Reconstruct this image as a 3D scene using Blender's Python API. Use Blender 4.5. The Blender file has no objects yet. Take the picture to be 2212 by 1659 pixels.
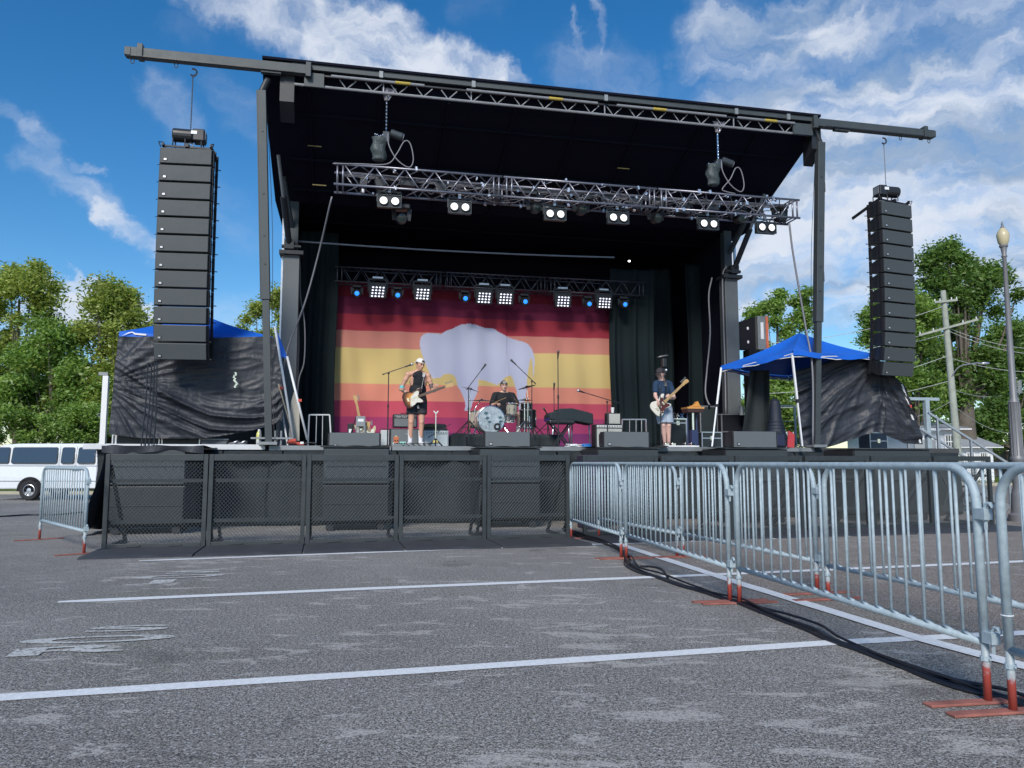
import bpy, bmesh, math, random
import numpy as np
from mathutils import Vector, Matrix, Euler
S = bpy.context.scene; COL = S.collection
random.seed(7); np.random.seed(7)
R = math.radians; PI = math.pi
# ---------------------------------------------------------------- camera
F = 1662.; CX, CY = 1106., 829.5; TH = math.atan(168.5/F); HC = 1.1
cam = bpy.data.cameras.new('camera'); cam.sensor_width = 36; cam.lens = 36*F/2212; cam.clip_end = 2000; cam.clip_start = .05
co = bpy.data.objects.new('camera', cam); COL.objects.link(co); co.location = (0, 0, HC); co.rotation_euler = (PI/2+TH, 0, 0)
S.camera = co
S.view_settings.view_transform = 'Standard'; S.view_settings.look = 'None'; S.view_settings.gamma = 1; S.view_settings.exposure = EXPO = 0.78
# survey of the place: a photograph pixel and a known plane give a point in metres
def ray(x, y):
    a = (x-CX)/F; b = -(y-CY)/F
    return (a, math.cos(TH)-b*math.sin(TH), math.sin(TH)+b*math.cos(TH))
A = R(12.1); UX = (math.cos(A), math.sin(A)); NX = (-math.sin(A), math.cos(A)); O = (-1.72, 13.9)
def G(x, y, z=0.):
    r = ray(x, y); t = (z-HC)/r[2]; return Vector((r[0]*t, r[1]*t, z))
def D(x, y, d):
    r = ray(x, y); t = d/r[1]; return Vector((r[0]*t, d, HC+r[2]*t))
def V(x, y, v):
    r = ray(x, y); den = r[0]*NX[0]+r[1]*NX[1]; t = (v+O[0]*NX[0]+O[1]*NX[1])/den
    X, Y = r[0]*t, r[1]*t
    return ((X-O[0])*UX[0]+(Y-O[1])*UX[1], HC+r[2]*t)
def W(u, v, z=0.): return Vector((O[0]+u*UX[0]+v*NX[0], O[1]+u*UX[1]+v*NX[1], z))
DZ = 1.39   # stage deck height
# ---------------------------------------------------------------- world
SUN_EL, SUN_AZ = R(36), R(-168)      # azimuth from +Y, clockwise; a hazy low sun behind the camera
w = bpy.data.worlds.new('World'); S.world = w; w.use_nodes = True; nt = w.node_tree; nt.nodes.clear()
def nd(t, ty, **k):
    n = t.nodes.new(ty)
    for a, b in k.items():
        if a == 'op': n.operation = b
        elif a == 'inp':
            for i, x in b.items():
                if isinstance(x, bpy.types.NodeSocket): t.links.new(x, n.inputs[i])
                else: n.inputs[i].default_value = x
        else: setattr(n, a, b)
    return n
def mth(t, op, a, b=0., c=0., cl=False):
    n = nd(t, 'ShaderNodeMath', op=op, inp={0: a, 1: b, 2: c}); n.use_clamp = cl; return n.outputs[0]
def vmt(t, op, a, b=(0, 0, 0)):
    n = nd(t, 'ShaderNodeVectorMath', op=op, inp={0: a, 1: b}); return n
def mixc(t, f, a, b, bt='MIX'):
    n = nd(t, 'ShaderNodeMix', data_type='RGBA', blend_type=bt, inp={0: f, 6: a, 7: b}); return n.outputs[2]
def ss(t, x, a, b):
    n = nd(t, 'ShaderNodeMapRange', interpolation_type='SMOOTHSTEP', inp={0: x, 1: a, 2: b, 3: 0., 4: 1.}); return n.outputs[0]
def noise(t, vec, sc, det=4, rough=.55, dist=0.):
    n = nd(t, 'ShaderNodeTexNoise', inp={'Vector': vec, 'Scale': sc, 'Detail': det, 'Roughness': rough, 'Distortion': dist}); return n
sky = nd(nt, 'ShaderNodeTexSky', sky_type='NISHITA'); sky.sun_disc = False; sky.sun_elevation = SUN_EL; sky.sun_rotation = SUN_AZ
sky.air_density = 1.0; sky.dust_density = .3; sky.ozone_density = 3.0; sky.altitude = 0
hs = nd(nt, 'ShaderNodeHueSaturation', inp={'Hue': .500, 'Saturation': 1.35, 'Value': .64, 'Color': sky.outputs[0]})
tc = nd(nt, 'ShaderNodeTexCoord'); sep = nd(nt, 'ShaderNodeSeparateXYZ', inp={0: tc.outputs['Generated']})
az = mth(nt, 'ARCTAN2', sep.outputs[0], sep.outputs[1]); el = mth(nt, 'ARCSINE', sep.outputs[2])
ae = nd(nt, 'ShaderNodeCombineXYZ', inp={0: az, 1: el, 2: 0.}).outputs[0]
dn1 = noise(nt, ae, 7., 6, .62); dn2 = noise(nt, ae, 26., 4, .6)
def ctr(n, k):
    return vmt(nt, 'SCALE', vmt(nt, 'SUBTRACT', n.outputs['Color'], (.5, .5, .5)).outputs[0]), k
def sub5(n, k):
    s = vmt(nt, 'SUBTRACT', n.outputs['Color'], (.5, .5, .5)); m = vmt(nt, 'SCALE', s.outputs[0]); m.inputs[3].default_value = k; return m.outputs[0]
pw = vmt(nt, 'ADD', vmt(nt, 'ADD', ae, sub5(dn1, .11)).outputs[0], sub5(dn2, .035)).outputs[0]
pz = vmt(nt, 'MULTIPLY', pw, (1, 1, 0)).outputs[0]
def aept(x, y):
    r = Vector(ray(x, y)).normalized(); return (math.atan2(r.x, r.y), math.asin(r.z), 0.)
def streak(p, q, w0, soft, amp):
    a = Vector(aept(*p)); b = Vector(aept(*q)); ba = b-a; L = max(ba.length_squared, 1e-6)
    pa = vmt(nt, 'SUBTRACT', pz, tuple(a)).outputs[0]
    h = mth(nt, 'MULTIPLY', vmt(nt, 'DOT_PRODUCT', pa, tuple(ba)).outputs['Value'], 1/L, cl=True)
    m = vmt(nt, 'SCALE', tuple(ba)); nt.links.new(h, m.inputs[3])
    d = vmt(nt, 'LENGTH', vmt(nt, 'SUBTRACT', pa, m.outputs[0]).outputs[0]).outputs['Value']
    return mth(nt, 'MULTIPLY', mth(nt, 'SUBTRACT', 1., ss(nt, d, w0/1662, (w0+soft)/1662)), amp)
CL = [((430,-60),(720,40),35,70,.85),((720,40),(860,105),52,55,.98),((860,105),(1060,175),30,42,.98),((1060,165),(1120,180),8,30,.55),
 ((-20,215),(60,262),3,30,.42),((60,270),(110,345),4,34,.55),((80,345),(220,430),8,42,.52),((210,440),(350,535),9,32,.72),((150,345),(215,350),2,16,.45),
 ((330,215),(400,255),10,55,.42),((470,180),(550,250),8,60,.32),((380,60),(430,70),8,50,.22),((460,420),(560,500),10,90,.3),
 ((1268,10),(1290,130),1,20,.5),((1228,50),(1262,165),1,18,.45),((1230,150),(1400,170),12,90,.42),
 ((1560,90),(1800,30),40,90,.85),((1800,60),(2250,-30),60,120,.6),((1620,110),(1700,190),14,70,.62),((1480,180),(1620,190),6,60,.3),
 ((1790,250),(2260,190),50,110,.95),((1640,330),(2260,400),80,140,1.05),((1620,470),(1950,450),60,120,1.1),((1640,600),(1900,560),50,80,1.05),((1960,500),(2260,560),70,110,.95),((1600,640),(2250,680),30,60,.8),
 ((90,640),(300,660),34,22,1.05),((0,700),(600,690),10,60,.5),((150,605),(200,607),14,18,.9),((1000,20),(1080,30),4,60,.2)]
acc = None
for p, q, w0, so, am in CL:
    s = streak(p, q, w0, so, am); acc = s if acc is None else mth(nt, 'MAXIMUM', acc, s)
fm = nd(nt, 'ShaderNodeMapping', inp={'Vector': pw, 'Rotation': (0, 0, R(25)), 'Scale': (11, 26., 1)}); fine = noise(nt, fm.outputs[0], 1., 9, .60, .0)
dens = mth(nt, 'MULTIPLY', acc, mth(nt, 'ADD', mth(nt, 'MULTIPLY', fine.outputs[0], 2.0), -.14))
cov = mth(nt, 'MULTIPLY', mth(nt, 'POWER', ss(nt, dens, .0, 1.15), 1.25), .95)
bm = nd(nt, 'ShaderNodeMapping', inp={'Vector': pw, 'Rotation': (0, 0, R(-14)), 'Scale': (3.4, 15., 1)}); bands = noise(nt, bm.outputs[0], 1., 7, .58, .1)
shade = ss(nt, bands.outputs[0], .40, .60)
right = ss(nt, az, .10, .40)
dk = mth(nt, 'MULTIPLY', shade, mth(nt, 'ADD', mth(nt, 'MULTIPLY', right, .75), .12))
cc = mixc(nt, dk, (3.5, 3.75, 4.2, 1), (1.3, 1.85, 2.7, 1))
skyc = mixc(nt, cov, hs.outputs[0], cc)
bg = nd(nt, 'ShaderNodeBackground', inp={0: skyc, 1: .125}); wo = nd(nt, 'ShaderNodeOutputWorld', inp={0: bg.outputs[0]})
sl = bpy.data.lights.new('sun', 'SUN'); sl.energy = 2.1; sl.angle = R(16); sl.color = (1, .95, .87)
so = bpy.data.objects.new('sun', sl); COL.objects.link(so)
sd = Vector((math.sin(SUN_AZ)*math.cos(SUN_EL), math.cos(SUN_AZ)*math.cos(SUN_EL), math.sin(SUN_EL)))
so.rotation_euler = sd.to_track_quat('Z', 'Y').to_euler()
# ---------------------------------------------------------------- materials
MT = {}
def M(name, col, rough=.6, metal=0., var=.12, vs=6., bump=0., bs=40., spec=.5, emit=None, es=0., alpha=None, coat=0.):
    if name in MT: return MT[name]
    m = bpy.data.materials.new(name); m.use_nodes = True; t = m.node_tree; b = t.nodes['Principled BSDF']
    c = tuple(col)+(1,); b.inputs['Roughness'].default_value = rough; b.inputs['Metallic'].default_value = metal
    b.inputs['Specular IOR Level'].default_value = spec; b.inputs['Coat Weight'].default_value = coat
    tcn = nd(t, 'ShaderNodeTexCoord')
    if var:
        n = noise(t, tcn.outputs['Object'], vs, 5, .6)
        k = mth(t, 'ADD', mth(t, 'MULTIPLY', n.outputs[0], 2*var*1.6), 1-var*1.6)
        x = vmt(t, 'SCALE', tuple(col)); t.links.new(k, x.inputs[3]); t.links.new(x.outputs[0], b.inputs['Base Color'])
        rr = mth(t, 'ADD', mth(t, 'MULTIPLY', n.outputs[0], .25), rough-.125, cl=True); t.links.new(rr, b.inputs['Roughness'])
    else: b.inputs['Base Color'].default_value = c
    if bump:
        n = noise(t, tcn.outputs['Object'], bs, 4, .6); bp = nd(t, 'ShaderNodeBump', inp={'Strength': bump, 'Distance': .02, 'Height': n.outputs[0]})
        t.links.new(bp.outputs[0], b.inputs['Normal'])
    if emit: b.inputs['Emission Color'].default_value = tuple(emit)+(1,); b.inputs['Emission Strength'].default_value = es
    MT[name] = m; return m
# ---------------------------------------------------------------- mesh builder
def basis(d):
    d = Vector(d).normalized(); a = Vector((0, 0, 1)) if abs(d.z) < .92 else Vector((1, 0, 0))
    x = a.cross(d).normalized(); return x, d.cross(x), d
class MB:
    def __init__(s): s.v = []; s.f = []; s.m = []; s.cm = 0; s.X = None
    def mat(s, i): s.cm = i; return s
    def add(s, vs, fs):
        o = len(s.v); s.v += [tuple(s.X @ Vector(p)) if s.X else tuple(p) for p in vs]; s.f += [tuple(i+o for i in f) for f in fs]; s.m += [s.cm]*len(fs); return s
    def box(s, c, d, rot=None):
        x, y, z = d[0]/2, d[1]/2, d[2]/2; r = Euler(rot).to_matrix() if rot else None
        vs = [Vector((a, b, e)) for e in (-z, z) for a, b in ((-x, -y), (x, -y), (x, y), (-x, y))]
        if r: vs = [r @ p for p in vs]
        return s.add([p+Vector(c) for p in vs], [(3,2,1,0),(4,5,6,7),(0,1,5,4),(1,2,6,5),(2,3,7,6),(3,0,4,7)])
    def bar(s, p, q, w, h=None):       # rectangular bar
        h = h or w; p = Vector(p); q = Vector(q); x, y, z = basis(q-p)
        vs = [e+x*a*w/2+y*b*h/2 for e in (p, q) for a, b in ((-1,-1),(1,-1),(1,1),(-1,1))]
        return s.add(vs, [(3,2,1,0),(4,5,6,7),(0,1,5,4),(1,2,6,5),(2,3,7,6),(3,0,4,7)])
    def cyl(s, p, q, r0, r1=None, n=10, cap=True):
        r1 = r0 if r1 is None else r1; p = Vector(p); q = Vector(q); x, y, z = basis(q-p); vs = []
        for e, r in ((p, r0), (q, r1)):
            for i in range(n): a = 2*PI*i/n; vs.append(e+x*math.cos(a)*r+y*math.sin(a)*r)
        fs = [(i, (i+1) % n, n+(i+1) % n, n+i) for i in range(n)]
        if cap: fs += [tuple(range(n-1, -1, -1)), tuple(range(n, 2*n))]
        return s.add(vs, fs)
    def tube(s, pts, r, n=8, closed=False):
        P = [Vector(p) for p in pts]; L = len(P); vs = []; x = None
        for i, p in enumerate(P):
            a = P[i-1] if (i or closed) else P[i]; b = P[(i+1) % L] if (i < L-1 or closed) else P[i]
            d = (b-a).normalized() if (b-a).length > 1e-9 else Vector((0, 0, 1))
            if x is None: x, y, _ = basis(d)
            else: x = (x-d*x.dot(d)).normalized(); y = d.cross(x)
            rr = r[i] if isinstance(r, (list, tuple)) else r
            for k in range(n): t = 2*PI*k/n; vs.append(p+x*math.cos(t)*rr+y*math.sin(t)*rr)
        fs = []
        for i in range(L if closed else L-1):
            j = (i+1) % L
            fs += [(i*n+k, i*n+(k+1) % n, j*n+(k+1) % n, j*n+k) for k in range(n)]
        if not closed: fs += [tuple(range(n-1, -1, -1)), tuple((L-1)*n+k for k in range(n))]
        return s.add(vs, fs)
    def lathe(s, prof, c=(0, 0, 0), ax=(0, 0, 1), n=20, caps=True):
        x, y, z = basis(ax); c = Vector(c); vs = []; m = len(prof)
        for r, h in prof:
            for i in range(n): a = 2*PI*i/n; vs.append(c+z*h+x*math.cos(a)*r+y*math.sin(a)*r)
        fs = [(j*n+i, j*n+(i+1) % n, (j+1)*n+(i+1) % n, (j+1)*n+i) for j in range(m-1) for i in range(n)]
        if caps and prof[0][0] > 1e-4: fs.append(tuple(range(n-1, -1, -1)))
        if caps and prof[-1][0] > 1e-4: fs.append(tuple((m-1)*n+i for i in range(n)))
        return s.add(vs, fs)
    def ell(s, c, r, rot=None, n=14, m=9):
        Rm = Euler(rot).to_matrix() if rot else Matrix.Identity(3); c = Vector(c); vs = []
        for j in range(m+1):
            p = PI*j/m
            for i in range(n):
                a = 2*PI*i/n; vs.append(c+Rm @ Vector((r[0]*math.sin(p)*math.cos(a), r[1]*math.sin(p)*math.sin(a), -r[2]*math.cos(p))))
        return s.add(vs, [(j*n+i, j*n+(i+1) % n, (j+1)*n+(i+1) % n, (j+1)*n+i) for j in range(m) for i in range(n)])
    def cap(s, p, q, r0, r1=None, n=12):      # capsule
        r1 = r0 if r1 is None else r1; s.cyl(p, q, r0, r1, n); s.ell(p, (r0,)*3, n=n, m=7); return s.ell(q, (r1,)*3, n=n, m=7)
    def prism(s, pts, c, x, y, th):            # outline pts in plane (x,y) about c, thickness th along x cross y
        x = Vector(x); y = Vector(y); z = x.cross(y).normalized(); c = Vector(c); n = len(pts)
        a = [c+x*p[0]+y*p[1]-z*th/2 for p in pts]; b = [p+z*th for p in a]
        return s.add(a+b, [tuple(range(n-1, -1, -1)), tuple(range(n, 2*n))]+[(i, (i+1) % n, n+(i+1) % n, n+i) for i in range(n)])
    def grid(s, fn, nu, nv):
        vs = [fn(i/nu, j/nv) for j in range(nv+1) for i in range(nu+1)]
        return s.add(vs, [(j*(nu+1)+i, j*(nu+1)+i+1, (j+1)*(nu+1)+i+1, (j+1)*(nu+1)+i) for j in range(nv) for i in range(nu)])
    def build(s, name, mats, parent=None, smooth=False, bev=0., loc=None, rot=None):
        me = bpy.data.meshes.new(name); me.from_pydata(s.v, [], s.f)
        for m in (mats if isinstance(mats, (list, tuple)) else [mats]): me.materials.append(m)
        me.polygons.foreach_set('material_index', s.m)
        if smooth: me.polygons.foreach_set('use_smooth', [True]*len(s.f))
        me.update()
        o = bpy.data.objects.new(name, me); COL.objects.link(o)
        if parent: o.parent = parent
        if loc is not None: o.location = loc
        if rot is not None: o.rotation_euler = rot
        if bev:
            b = o.modifiers.new('b', 'BEVEL'); b.width = bev; b.segments = 2; b.limit_method = 'ANGLE'; b.angle_limit = R(40)
        if smooth and smooth != 'all':
            try: me.set_sharp_from_angle(angle=R(38))
            except Exception: pass
        return o
def tag(o, label=None, cat=None, group=None, kind=None):
    if label: o['label'] = label
    if cat: o['category'] = cat
    if group: o['group'] = group
    if kind: o['kind'] = kind
    return o
def T(name, label, cat, loc, rz=0., group=None):
    o = bpy.data.objects.new(name, None); o.empty_display_size = .2; COL.objects.link(o); o.location = loc; o.rotation_euler = (0, 0, rz)
    return tag(o, label, cat, group)
def TS(name, label, cat, u, v, z=DZ, rz=0., group=None): return T(name, label, cat, W(u, v, z), A+rz, group)
def kids(o): return [c for c in KID.get(o, [])]
def copy_tree(o, loc=None, rz=None, label=None, parent=None):
    c = o.copy(); COL.objects.link(c)
    if parent: c.parent = parent
    if loc is not None: c.location = loc
    if rz is not None: c.rotation_euler = (0, 0, rz)
    if label: c['label'] = label
    for ch in list(o.children): copy_tree(ch, parent=c)
    return c
def tomesh(cu, name):
    tmp = bpy.data.objects.new('tmp', cu); COL.objects.link(tmp); me = bpy.data.meshes.new_from_object(tmp.evaluated_get(bpy.context.evaluated_depsgraph_get())); bpy.data.objects.remove(tmp); me.name = name
    o = bpy.data.objects.new(name, me); COL.objects.link(o); return o
def text(name, body, size, mat, parent, loc, rot, ext=.002, align='CENTER', scale=None):
    cu = bpy.data.curves.new(name, 'FONT'); cu.body = body; cu.size = size; cu.extrude = ext; cu.align_x = align; cu.align_y = 'CENTER'
    cu.materials.append(mat); o = tomesh(cu, name); o.location = loc; o.rotation_euler = rot
    if scale: o.scale = scale
    if parent: o.parent = parent
    return o
def structure(o): o['kind'] = 'structure'; return o
def sag(p, q, d, n=14):
    p = Vector(p); q = Vector(q); return [p.lerp(q, i/n)+Vector((0, 0, -4*d*(i/n)*(1-i/n))) for i in range(n+1)]
def spline(pts, n=6):
    P = [Vector(p) for p in pts]; P = [P[0]*2-P[1]]+P+[P[-1]*2-P[-2]]; out = []
    for i in range(1, len(P)-2):
        for k in range(n):
            t = k/n; a, b, c, d = P[i-1:i+3]
            out.append(.5*((2*b)+(c-a)*t+(2*a-5*b+4*c-d)*t*t+(3*b-a-3*c+d)*t**3))
    out.append(P[-2]); return out
# common materials
blk = M('black_paint', (.018, .02, .024), .45); blk2 = M('black_matt', (.012, .013, .018), .85, spec=.2)
steel = M('black_steel', (.045, .054, .058), .5, .3, .2, 9); galv = M('galvanised_steel', (.37, .45, .49), .62, .12, .26, 26, bump=.08, bs=90)
alu = M('aluminium', (.62, .63, .66), .35, .8, .1, 10); alug = M('grey_aluminium', (.25, .27, .28), .55, .35, .18, 5)
chrome = M('chrome', (.8, .8, .82), .15, 1., 0); white = M('white_paint', (.78, .79, .8), .45, var=.05); redp = M('red_paint', (.55, .08, .05), .6, var=.3, vs=20)
cabm = M('dark_grey_grille', (.056, .066, .070), .62, 0, .06, 3, bump=.15, bs=400); skin = M('skin', (.62, .36, .27), .55, var=.06, vs=8, spec=.35)
# ---------------------------------------------------------------- ground
def sm(a, b, x): t = min(max((x-a)/(b-a), 0), 1); return t*t*(3-2*t)
def gz(X, Y): return -.32*sm(13, 26, Y)*sm(-4, -9, X)
def asphalt():
    m = bpy.data.materials.new('asphalt'); m.use_nodes = True; t = m.node_tree; b = t.nodes['Principled BSDF']
    g = nd(t, 'ShaderNodeNewGeometry'); P = g.outputs['Position']
    s1 = nd(t, 'ShaderNodeTexVoronoi', inp={'Vector': P, 'Scale': 62.}); s2 = noise(t, P, 120., 3, .8); s3 = noise(t, P, 48., 4, .75)
    spk = ss(t, mth(t, 'ADD', mth(t, 'MULTIPLY', s2.outputs[0], .65), mth(t, 'MULTIPLY', s3.outputs[0], .35)), .42, .60)
    big = noise(t, P, .22, 5, .6, .4); mid = noise(t, P, 1.3, 6, .65, .5)
    base = mixc(t, ss(t, big.outputs[0], .35, .65), (.175, .163, .148, 1), (.235, .220, .200, 1))
    sx = nd(t, 'ShaderNodeSeparateXYZ', inp={0: P})
    # the bay beyond the long line is browner asphalt
    lx = mth(t, 'SUBTRACT', sx.outputs[0], mth(t, 'ADD', mth(t, 'MULTIPLY', sx.outputs[1], -.214), 3.62))
    base = mixc(t, mth(t, 'MULTIPLY', ss(t, lx, -.2, .3), .75), base, (.215, .176, .145, 1))
    mo = ss(t, noise(t, P, .55, 4, .6).outputs[0], .5, .72)
    base = mixc(t, mth(t, 'MULTIPLY', mo, .35), base, (.14, .145, .10, 1))
    col = mixc(t, spk, mixc(t, 1., base, (.14, .14, .155, 1), 'MULTIPLY'), mixc(t, 1., base, (2.5, 2.5, 2.5, 1), 'MULTIPLY'))
    pb = vmt(t, 'SUBTRACT', s1.outputs['Color'], (0, 0, 0)); sp = nd(t, 'ShaderNodeSeparateXYZ', inp={0: pb.outputs[0]})
    peb = mth(t, 'MULTIPLY', ss(t, sp.outputs[0], .78, .86), mth(t, 'SUBTRACT', 1., ss(t, s1.outputs['Distance'], .2, .5)))
    col = mixc(t, mth(t, 'MULTIPLY', peb, .9), col, (.52, .52, .52, 1))
    # worn chalky patches drawn out along the bays
    q = nd(t, 'ShaderNodeMapping', inp={'Vector': P, 'Rotation': (0, 0, R(-14)), 'Scale': (1.0, 2.6, 1)}).outputs[0]
    pn = noise(t, q, 1.7, 7, .72, .4); ar = noise(t, P, .28, 3, .5)
    pt = ss(t, mth(t, 'ADD', pn.outputs[0], mth(t, 'MULTIPLY', mth(t, 'SUBTRACT', ar.outputs[0], .5), .35)), .552, .605)
    pt = mth(t, 'MULTIPLY', pt, ss(t, mth(t, 'ADD', mth(t, 'MULTIPLY', s3.outputs[0], .5), mth(t, 'MULTIPLY', s2.outputs[0], .5)), .36, .52))
    pt = mth(t, 'MULTIPLY', pt, mth(t, 'SUBTRACT', 1., mth(t, 'MULTIPLY', ss(t, lx, -.2, .3), .6)))
    pt = mth(t, 'MULTIPLY', pt, mth(t, 'SUBTRACT', 1., mth(t, 'MULTIPLY', ss(t, mth(t, 'MULTIPLY', sx.outputs[0], -1.), 3.3, 5.), .8)))
    col = mixc(t, mth(t, 'MULTIPLY', pt, .75), col, (.52, .49, .45, 1))
    oil = noise(t, P, .8, 4, .55, .2); col = mixc(t, mth(t, 'MULTIPLY', ss(t, oil.outputs[0], .62, .70), .4), col, (.06, .055, .05, 1))
    sb = noise(t, q, 2.4, 5, .6); col = mixc(t, mth(t, 'MULTIPLY', ss(t, sb.outputs[0], .5, .7), .22), col, (.38, .35, .32, 1))
    cr = nd(t, 'ShaderNodeTexVoronoi', feature='DISTANCE_TO_EDGE', inp={'Vector': vmt(t, 'ADD', P, sub5b(t, mid, 1.1)).outputs[0], 'Scale': .16})
    col = mixc(t, mth(t, 'MULTIPLY', mth(t, 'SUBTRACT', 1., ss(t, cr.outputs['Distance'], .0008, .003)), .30), col, (.03, .03, .03, 1))
    t.links.new(col, b.inputs['Base Color']); b.inputs['Roughness'].default_value = .82; b.inputs['Specular IOR Level'].default_value = .35
    bp = nd(t, 'ShaderNodeBump', inp={'Strength': .85, 'Distance': .006, 'Height': mth(t, 'ADD', s2.outputs[0], mth(t, 'MULTIPLY', s1.outputs['Distance'], .6))}); t.links.new(bp.outputs[0], b.inputs['Normal'])
    return m
def sub5b(t, n, k):
    s = vmt(t, 'SUBTRACT', n.outputs['Color'], (.5, .5, .5)); m = vmt(t, 'SCALE', s.outputs[0]); m.inputs[3].default_value = k; return m.outputs[0]
g = MB(); xs = [-600, -200, -100, -60]+[-45+1.5*i for i in range(60)]+[60, 100, 200, 600]; ys = [-200, -40, -5]+[1.5*i for i in range(30)]+[50, 60, 80, 150, 400, 1200]
g.add([(x, y, gz(x, y)) for y in ys for x in xs], [(j*len(xs)+i, j*len(xs)+i+1, (j+1)*len(xs)+i+1, (j+1)*len(xs)+i) for j in range(len(ys)-1) for i in range(len(xs)-1)])
structure(g.build('asphalt_ground', asphalt(), smooth=True))
def worn(name, col, lo, hi):
    m = bpy.data.materials.new(name); m.use_nodes = True; t = m.node_tree; b = t.nodes['Principled BSDF']; b.inputs['Base Color'].default_value = col+(1,)
    P = nd(t, 'ShaderNodeNewGeometry').outputs['Position']; n = noise(t, P, 38., 5, .75); n2 = noise(t, P, 2.2, 4, .6)
    a = ss(t, mth(t, 'ADD', n.outputs[0], mth(t, 'MULTIPLY', n2.outputs[0], .25)), lo, hi); t.links.new(a, b.inputs['Alpha']); b.inputs['Roughness'].default_value = .7
    t.links.new(mixc(t, ss(t, n.outputs[0], .3, .7), tuple(k*.78 for k in col)+(1,), col+(1,)), b.inputs['Base Color'])
    bp = nd(t, 'ShaderNodeBump', inp={'Strength': .5, 'Distance': .005, 'Height': noise(t, P, 130., 3, .8).outputs[0]}); t.links.new(bp.outputs[0], b.inputs['Normal'])
    return m
lpm = worn('line_paint', (.86, .87, .87), .34, .46); lpo = worn('old_line_paint', (.45, .46, .46), .56, .74)
def stripe(pts, w, z=.004, name='parking_line', mat=lpm):
    m = MB(); P = [Vector((p.x, p.y, 0)) for p in pts]; vs = []; L = []
    Q = []
    for a, b in zip(P[:-1], P[1:]):
        k = max(2, int((b-a).length/.25)); Q += [a.lerp(b, i/k) for i in range(k)]
    Q.append(P[-1])
    for i, p in enumerate(Q):
        d = (Q[min(i+1, len(Q)-1)]-Q[max(i-1, 0)]).normalized(); nn = Vector((-d.y, d.x, 0)); ww = w*(1+random.uniform(-.06, .06))/2
        if i in (0, len(Q)-1): ww *= .55
        for sgn in (-1, 1): q = p+nn*ww*sgn; vs.append((q.x, q.y, gz(q.x, q.y)+z))
    m.add(vs, [(2*i, 2*i+1, 2*i+3, 2*i+2) for i in range(len(Q)-1)])
    return structure(m.build(name, mat))
stripe([G(-250, 1529), G(0, 1508), G(900, 1450), G(1800, 1389), G(2212, 1368), G(2600, 1350)], .12)
stripe([G(125, 1301), G(800, 1272), G(1540, 1242), G(2212, 1213), G(2700, 1192)], .13)
stripe([G(300, 1212), G(1230, 1178), G(1600, 1166), G(2090, 1150)], .11)
stripe([G(1262, 1152), G(1600, 1262), G(2000, 1385), G(2212, 1441), G(2560, 1530)], .13, .008)
stripe([G(1700, 1107), G(2500, 1088)], .1); stripe([G(-60, 1110), G(190, 1108)], .12, mat=lpo); stripe([G(-40, 1192), G(170, 1187)], .10, mat=lpo)
stripe([G(20, 1372), G(60, 1369)], .06, mat=lpo); stripe([G(60,1233), G(230, 1228)], .05, mat=lpo)
for pts in (((1310,1200),(1420,1196)),):
    pass
oldp = worn('faded_stencil_paint', (.60, .60, .57), .48, .62)
def stencil(ch, p, q, wd):       # one big stencilled letter lying on the asphalt, p lower left, q lower right
    a = G(*p); b = G(*q); d = (b-a); L = d.length; an = math.atan2(d.y, d.x)
    cu = bpy.data.curves.new('stencil_letter', 'FONT'); cu.body = ch; cu.size = 1; cu.align_x = 'CENTER'; cu.align_y = 'CENTER'; cu.offset = .028; cu.extrude = .0
    cu.materials.append(oldp); o = tomesh(cu, 'stencil_letter')
    o.location = (a+d*.5)+Vector((-math.sin(an), math.cos(an), 0))*wd*.5+Vector((0, 0, .006)); o.rotation_euler = (0, 0, an); o.scale = (L/.46, wd/.72, 1); structure(o)
stencil('S', (172, 1369), (362, 1362), .17); stencil('O', (100, 1394), (300, 1387), .18); stencil('R', (20, 1422), (230, 1410), .20)
stencil('S', (352, 1242), (480, 1237), .20); stencil('O', (322, 1252), (440, 1248), .20); stencil('J', (268, 1263), (420, 1259), .20)
# ---------------------------------------------------------------- verge, kerb, road
grs = M('grass_soil', (.065, .095, .03), .95, var=.35, vs=3.)
curb = M('concrete_kerb', (.40, .37, .27), .85, var=.12, vs=3)
def slab(name, x0, x1, y0, y1, z0, z1, mat):
    return structure(MB().box(((x0+x1)/2, (y0+y1)/2, (z0+z1)/2), (x1-x0, y1-y0, z1-z0)).build(name, mat, bev=.02))
slab('grass_verge', -90, -6, 34.6, 260, -1.2, -.20, grs); slab('kerb', -90, -6, 34.3, 34.6, -1.2, -.19, curb)
slab('grass_lawn', -6, 140, 37.6, 260, -1.0, .12, grs); slab('kerb', -6, 140, 36.2, 37.6, -1.0, .11, curb)
def blades(name, x0, x1, y0, y1, z, n, h=.12):
    r = np.random.rand(n, 5); v = []; f = []
    for i, (a, b, c, d, e) in enumerate(r):
        x = x0+a*(x1-x0); y = y0+b*b*(y1-y0); hh = h*(.5+c); dx = (d-.5)*.1; w_ = .012+.02*b
        v += [(x-w_, y, z), (x+w_, y, z), (x+dx, y+(e-.5)*.1, z+hh)]; f.append((3*i, 3*i+1, 3*i+2))
    m = MB(); m.add(v, f); tag(m.build(name, leafm((.10, .15, .035), 'grass_blades')), 'short green grass', 'grass', kind='stuff')
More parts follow.
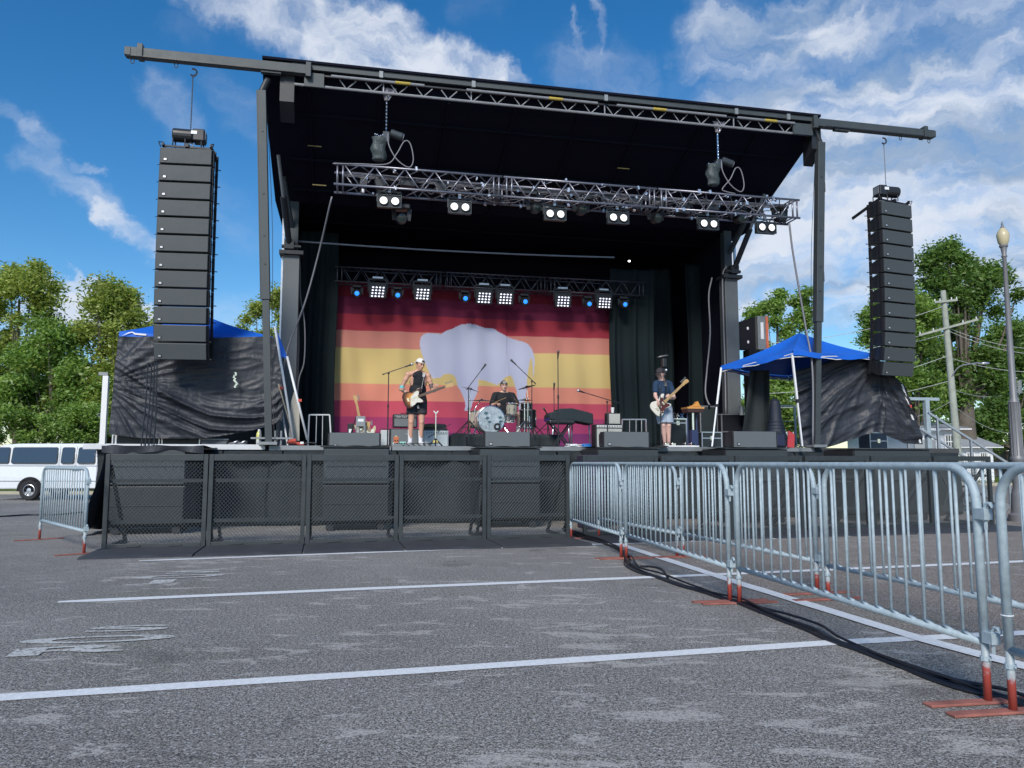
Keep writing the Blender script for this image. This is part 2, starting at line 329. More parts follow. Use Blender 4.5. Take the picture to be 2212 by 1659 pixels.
def leafm(col, name):
    if name in MT: return MT[name]
    m = bpy.data.materials.new(name); m.use_nodes = True; t = m.node_tree; t.nodes.clear()
    P = nd(t, 'ShaderNodeNewGeometry').outputs['Position']; n = noise(t, P, .55, 3, .6); n2 = noise(t, P, 9., 2, .6)
    k = mth(t, 'ADD', mth(t, 'MULTIPLY', n.outputs[0], 1.1), mth(t, 'MULTIPLY', n2.outputs[0], 1.1)); k = mth(t, 'SUBTRACT', k, .12)
    x = vmt(t, 'SCALE', tuple(col)); t.links.new(k, x.inputs[3])
    c = mixc(t, ss(t, n2.outputs[0], .45, .7), x.outputs[0], vmt(t, 'MULTIPLY', x.outputs[0], (1.35, 1.12, .7)).outputs[0])
    d = nd(t, 'ShaderNodeBsdfDiffuse', inp={0: c}); tr = nd(t, 'ShaderNodeBsdfTranslucent', inp={0: vmt(t, 'MULTIPLY', c, (1.2, 1.25, .55)).outputs[0]})
    gl = nd(t, 'ShaderNodeBsdfGlossy', inp={0: (.5, .5, .5, 1), 1: .45})
    mx = nd(t, 'ShaderNodeMixShader', inp={0: .38, 1: d.outputs[0], 2: tr.outputs[0]}); m2 = nd(t, 'ShaderNodeMixShader', inp={0: .05, 1: mx.outputs[0], 2: gl.outputs[0]})
    nd(t, 'ShaderNodeOutputMaterial', inp={0: m2.outputs[0]}); MT[name] = m; return m
blades('grass_blades', -30, -6, 34.7, 40, -.2, 5000); blades('grass_blades', 16, 36, 37.7, 46, .12, 9000)
# ---------------------------------------------------------------- trees
bark = M('bark', (.13, .11, .09), .9, var=.35, vs=5, bump=.6, bs=12)
def leaves(cl, n, size, rng):
    cs = np.array([c[:3] for c in cl]); rs = np.array([c[3] for c in cl]); idx = rng.integers(0, len(cl), n)
    g = rng.normal(size=(n, 3)); g /= np.linalg.norm(g, axis=1)[:, None]; rad = np.minimum(np.abs(rng.normal(0, .62, n)), .9+.5*rng.random(n))
    c = cs[idx]+g*(rad*rs[idx])[:, None]*np.array([1, 1, .75])
    a = rng.normal(size=(n, 3)); a[:, 2] *= .6; a /= np.linalg.norm(a, axis=1)[:, None]
    b = np.cross(a, rng.normal(size=(n, 3))); b /= np.linalg.norm(b, axis=1)[:, None]+1e-9
    s = (size*(.55+.9*rng.random(n)))[:, None]
    v = np.stack([c-a*s, c+b*s*.42-a*s*.1, c+a*s, c-b*s*.42-a*s*.1], 1).reshape(-1, 3); return v
def leafobj(v, mat, parent, name='foliage'):
    n = len(v)//4; me = bpy.data.meshes.new(name); me.vertices.add(4*n); me.vertices.foreach_set('co', v.astype(np.float32).ravel())
    me.loops.add(4*n); me.loops.foreach_set('vertex_index', np.arange(4*n, dtype=np.int32)); me.polygons.add(n); me.polygons.foreach_set('loop_start', np.arange(0, 4*n, 4, dtype=np.int32))
    me.polygons.foreach_set('loop_total', np.full(n, 4, dtype=np.int32)); me.materials.append(mat); me.update(calc_edges=True); o = bpy.data.objects.new(name, me); COL.objects.link(o); o.parent = parent; return o
def tree(label, base, crowns, tr, lobes, n, size, col, mname, seed=1, cat='tree', group=None, name='tree', cr=.55, fork=.35):
    rng = np.random.default_rng(seed); rd = random.Random(seed); root = T(name, label, cat, base, 0, group)
    cl = []; m = MB(); top = max(c[2]+c[5] for c in crowns); cx = sum(c[0] for c in crowns)/len(crowns)
    H = max(top*.8, .5); tp = [Vector((0, 0, -.3)), Vector((cx*.15, 0, H*.3)), Vector((cx*.4, rd.uniform(-.3, .3), H*.6)), Vector((cx*.8, 0, H))]
    sp = spline(tp, 5); m.tube(sp, [tr*(1.25 if i == 0 else 1)*(1-.85*i/len(sp)) for i in range(len(sp))], 9)
    for (x, y, z, rx, ry, rz) in crowns:
        k = max(5, int(lobes*(rx*rz)/sum(c[3]*c[5] for c in crowns)))
        for i in range(k):
            a = rd.uniform(0, 2*PI); e = math.asin(rd.uniform(-.75, 1)); r = rd.uniform(.35, 1)**.6
            p = Vector((x+rx*r*math.cos(e)*math.cos(a), y+ry*r*math.cos(e)*math.sin(a), z+rz*r*math.sin(e)))
            cl.append((p.x, p.y, p.z, cr*rd.uniform(.6, 1.5)))
            if i % 3 == 0:
                t = min(max(p.z/top*.75-rd.uniform(.05, .25), fork*.8), .95); s = sp[int(t*(len(sp)-1))]; mid = s.lerp(p, .5)+Vector((0, 0, -.12*(p-s).length))
                m.tube(spline([s, mid, p], 4), [tr*.3*(1-t*.5)*(1-.8*j/8) for j in range(9)], 5)
    m.build('trunk', bark, root, smooth='all'); leafobj(leaves(cl, int(n*1.5), size*.74, rng), leafm(col, mname), root, 'crown'); return root
def TP(x, y, d, zg): p = D(x, y, d); return p
def treepx(label, xb, d, zg, crs, tr, lobes, n, size, col, mname, seed, **k):
    b = Vector(((xb-CX)/F*d, d, zg)); cr = []
    for (x0, y0, x1, y1) in crs:
        p0 = D(x0, y0, d); p1 = D(x1, y1, d); rx = (p1.x-p0.x)/2; rz = (p0.z-p1.z)/2
        cr.append(((p0.x+p1.x)/2-b.x, 0, (p0.z+p1.z)/2-b.z, rx, rx*.8, rz))
    return tree(label, b, cr, tr, lobes, n, size, col, mname, seed, **k)
gl = (.28, .36, .09); gd = (.12, .22, .055); gm = (.20, .33, .08)
TR = 'trees behind the van'
treepx('tall wispy tree at the far left, highest of the trees behind the white van', 40, 44, -.2, [(-70,560,110,760),(-60,720,150,960),(0,550,80,640)], .28, 80, 36000, .15, gl, 'leaf_olive', 3, group=TR, cr=.9)
treepx('bushy light green tree just left of the hanging speaker line, behind the white van', 235, 42, -.2, [(150,640,330,800),(120,760,360,965),(190,605,300,700)], .25, 95, 44000, .15, gl, 'leaf_olive', 5, group=TR, cr=.9)
treepx('low spreading tree between the two taller trees behind the white van', 120, 40, -.2, [(20,740,200,900),(40,690,150,780),(-60,800,90,960),(150,820,260,960)], .2, 80, 36000, .14, gm, 'leaf_mid', 8, group=TR, cr=.7)
treepx('dark shrub low behind the roof of the white van', 60, 38, -.2, [(-80,870,140,975),(100,880,240,975)], .1, 60, 22000, .11, gm, 'leaf_mid', 9, cat='shrub', name='shrub', cr=.5)
treepx('small pale tree rising over the blue roof between the speaker line and the stage', 560, 46, -.2, [(515,640,640,790),(545,612,620,690),(500,700,600,900)], .2, 40, 15000, .14, gl, 'leaf_olive', 11, cr=.6)
treepx('big dark oak with a thick trunk behind the utility pole', 2085, 39, .1, [(1985,520,2110,640),(2080,580,2205,690),(1975,600,2110,760),(2120,700,2230,850),(1950,700,2040,860),(2040,740,2180,880),(1990,830,2080,900)], .62, 120, 44000, .15, gd, 'leaf_dark', 21, cr=.7, fork=.6)
treepx('leafy bright green tree between the right speaker line and the utility pole', 1985, 36, .1, [(1900,660,2030,800),(1890,600,2010,720),(1860,665,1920,760),(1900,780,2030,895)], .25, 80, 36000, .13, gm, 'leaf_mid', 23, cr=.6)
treepx('open crowned tree in the gap between the stage and its right leg', 1680, 48, .1, [(1595,650,1700,750),(1650,615,1770,740),(1620,720,1760,860)], .3, 46, 22000, .15, gm, 'leaf_mid', 27, cr=.55)
treepx('dense green tree seen under the right blue canopy', 1690, 42, .1, [(1590,780,1740,970),(1600,850,1760,980)], .25, 80, 26000, .13, gm, 'leaf_mid', 29, cr=.6)
treepx('dark tree at the right edge behind the ornate lamp post', 2190, 50, .1, [(2110,700,2240,850),(2120,800,2260,985),(2060,880,2160,985)], .35, 90, 36000, .16, gd, 'leaf_dark', 31, cr=.75)
treepx('dark tree mass behind the white houses', 2010, 62, .1, [(1880,860,2010,990),(1960,840,2100,985)], .3, 60, 22000, .17, gd, 'leaf_dark', 33, cr=.8)
# ---------------------------------------------------------------- houses
hw = M('white_siding', (.72, .74, .76), .6, var=.04); hr = M('grey_shingles', (.30, .32, .34), .85, var=.15, vs=8); gls = M('window_glass', (.03, .04, .05), .08, var=0, spec=.8)
brk = M('brick', (.32, .17, .11), .85, var=.25, vs=10); fen = M('fence_boards', (.16, .14, .12), .9, var=.3, vs=4)
def house(label, px, d, wpx, eave, ridge, dep, wins, wall=hw, roofm=hr, hip=False, door=None):
    c = D(px, 1035, d); wdt = wpx*d/F; ze = HC+(998-eave)/F*d-.12; zr = HC+(998-ridge)/F*d-.12; r = T('house', label, 'house', (c.x, d, .12))
    MB().box((0, dep/2, ze/2), (wdt, dep, ze)).build('wall', wall, r)
    for i in range(int(ze/.2)): pass
    sd_ = MB()
    for i in range(int(ze/.2)): sd_.box((0, -.012, .1+i*.2), (wdt+.03, .02, .016))
    sd_.build('siding_board', wall, r)
    m = MB(); e = .3; x0, x1, y0, y1 = -wdt/2-e, wdt/2+e, -e, dep+e; h = (wdt*.25 if hip else 0)
    if hip: m.add([(x0,y0,ze),(x1,y0,ze),(x1,y1,ze),(x0,y1,ze),(x0+h,dep/2,zr),(x1-h,dep/2,zr)], [(0,1,5,4),(1,2,5),(2,3,4,5),(3,0,4),(3,2,1,0)])
    else: m.add([(x0,y0,ze),(x1,y0,ze),(x1,y1,ze),(x0,y1,ze),(x0,dep/2,zr),(x1,dep/2,zr)], [(0,1,5,4),(2,3,4,5),(3,2,1,0),(0,4,3),(1,2,5)])
    rf = m.build('roof', roofm, r); MB().bar((x0, y0-.02, ze-.06), (x1, y0-.02, ze-.06), .14, .05).build('gutter', white, rf)
    for (wx, wz, ww, wh) in wins:
        f = MB(); f.box((wx, -.03, wz), (ww+.14, .05, wh+.14)); w_ = f.build('window', white, r); MB().box((wx, -.062, wz), (ww, .02, wh)).build('pane', gls, w_)
        b = MB()
        for k in (-1, 0, 1): b.box((wx+k*ww/4*1.2, -.078, wz), (.03, .015, wh))
        b.box((wx, -.079, wz), (ww, .014, .04)); b.build('glazing_bar', white if wall is hw else fen, w_)
    if door: d_ = MB().box((door, -.03, 1.0), (.95, .06, 2.0)).build('door', M('door_paint', (.3, .32, .33), .5), r, bev=.01); MB().ell((door+.35, -.09, 1.), (.04,)*3).build('handle', chrome, d_)
    return r
house('white house with a small square window behind the stage stairs', 2030, 35, 100, 925, 903, 7, [(.55, 1.9, .38, .55)], door=-.6)
house('small white outbuilding with a grey hipped roof right of the oak trunk', 2114, 37.8, 68, 964, 932, 4, [(.3, 1.1, .3, .6), (-.35, 1.1, .3, .6)], hip=True)
house('low brick house at the far right edge behind the lamp post', 2222, 60, 90, 972, 952, 6, [(0, 1.3, .8, .8)], wall=brk)
p = D(2150, 1035, 52); f = T('board_fence', 'dark wooden board fence behind the lawn at the right', 'fence', (p.x, 52, .12)); m = MB()
for i in range(80): m.box((-6+i*.2, 0, .85), (.17, .03, 1.6+random.uniform(-.03, .03)))
m.build('board', fen, f); m = MB()
for i in range(9): m.box((-6+i*2, .06, .85), (.1, .1, 1.8))
m.build('post', fen, f)
# parked cars far right
carp = M('dark_car_paint', (.06, .07, .09), .25, .3, 0, coat=.6)
# ---------------------------------------------------------------- utility poles and wires
pw_ = M('weathered_pole', (.33, .35, .30), .85, var=.25, vs=4); ins = M('insulator', (.6, .62, .6), .3)
def upole(label, xb, xt, yt, d, r0, arm):
    b = Vector(((xb-CX)/F*d, d, 0)); t = D(xt, yt, d); r = T('utility_pole', label, 'utility pole', b); tl = Vector((t.x-b.x, 0, t.z))
    MB().cyl((0, 0, -.3), tl, r0, r0*.65, 12).build('pole', pw_, r, smooth=True)
    if arm:
        m = MB(); i_ = MB()
        for (za, wa, tilt) in arm:
            c = tl*(za/tl.z); MB().bar(c+Vector((-wa, -.14, -tilt)), c+Vector((wa, -.14, tilt)), .07, .09).build('crossarm', pw_, r)
            for k in (-.95, -.5, .5, .95): q = c+Vector((wa*k, -.14, tilt*k+.04)); MB().cyl(q, q+Vector((0, 0, .10)), .03, .02, 8).build('insulator', ins, r)
    return r, b+tl
d1 = 33.; P1, T1 = upole('weathered wooden utility pole with a tilted crossarm in front of the oak', 2068, 2037, 628, d1, .17, [(HC+(998-712)/F*d1*1.02, 1.3, .35), (HC+(998-655)/F*d1*1.02, .5, .05)])
m = MB(); q = D(2051, 800, d1)-P1.location; m.tube(spline([(q.x, -.1, q.z-.3), (q.x+.15, -.5, q.z+.1), (q.x+.6, -.9, q.z+.2), (q.x+.75, -1., q.z+.18)], 5), .025, 6); m.ell((q.x+.9, -1.05, q.z+.17), (.2, .1, .06)); m.build('street_light_arm', alu, P1, smooth=True)
P2, T2 = upole('thin pale utility pole with a grey transformer can at the right edge', 2200, 2188, 750, 42., .15, None)
q = D(2192, 835, 42.)-P2.location; MB().cyl((q.x, -.25, q.z-.4), (q.x, -.25, q.z+.35), .2, n=14).build('transformer_can', alug, P2, smooth=True)
wm = M('wire', (.45, .47, .45), .6, var=0)
def wire(label, a, b, s, r=.012): tag(MB().tube(sag(a, b, s), r, 5).build('power_line', wm), label, 'power line', 'power lines')
for lab, a, b, s in [('top wire running left from the wooden pole', (1560,742,34), (2037,662,33), .5), ('upper crossarm wire left of the wooden pole', (1560,775,34), (2035,710,33), .5), ('second crossarm wire left of the wooden pole', (1560,780,34), (2040,722,33), .4),
    ('middle wire left of the wooden pole', (1570,850,34), (2043,770,33), .5), ('low wire left of the wooden pole', (1570,880,34), (2047,824,33), .4), ('crossarm wire running right from the wooden pole', (2048,708,33), (2300,752,34), .35),
    ('second crossarm wire running right from the wooden pole', (2052,716,33), (2300,765,34), .35), ('middle wire running right past the lamp post', (2043,770,33), (2300,800,34), .3), ('low wire running right past the lamp post', (2050,838,33), (2188,848,42), .3),
    ('lowest wire running right from the wooden pole', (2052,870,33), (2200,935,42), .4), ('wire crossing low through the oak', (1900,905,36), (2052,868,33), .3)]:
    wire(lab, D(*a), D(*b), s)
# guy wire
wire('slanting guy wire from the wooden pole down to the grass', D(2052, 800, 33), D(2082, 1010, 34.), 0.01)
# ---------------------------------------------------------------- ornate lamp post
dl = 14.5; lb = Vector(((2193-CX)/F*dl, dl, 0)); lp = T('lamp_post', 'tall ornate grey lamp post with an acorn lamp at the far right', 'lamp post', lb)
tz = D(2150, 530, dl).z; lpmt = M('lamp_post_paint', (.20, .20, .21), .5, .2, .12, 6)
MB().lathe([(.21,0),(.21,.12),(.16,.16),(.145,.5),(.13,.55),(.11,.62),(.105,1.1),(.125,1.13),(.125,1.18),(.098,1.22),(.09,2.2),(.10,2.22),(.062,2.3),(.036,tz-.25),(.055,tz-.22),(.038,tz-.18),(.06,tz-.03)], n=20).build('post', lpmt, lp, smooth=True)
fl = MB()
for k in range(12): a = 2*PI*k/12; fl.bar((.099*math.cos(a), .099*math.sin(a), 1.22), (.088*math.cos(a), .088*math.sin(a), 2.2), .014)
fl.build('fluting', lpmt, lp)
lg = M('frosted_lamp_globe', (.55, .48, .30), .35, var=.05); g_ = MB().lathe([(.06,tz),(.095,tz+.06),(.115,tz+.20),(.09,tz+.27),(.04,tz+.34)], n=16).build('lamp_globe', lg, lp, smooth=True)
MB().lathe([(.05,tz+.32),(.03,tz+.37),(.015,tz+.40),(.02,tz+.42),(.005,tz+.48)], n=10).build('finial', lpmt, lp, smooth=True); MB().lathe([(.07,tz-.04),(.08,tz-.01),(.06,tz+.02)], n=16).build('collar', lpmt, lp, smooth=True)
# ---------------------------------------------------------------- van
dv = 28.8; vb = Vector((-17.9, dv, gz(-17.9, dv))); van = T('van', 'long white passenger van parked at the far left behind the barrier', 'van', vb)
vw = M('white_van_paint', (.70, .73, .76), .3, coat=.5, var=.03); vg = M('van_glass', (.03, .045, .065), .06, var=0, spec=1.)
prof = [(-1.5,.42),(-1.52,.9),(-1.50,1.25),(-1.38,1.95),(-1.2,2.06),(-.6,2.11),(3.1,2.11),(3.45,2.03),(4.05,1.42),(4.35,1.32),(4.95,1.2),(5.0,.55),(4.9,.42)]
m = MB(); n_ = len(prof)
secs = [(0, .05), (.14, 0.)]
def wdt(z): return 1.0-max(0, z-1.2)*.16
vs = []
for sgn in (-1, 1):
    for x, z in prof: vs.append((x, 1.0+sgn*wdt(z), z))
m.add(vs, [tuple(range(n_)), tuple(range(2*n_-1, n_-1, -1))]+[(i, n_+i, n_+(i+1) % n_, (i+1) % n_) for i in range(n_)])
body = m.build('body', vw, van, bev=.05)
def vy(z): return 1.0-wdt(z)-.004
def vpan(name, x0, x1, z0, z1, mat, off, par, rr=.08):
    pts = []
    for cx_, cz_, a0 in ((x1-rr, z0+rr, -90), (x1-rr, z1-rr, 0), (x0+rr, z1-rr, 90), (x0+rr, z0+rr, 180)):
        for k in range(5): a = R(a0+k*22.5); pts.append((cx_+rr*math.cos(a), cz_+rr*math.sin(a)))
    mm = MB(); n = len(pts); mm.add([(x, vy(z)-off, z) for x, z in pts]+[(x, vy(z)+.03, z) for x, z in pts], [tuple(range(n))]+[(i, n+i, n+(i+1) % n, (i+1) % n) for i in range(n)])
    return mm.build(name, mat, par)
s_ = 57.7
for x0, x1 in ((-1.28, -.6), (-.48, .0), (.0, 0)): pass
rub = M('window_rubber', (.03, .03, .03), .6, var=0)
for i, (x0, x1) in enumerate(((-1.36,-.86),(-.78,.93),(1.07,1.56),(1.68,2.35),(2.55,3.3))):
    wn = vpan('window', x0, x1, 1.36, 1.97, rub, .006, van); vpan('pane', x0+.025, x1-.025, 1.385, 1.945, vg, .012, wn, .07)
sm_ = MB()
for x in (1.0, 1.62, 2.44, 3.5): sm_.bar((x, vy(.6)-.002, .55), (x, vy(1.25)-.002, 1.25), .012, .01); sm_.bar((x, vy(1.25)-.002, 1.25), (x, vy(2.0)-.002, 2.0), .012, .01)
sm_.bar((-1.45, vy(1.3)-.002, 1.3), (4.2, vy(1.3)-.002, 1.3), .015, .012); sm_.bar((-1.45, vy(.72)-.006, .72), (4.9, vy(.72)-.006, .72), .03, .02); sm_.build('body_seam', M('seam', (.3, .32, .33), .6, var=0), van)
tyr = M('tyre_rubber', (.02, .02, .022), .85)
for wx in (0., 3.5+.05):
    a_ = MB(); ring = [(wx+.47*math.cos(R(k)), .40+.47*math.sin(R(k))) for k in range(-12, 193, 8)]
    a_.prism(ring, (0, .02, 0), (1, 0, 0), (0, 0, 1), .09); arch = a_.build('wheel_arch', M('arch_dark', (.01, .01, .012), .9, var=0), van)
    for wy, f_ in ((.06, -1), (1.9, 1)):
        wh = MB().lathe([(.22,-.11),(.34,-.12),(.375,-.08),(.375,.08),(.34,.12),(.22,.11)], (wx, wy, .375), (0, 1, 0), 28, False).build('wheel', tyr, van, smooth=True)
        rm = MB().lathe([(.23,-.02),(.235,-.10),(.20,-.115),(.185,-.05),(.09,-.06),(.08,-.11),(.0,-.12)], (wx, wy, .375), (0, 1, 0), 24)
        for k in range(8): a = 2*PI*k/8; rm.box((wx+.135*math.cos(a), wy-.07, .375+.135*math.sin(a)), (.12, .03, .04), (0, -a, 0))
        rm.build('rim', alu, wh, smooth=True)
bm_ = MB().box((-1.56, 1.0, .5), (.12, 1.9, .2)).build('bumper', alug, van, bev=.03); MB().box((4.98, 1.0, .5), (.14, 1.95, .22)).build('bumper', alug, van, bev=.03)
MB().box((-1.49, .1, 1.1), (.05, .12, .4)).build('tail_light', M('tail_red', (.4, .02, .02), .3, var=0), van, bev=.01)
MB().box((1.5, -.03, .42), (3.2, .02, .06)).build('sill', M('arch_dark', (.01, .01, .012), .9), van)
hnd = MB(); [hnd.box((x, vy(1.15)-.02, 1.15), (.14, .03, .04)) for x in (1.55, 1.7, 2.6)]; hnd.build('door_handle', rub, van)
# ================================================================ the mobile stage (local axes: x along the stage front, y upstage, z up)
dark = M('stage_interior_black', (.006, .007, .016), .9, var=.2, spec=.15); deckm = M('deck_plywood_black', (.06, .062, .065), .75, var=.3, vs=4)
gb = M('grey_beam_paint', (.055, .066, .07), .55, .2, .15, 5); twm = M('tower_paint', (.125, .138, .145), .55, .2, .15, 3); tubem = M('weathered_grey_tube', (.30, .31, .33), .5, .45, .12, 9)
yel = M('yellow_tape', (.45, .34, .06), .7, var=.2); tarp = None
def fabric(name, col, rough=.9, gloss=.15, bs=18., bump=.5, trans=0.):
    if name in MT: return MT[name]
    m = bpy.data.materials.new(name); m.use_nodes = True; t = m.node_tree; b = t.nodes['Principled BSDF']; b.inputs['Base Color'].default_value = tuple(col)+(1,)
    b.inputs['Roughness'].default_value = rough; b.inputs['Specular IOR Level'].default_value = gloss
    P = nd(t, 'ShaderNodeTexCoord').outputs['Object']; q = nd(t, 'ShaderNodeMapping', inp={'Vector': P, 'Scale': (1, 1, .35)}).outputs[0]
    n = noise(t, q, bs, 5, .6, .8); bp = nd(t, 'ShaderNodeBump', inp={'Strength': bump, 'Distance': .03, 'Height': n.outputs[0]}); t.links.new(bp.outputs[0], b.inputs['Normal'])
    MT[name] = m; return m
curt = fabric('black_stage_curtain', (.015, .024, .027)); tarpm = fabric('black_plastic_tarp', (.030, .034, .044), .48, .4, 9., .6); skirtm = fabric('black_skirt', (.02, .027, .03), .7, .3)
blue = fabric('blue_canopy_fabric', (.012, .13, .62), .6, .35, 5., .25)
UL, UR, WL, WR = -2.55, 7.98, -5.31, 11.5
st = T('mobile_stage', 'large black mobile concert stage with a slanting roof over a raised deck', 'stage', W(0, 0, 0), A)
MB().box(((UL+UR)/2, 3.3, DZ-.06), (UR-UL, 6.5, .12)).build('deck', deckm, st)
MB().box(((WL+UL)/2-.003, 1.6, DZ-.05), (UL-WL-.01, 3.0, .1)).build('wing_deck', deckm, st); MB().box(((WR+UR)/2+.003, 1.6, DZ-.055), (WR-UR-.01, 3.0, .1)).build('wing_deck', deckm, st)
MB().box(((WL+UL)/2-.12, .02, DZ-.035), (UL-WL+.12, .06, .09)).build('white_edge_strip', M('white_edge', (.62, .63, .64), .5, var=.1), st, bev=.004)
m = MB()
for i in range(5): u0 = UL+i*(UR-UL)/5; m.box((u0+(UR-UL)/10, -.02, DZ-.05), ((UR-UL)/5-.02, .05, .085)); m.box((u0+(UR-UL)/10, -.05, DZ-.075), ((UR-UL)/5-.02, .012, .012))
m.build('deck_edge', alug, st, bev=.004)
def roofpoly(u0, u1, prof, mat, name, par):
    m = MB(); n = len(prof); m.add([(u0, y, z) for y, z in prof]+[(u1, y, z) for y, z in prof], [tuple(range(n)), tuple(range(2*n-1, n-1, -1))]+[(i, n+i, n+(i+1) % n, (i+1) % n) for i in range(n)]); return m.build(name, mat, par)
rf = roofpoly(-2.86, 8.35, [(.12,7.98),(1.75,7.28),(3.0,6.75),(6.7,6.75),(6.7,7.0),(3.0,7.25),(1.6,7.75),(-.17,8.355),(-.17,8.31),(-.04,8.29),(-.04,8.2)], dark, 'roof', st)
m = MB()
for k in range(8): u = UL+.5+k*1.3; m.bar((u, .15, 7.97), (u, 1.75, 7.26), .05, .06); m.bar((u, 1.75, 7.26), (u, 3.0, 6.73), .05, .06)
for v_, z_ in ((.7,7.72),(1.75,7.24),(2.6,6.9),(4.2,6.71)): m.bar((UL+.1, v_, z_), (8.15, v_, z_), .05, .05)
m.build('roof_rib', M('rib_dark', (.007, .008, .016), .8, var=0, spec=.1), rf)
m = MB()
for (x, y) in ((1490,330),(672,236),(680,318),(1345,366),(690,402)): u, z = V(x, y, 1.0); m.box((u, .95, z), (.26, .02, .018))
m.build('tape_marker', M('dim_yellow', (.16, .13, .04), .7), rf)
# front roof truss
ft = MB(); ft.bar((UL+.2, -.1, 8.255), (8.25, -.1, 8.255), .07, .10).mat(1); ft.bar((UL+.3, -.05, 8.14), (8.2, -.05, 8.14), .05, .03)
fb = ft.build('roof_edge_beam', [gb, blk], st)
m = MB(); zL = 7.93; zU = 8.13; m.cyl((UL+.25, -.06, zL), (8.15, -.06, zL), .026, n=8)
for a, b in ((-1.65,.05),(.85,3.45),(3.85,6.2),(6.45,7.75)): m.cyl((a, -.13, zU-.01), (b, -.13, zU-.01), .026, n=8)
u = -1.5
while u < 8: m.cyl((u, -.06, 8.1), (u+.13, -.06, zL), .011, n=6); m.cyl((u+.13, -.06, zL), (u+.30, -.06, 8.1), .011, n=6); u += .47
for u in (-.7, .95, 3.62, 6.4): m.box((u, -.06, 8.03), (.02, .02, .2))
m.build('roof_front_truss', tubem, st)
m = MB()
for u in (-.75, .98, 3.62, 6.42, 7.6): m.box((u, -.155, 8.235), (.07, .03, .12))
m.build('roof_clamp', alug, fb)
for u in (-.35, 2.6, 4.75, 7.2): MB().cyl((u-.14, -.135, zU-.01), (u+.14, -.135, zU-.01), .029, n=8).build('yellow_band', yel, st)
m = MB(); m.box((-1.95, -.1, 8.02), (.35, .04, .26)); m.box((7.95, -.1, 8.02), (.45, .04, .24)); m.build('corner_gusset', gb, st)
# cantilever beams
for s_, (u0, u1) in ((-1, (-5.1, -2.05)), (1, (8.2, 11.08))):
    m = MB(); m.box(((u0+u1)/2, -.12, 8.175), (u1-u0, .14, .165)); ue = u0 if s_ < 0 else u1; ui = u1 if s_ < 0 else u0
    m.box((ue-s_*.22, -.12, 8.2), (.09, .2, .24)); m.box((ui, -.12, 8.17), (.09, .2, .27)); m.box((ue-s_*.02, -.12, 8.175), (.1, .16, .14)); m.box((ui+s_*.65, -.12, 8.08), (.35, .1, .06))
    for k in (.09, .8): m.tube([(ue-s_*(k+.06*math.cos(R(a))*0)-s_*.03*math.cos(R(a)), -.12, 8.07+.045*math.sin(R(a))-.04) for a in range(0, 360, 40)], .009, 6, True)
    b = m.build('cantilever_beam', gb, st, bev=.006); MB().box(((ui+ue)/2, -.195, 8.1), (abs(ui-ue)-.5, .012, .02)).build('beam_rail', blk, b)
roofpoly(UL+.0, UL+.25, [(-.04,7.6),(.3,7.35),(.3,7.95),(-.04,8.12)], blk, 'corner_bracket', st); roofpoly(8.2, 8.42, [(-.04,7.65),(.3,7.4),(.3,7.95),(-.04,8.12)], blk, 'corner_bracket', st)
# telescopic front legs
for s_, tp, bt in ((-1, (-2.86, -.02, 7.75), (-2.55, -.02, DZ)), (1, (8.40, -.02, 7.8), (8.03, -.02, DZ))):
    tp, bt = Vector(tp), Vector(bt); k = tp.lerp(bt, .60); m = MB(); m.bar(tp, k, .15, .15); L = m.build('leg', gb, st, bev=.008)
    MB().bar(k, bt+Vector((0, 0, .05)), .115, .115).build('inner_leg', gb, L); m = MB(); m.bar(tp+Vector((s_*.077, -.05, 0)), k+Vector((s_*.077, -.05, 0)), .016, .03)
    for q in (.12, .3, .42, .5): c = tp.lerp(bt, q); m.cyl(c+Vector((0, -.085, 0)), c+Vector((0, -.07, 0)), .02, n=8)
    if s_ > 0:
        for q in (.15, .45): c = tp.lerp(bt, q); m.tube([c+Vector((.07, -.02, .12)), c+Vector((.12, -.02, .1)), c+Vector((.12, -.02, -.1)), c+Vector((.07, -.02, -.12))], .008, 6)
    m.build('pin', steel, L); MB().box((bt.x, bt.y, DZ+.03), (.3, .3, .05)).build('base_plate', alug, L); m = MB(); m.cyl(tp+Vector((0, 0, .0)), tp+Vector((-s_*.1, 0, .25)), .06, n=10); m.build('hinge', blk, L)
    # thin cables along the leg
    for q in (.0,): MB().tube(spline([tp+Vector((-s_*(.1+q), .05, -.4)), tp.lerp(bt, .4)+Vector((-s_*(.13+q), .06, 0)), tp.lerp(bt, .75)+Vector((-s_*(.08+q), .03, 0)), bt+Vector((-s_*(.1+q*2), -.1, .1))], 5), .005, 5).build('cable', blk, L)
# towers and hydraulic cylinders
for s_, u in ((-1, -2.48), (1, 7.84)):
    tw = MB().box((u, 3.05, 3.47), (.34, .3, 4.16)).build('tower', twm, st, bev=.01); MB().box((u-s_*.02, 3.08, 6.1), (.2, .2, 1.4)).build('inner_tower', gb, tw); m = MB(); m.box((u, 3.0, 5.58), (.5, .4, .08)); m.box((u+s_*.05, 2.9, 5.75), (.2, .25, .2)); m.cyl((u-.2, 2.82, 5.7), (u+.2, 2.82, 5.7), .04); m.build('tower_head', blk, tw)
    a, b = Vector((u+s_*.05, 2.85, 5.75)), Vector((u+s_*.22, 1.65, 7.25)); k = a.lerp(b, .55); m = MB(); m.cyl(a, k, .065, n=12); h = m.build('hydraulic_cylinder', blk, st, smooth=True); MB().cyl(k, b, .035, n=10).build('piston_rod', alug, h, smooth=True)
    MB().bar((u+s_*.02, 3.0, 6.2), (u+s_*.16, 2.2, 7.0), .09).build('strut', gb, st); MB().bar((u+s_*.19, 3.05, DZ), (u+s_*.19, 3.05, 6.6), .05).build('guide_rail', alu, tw)
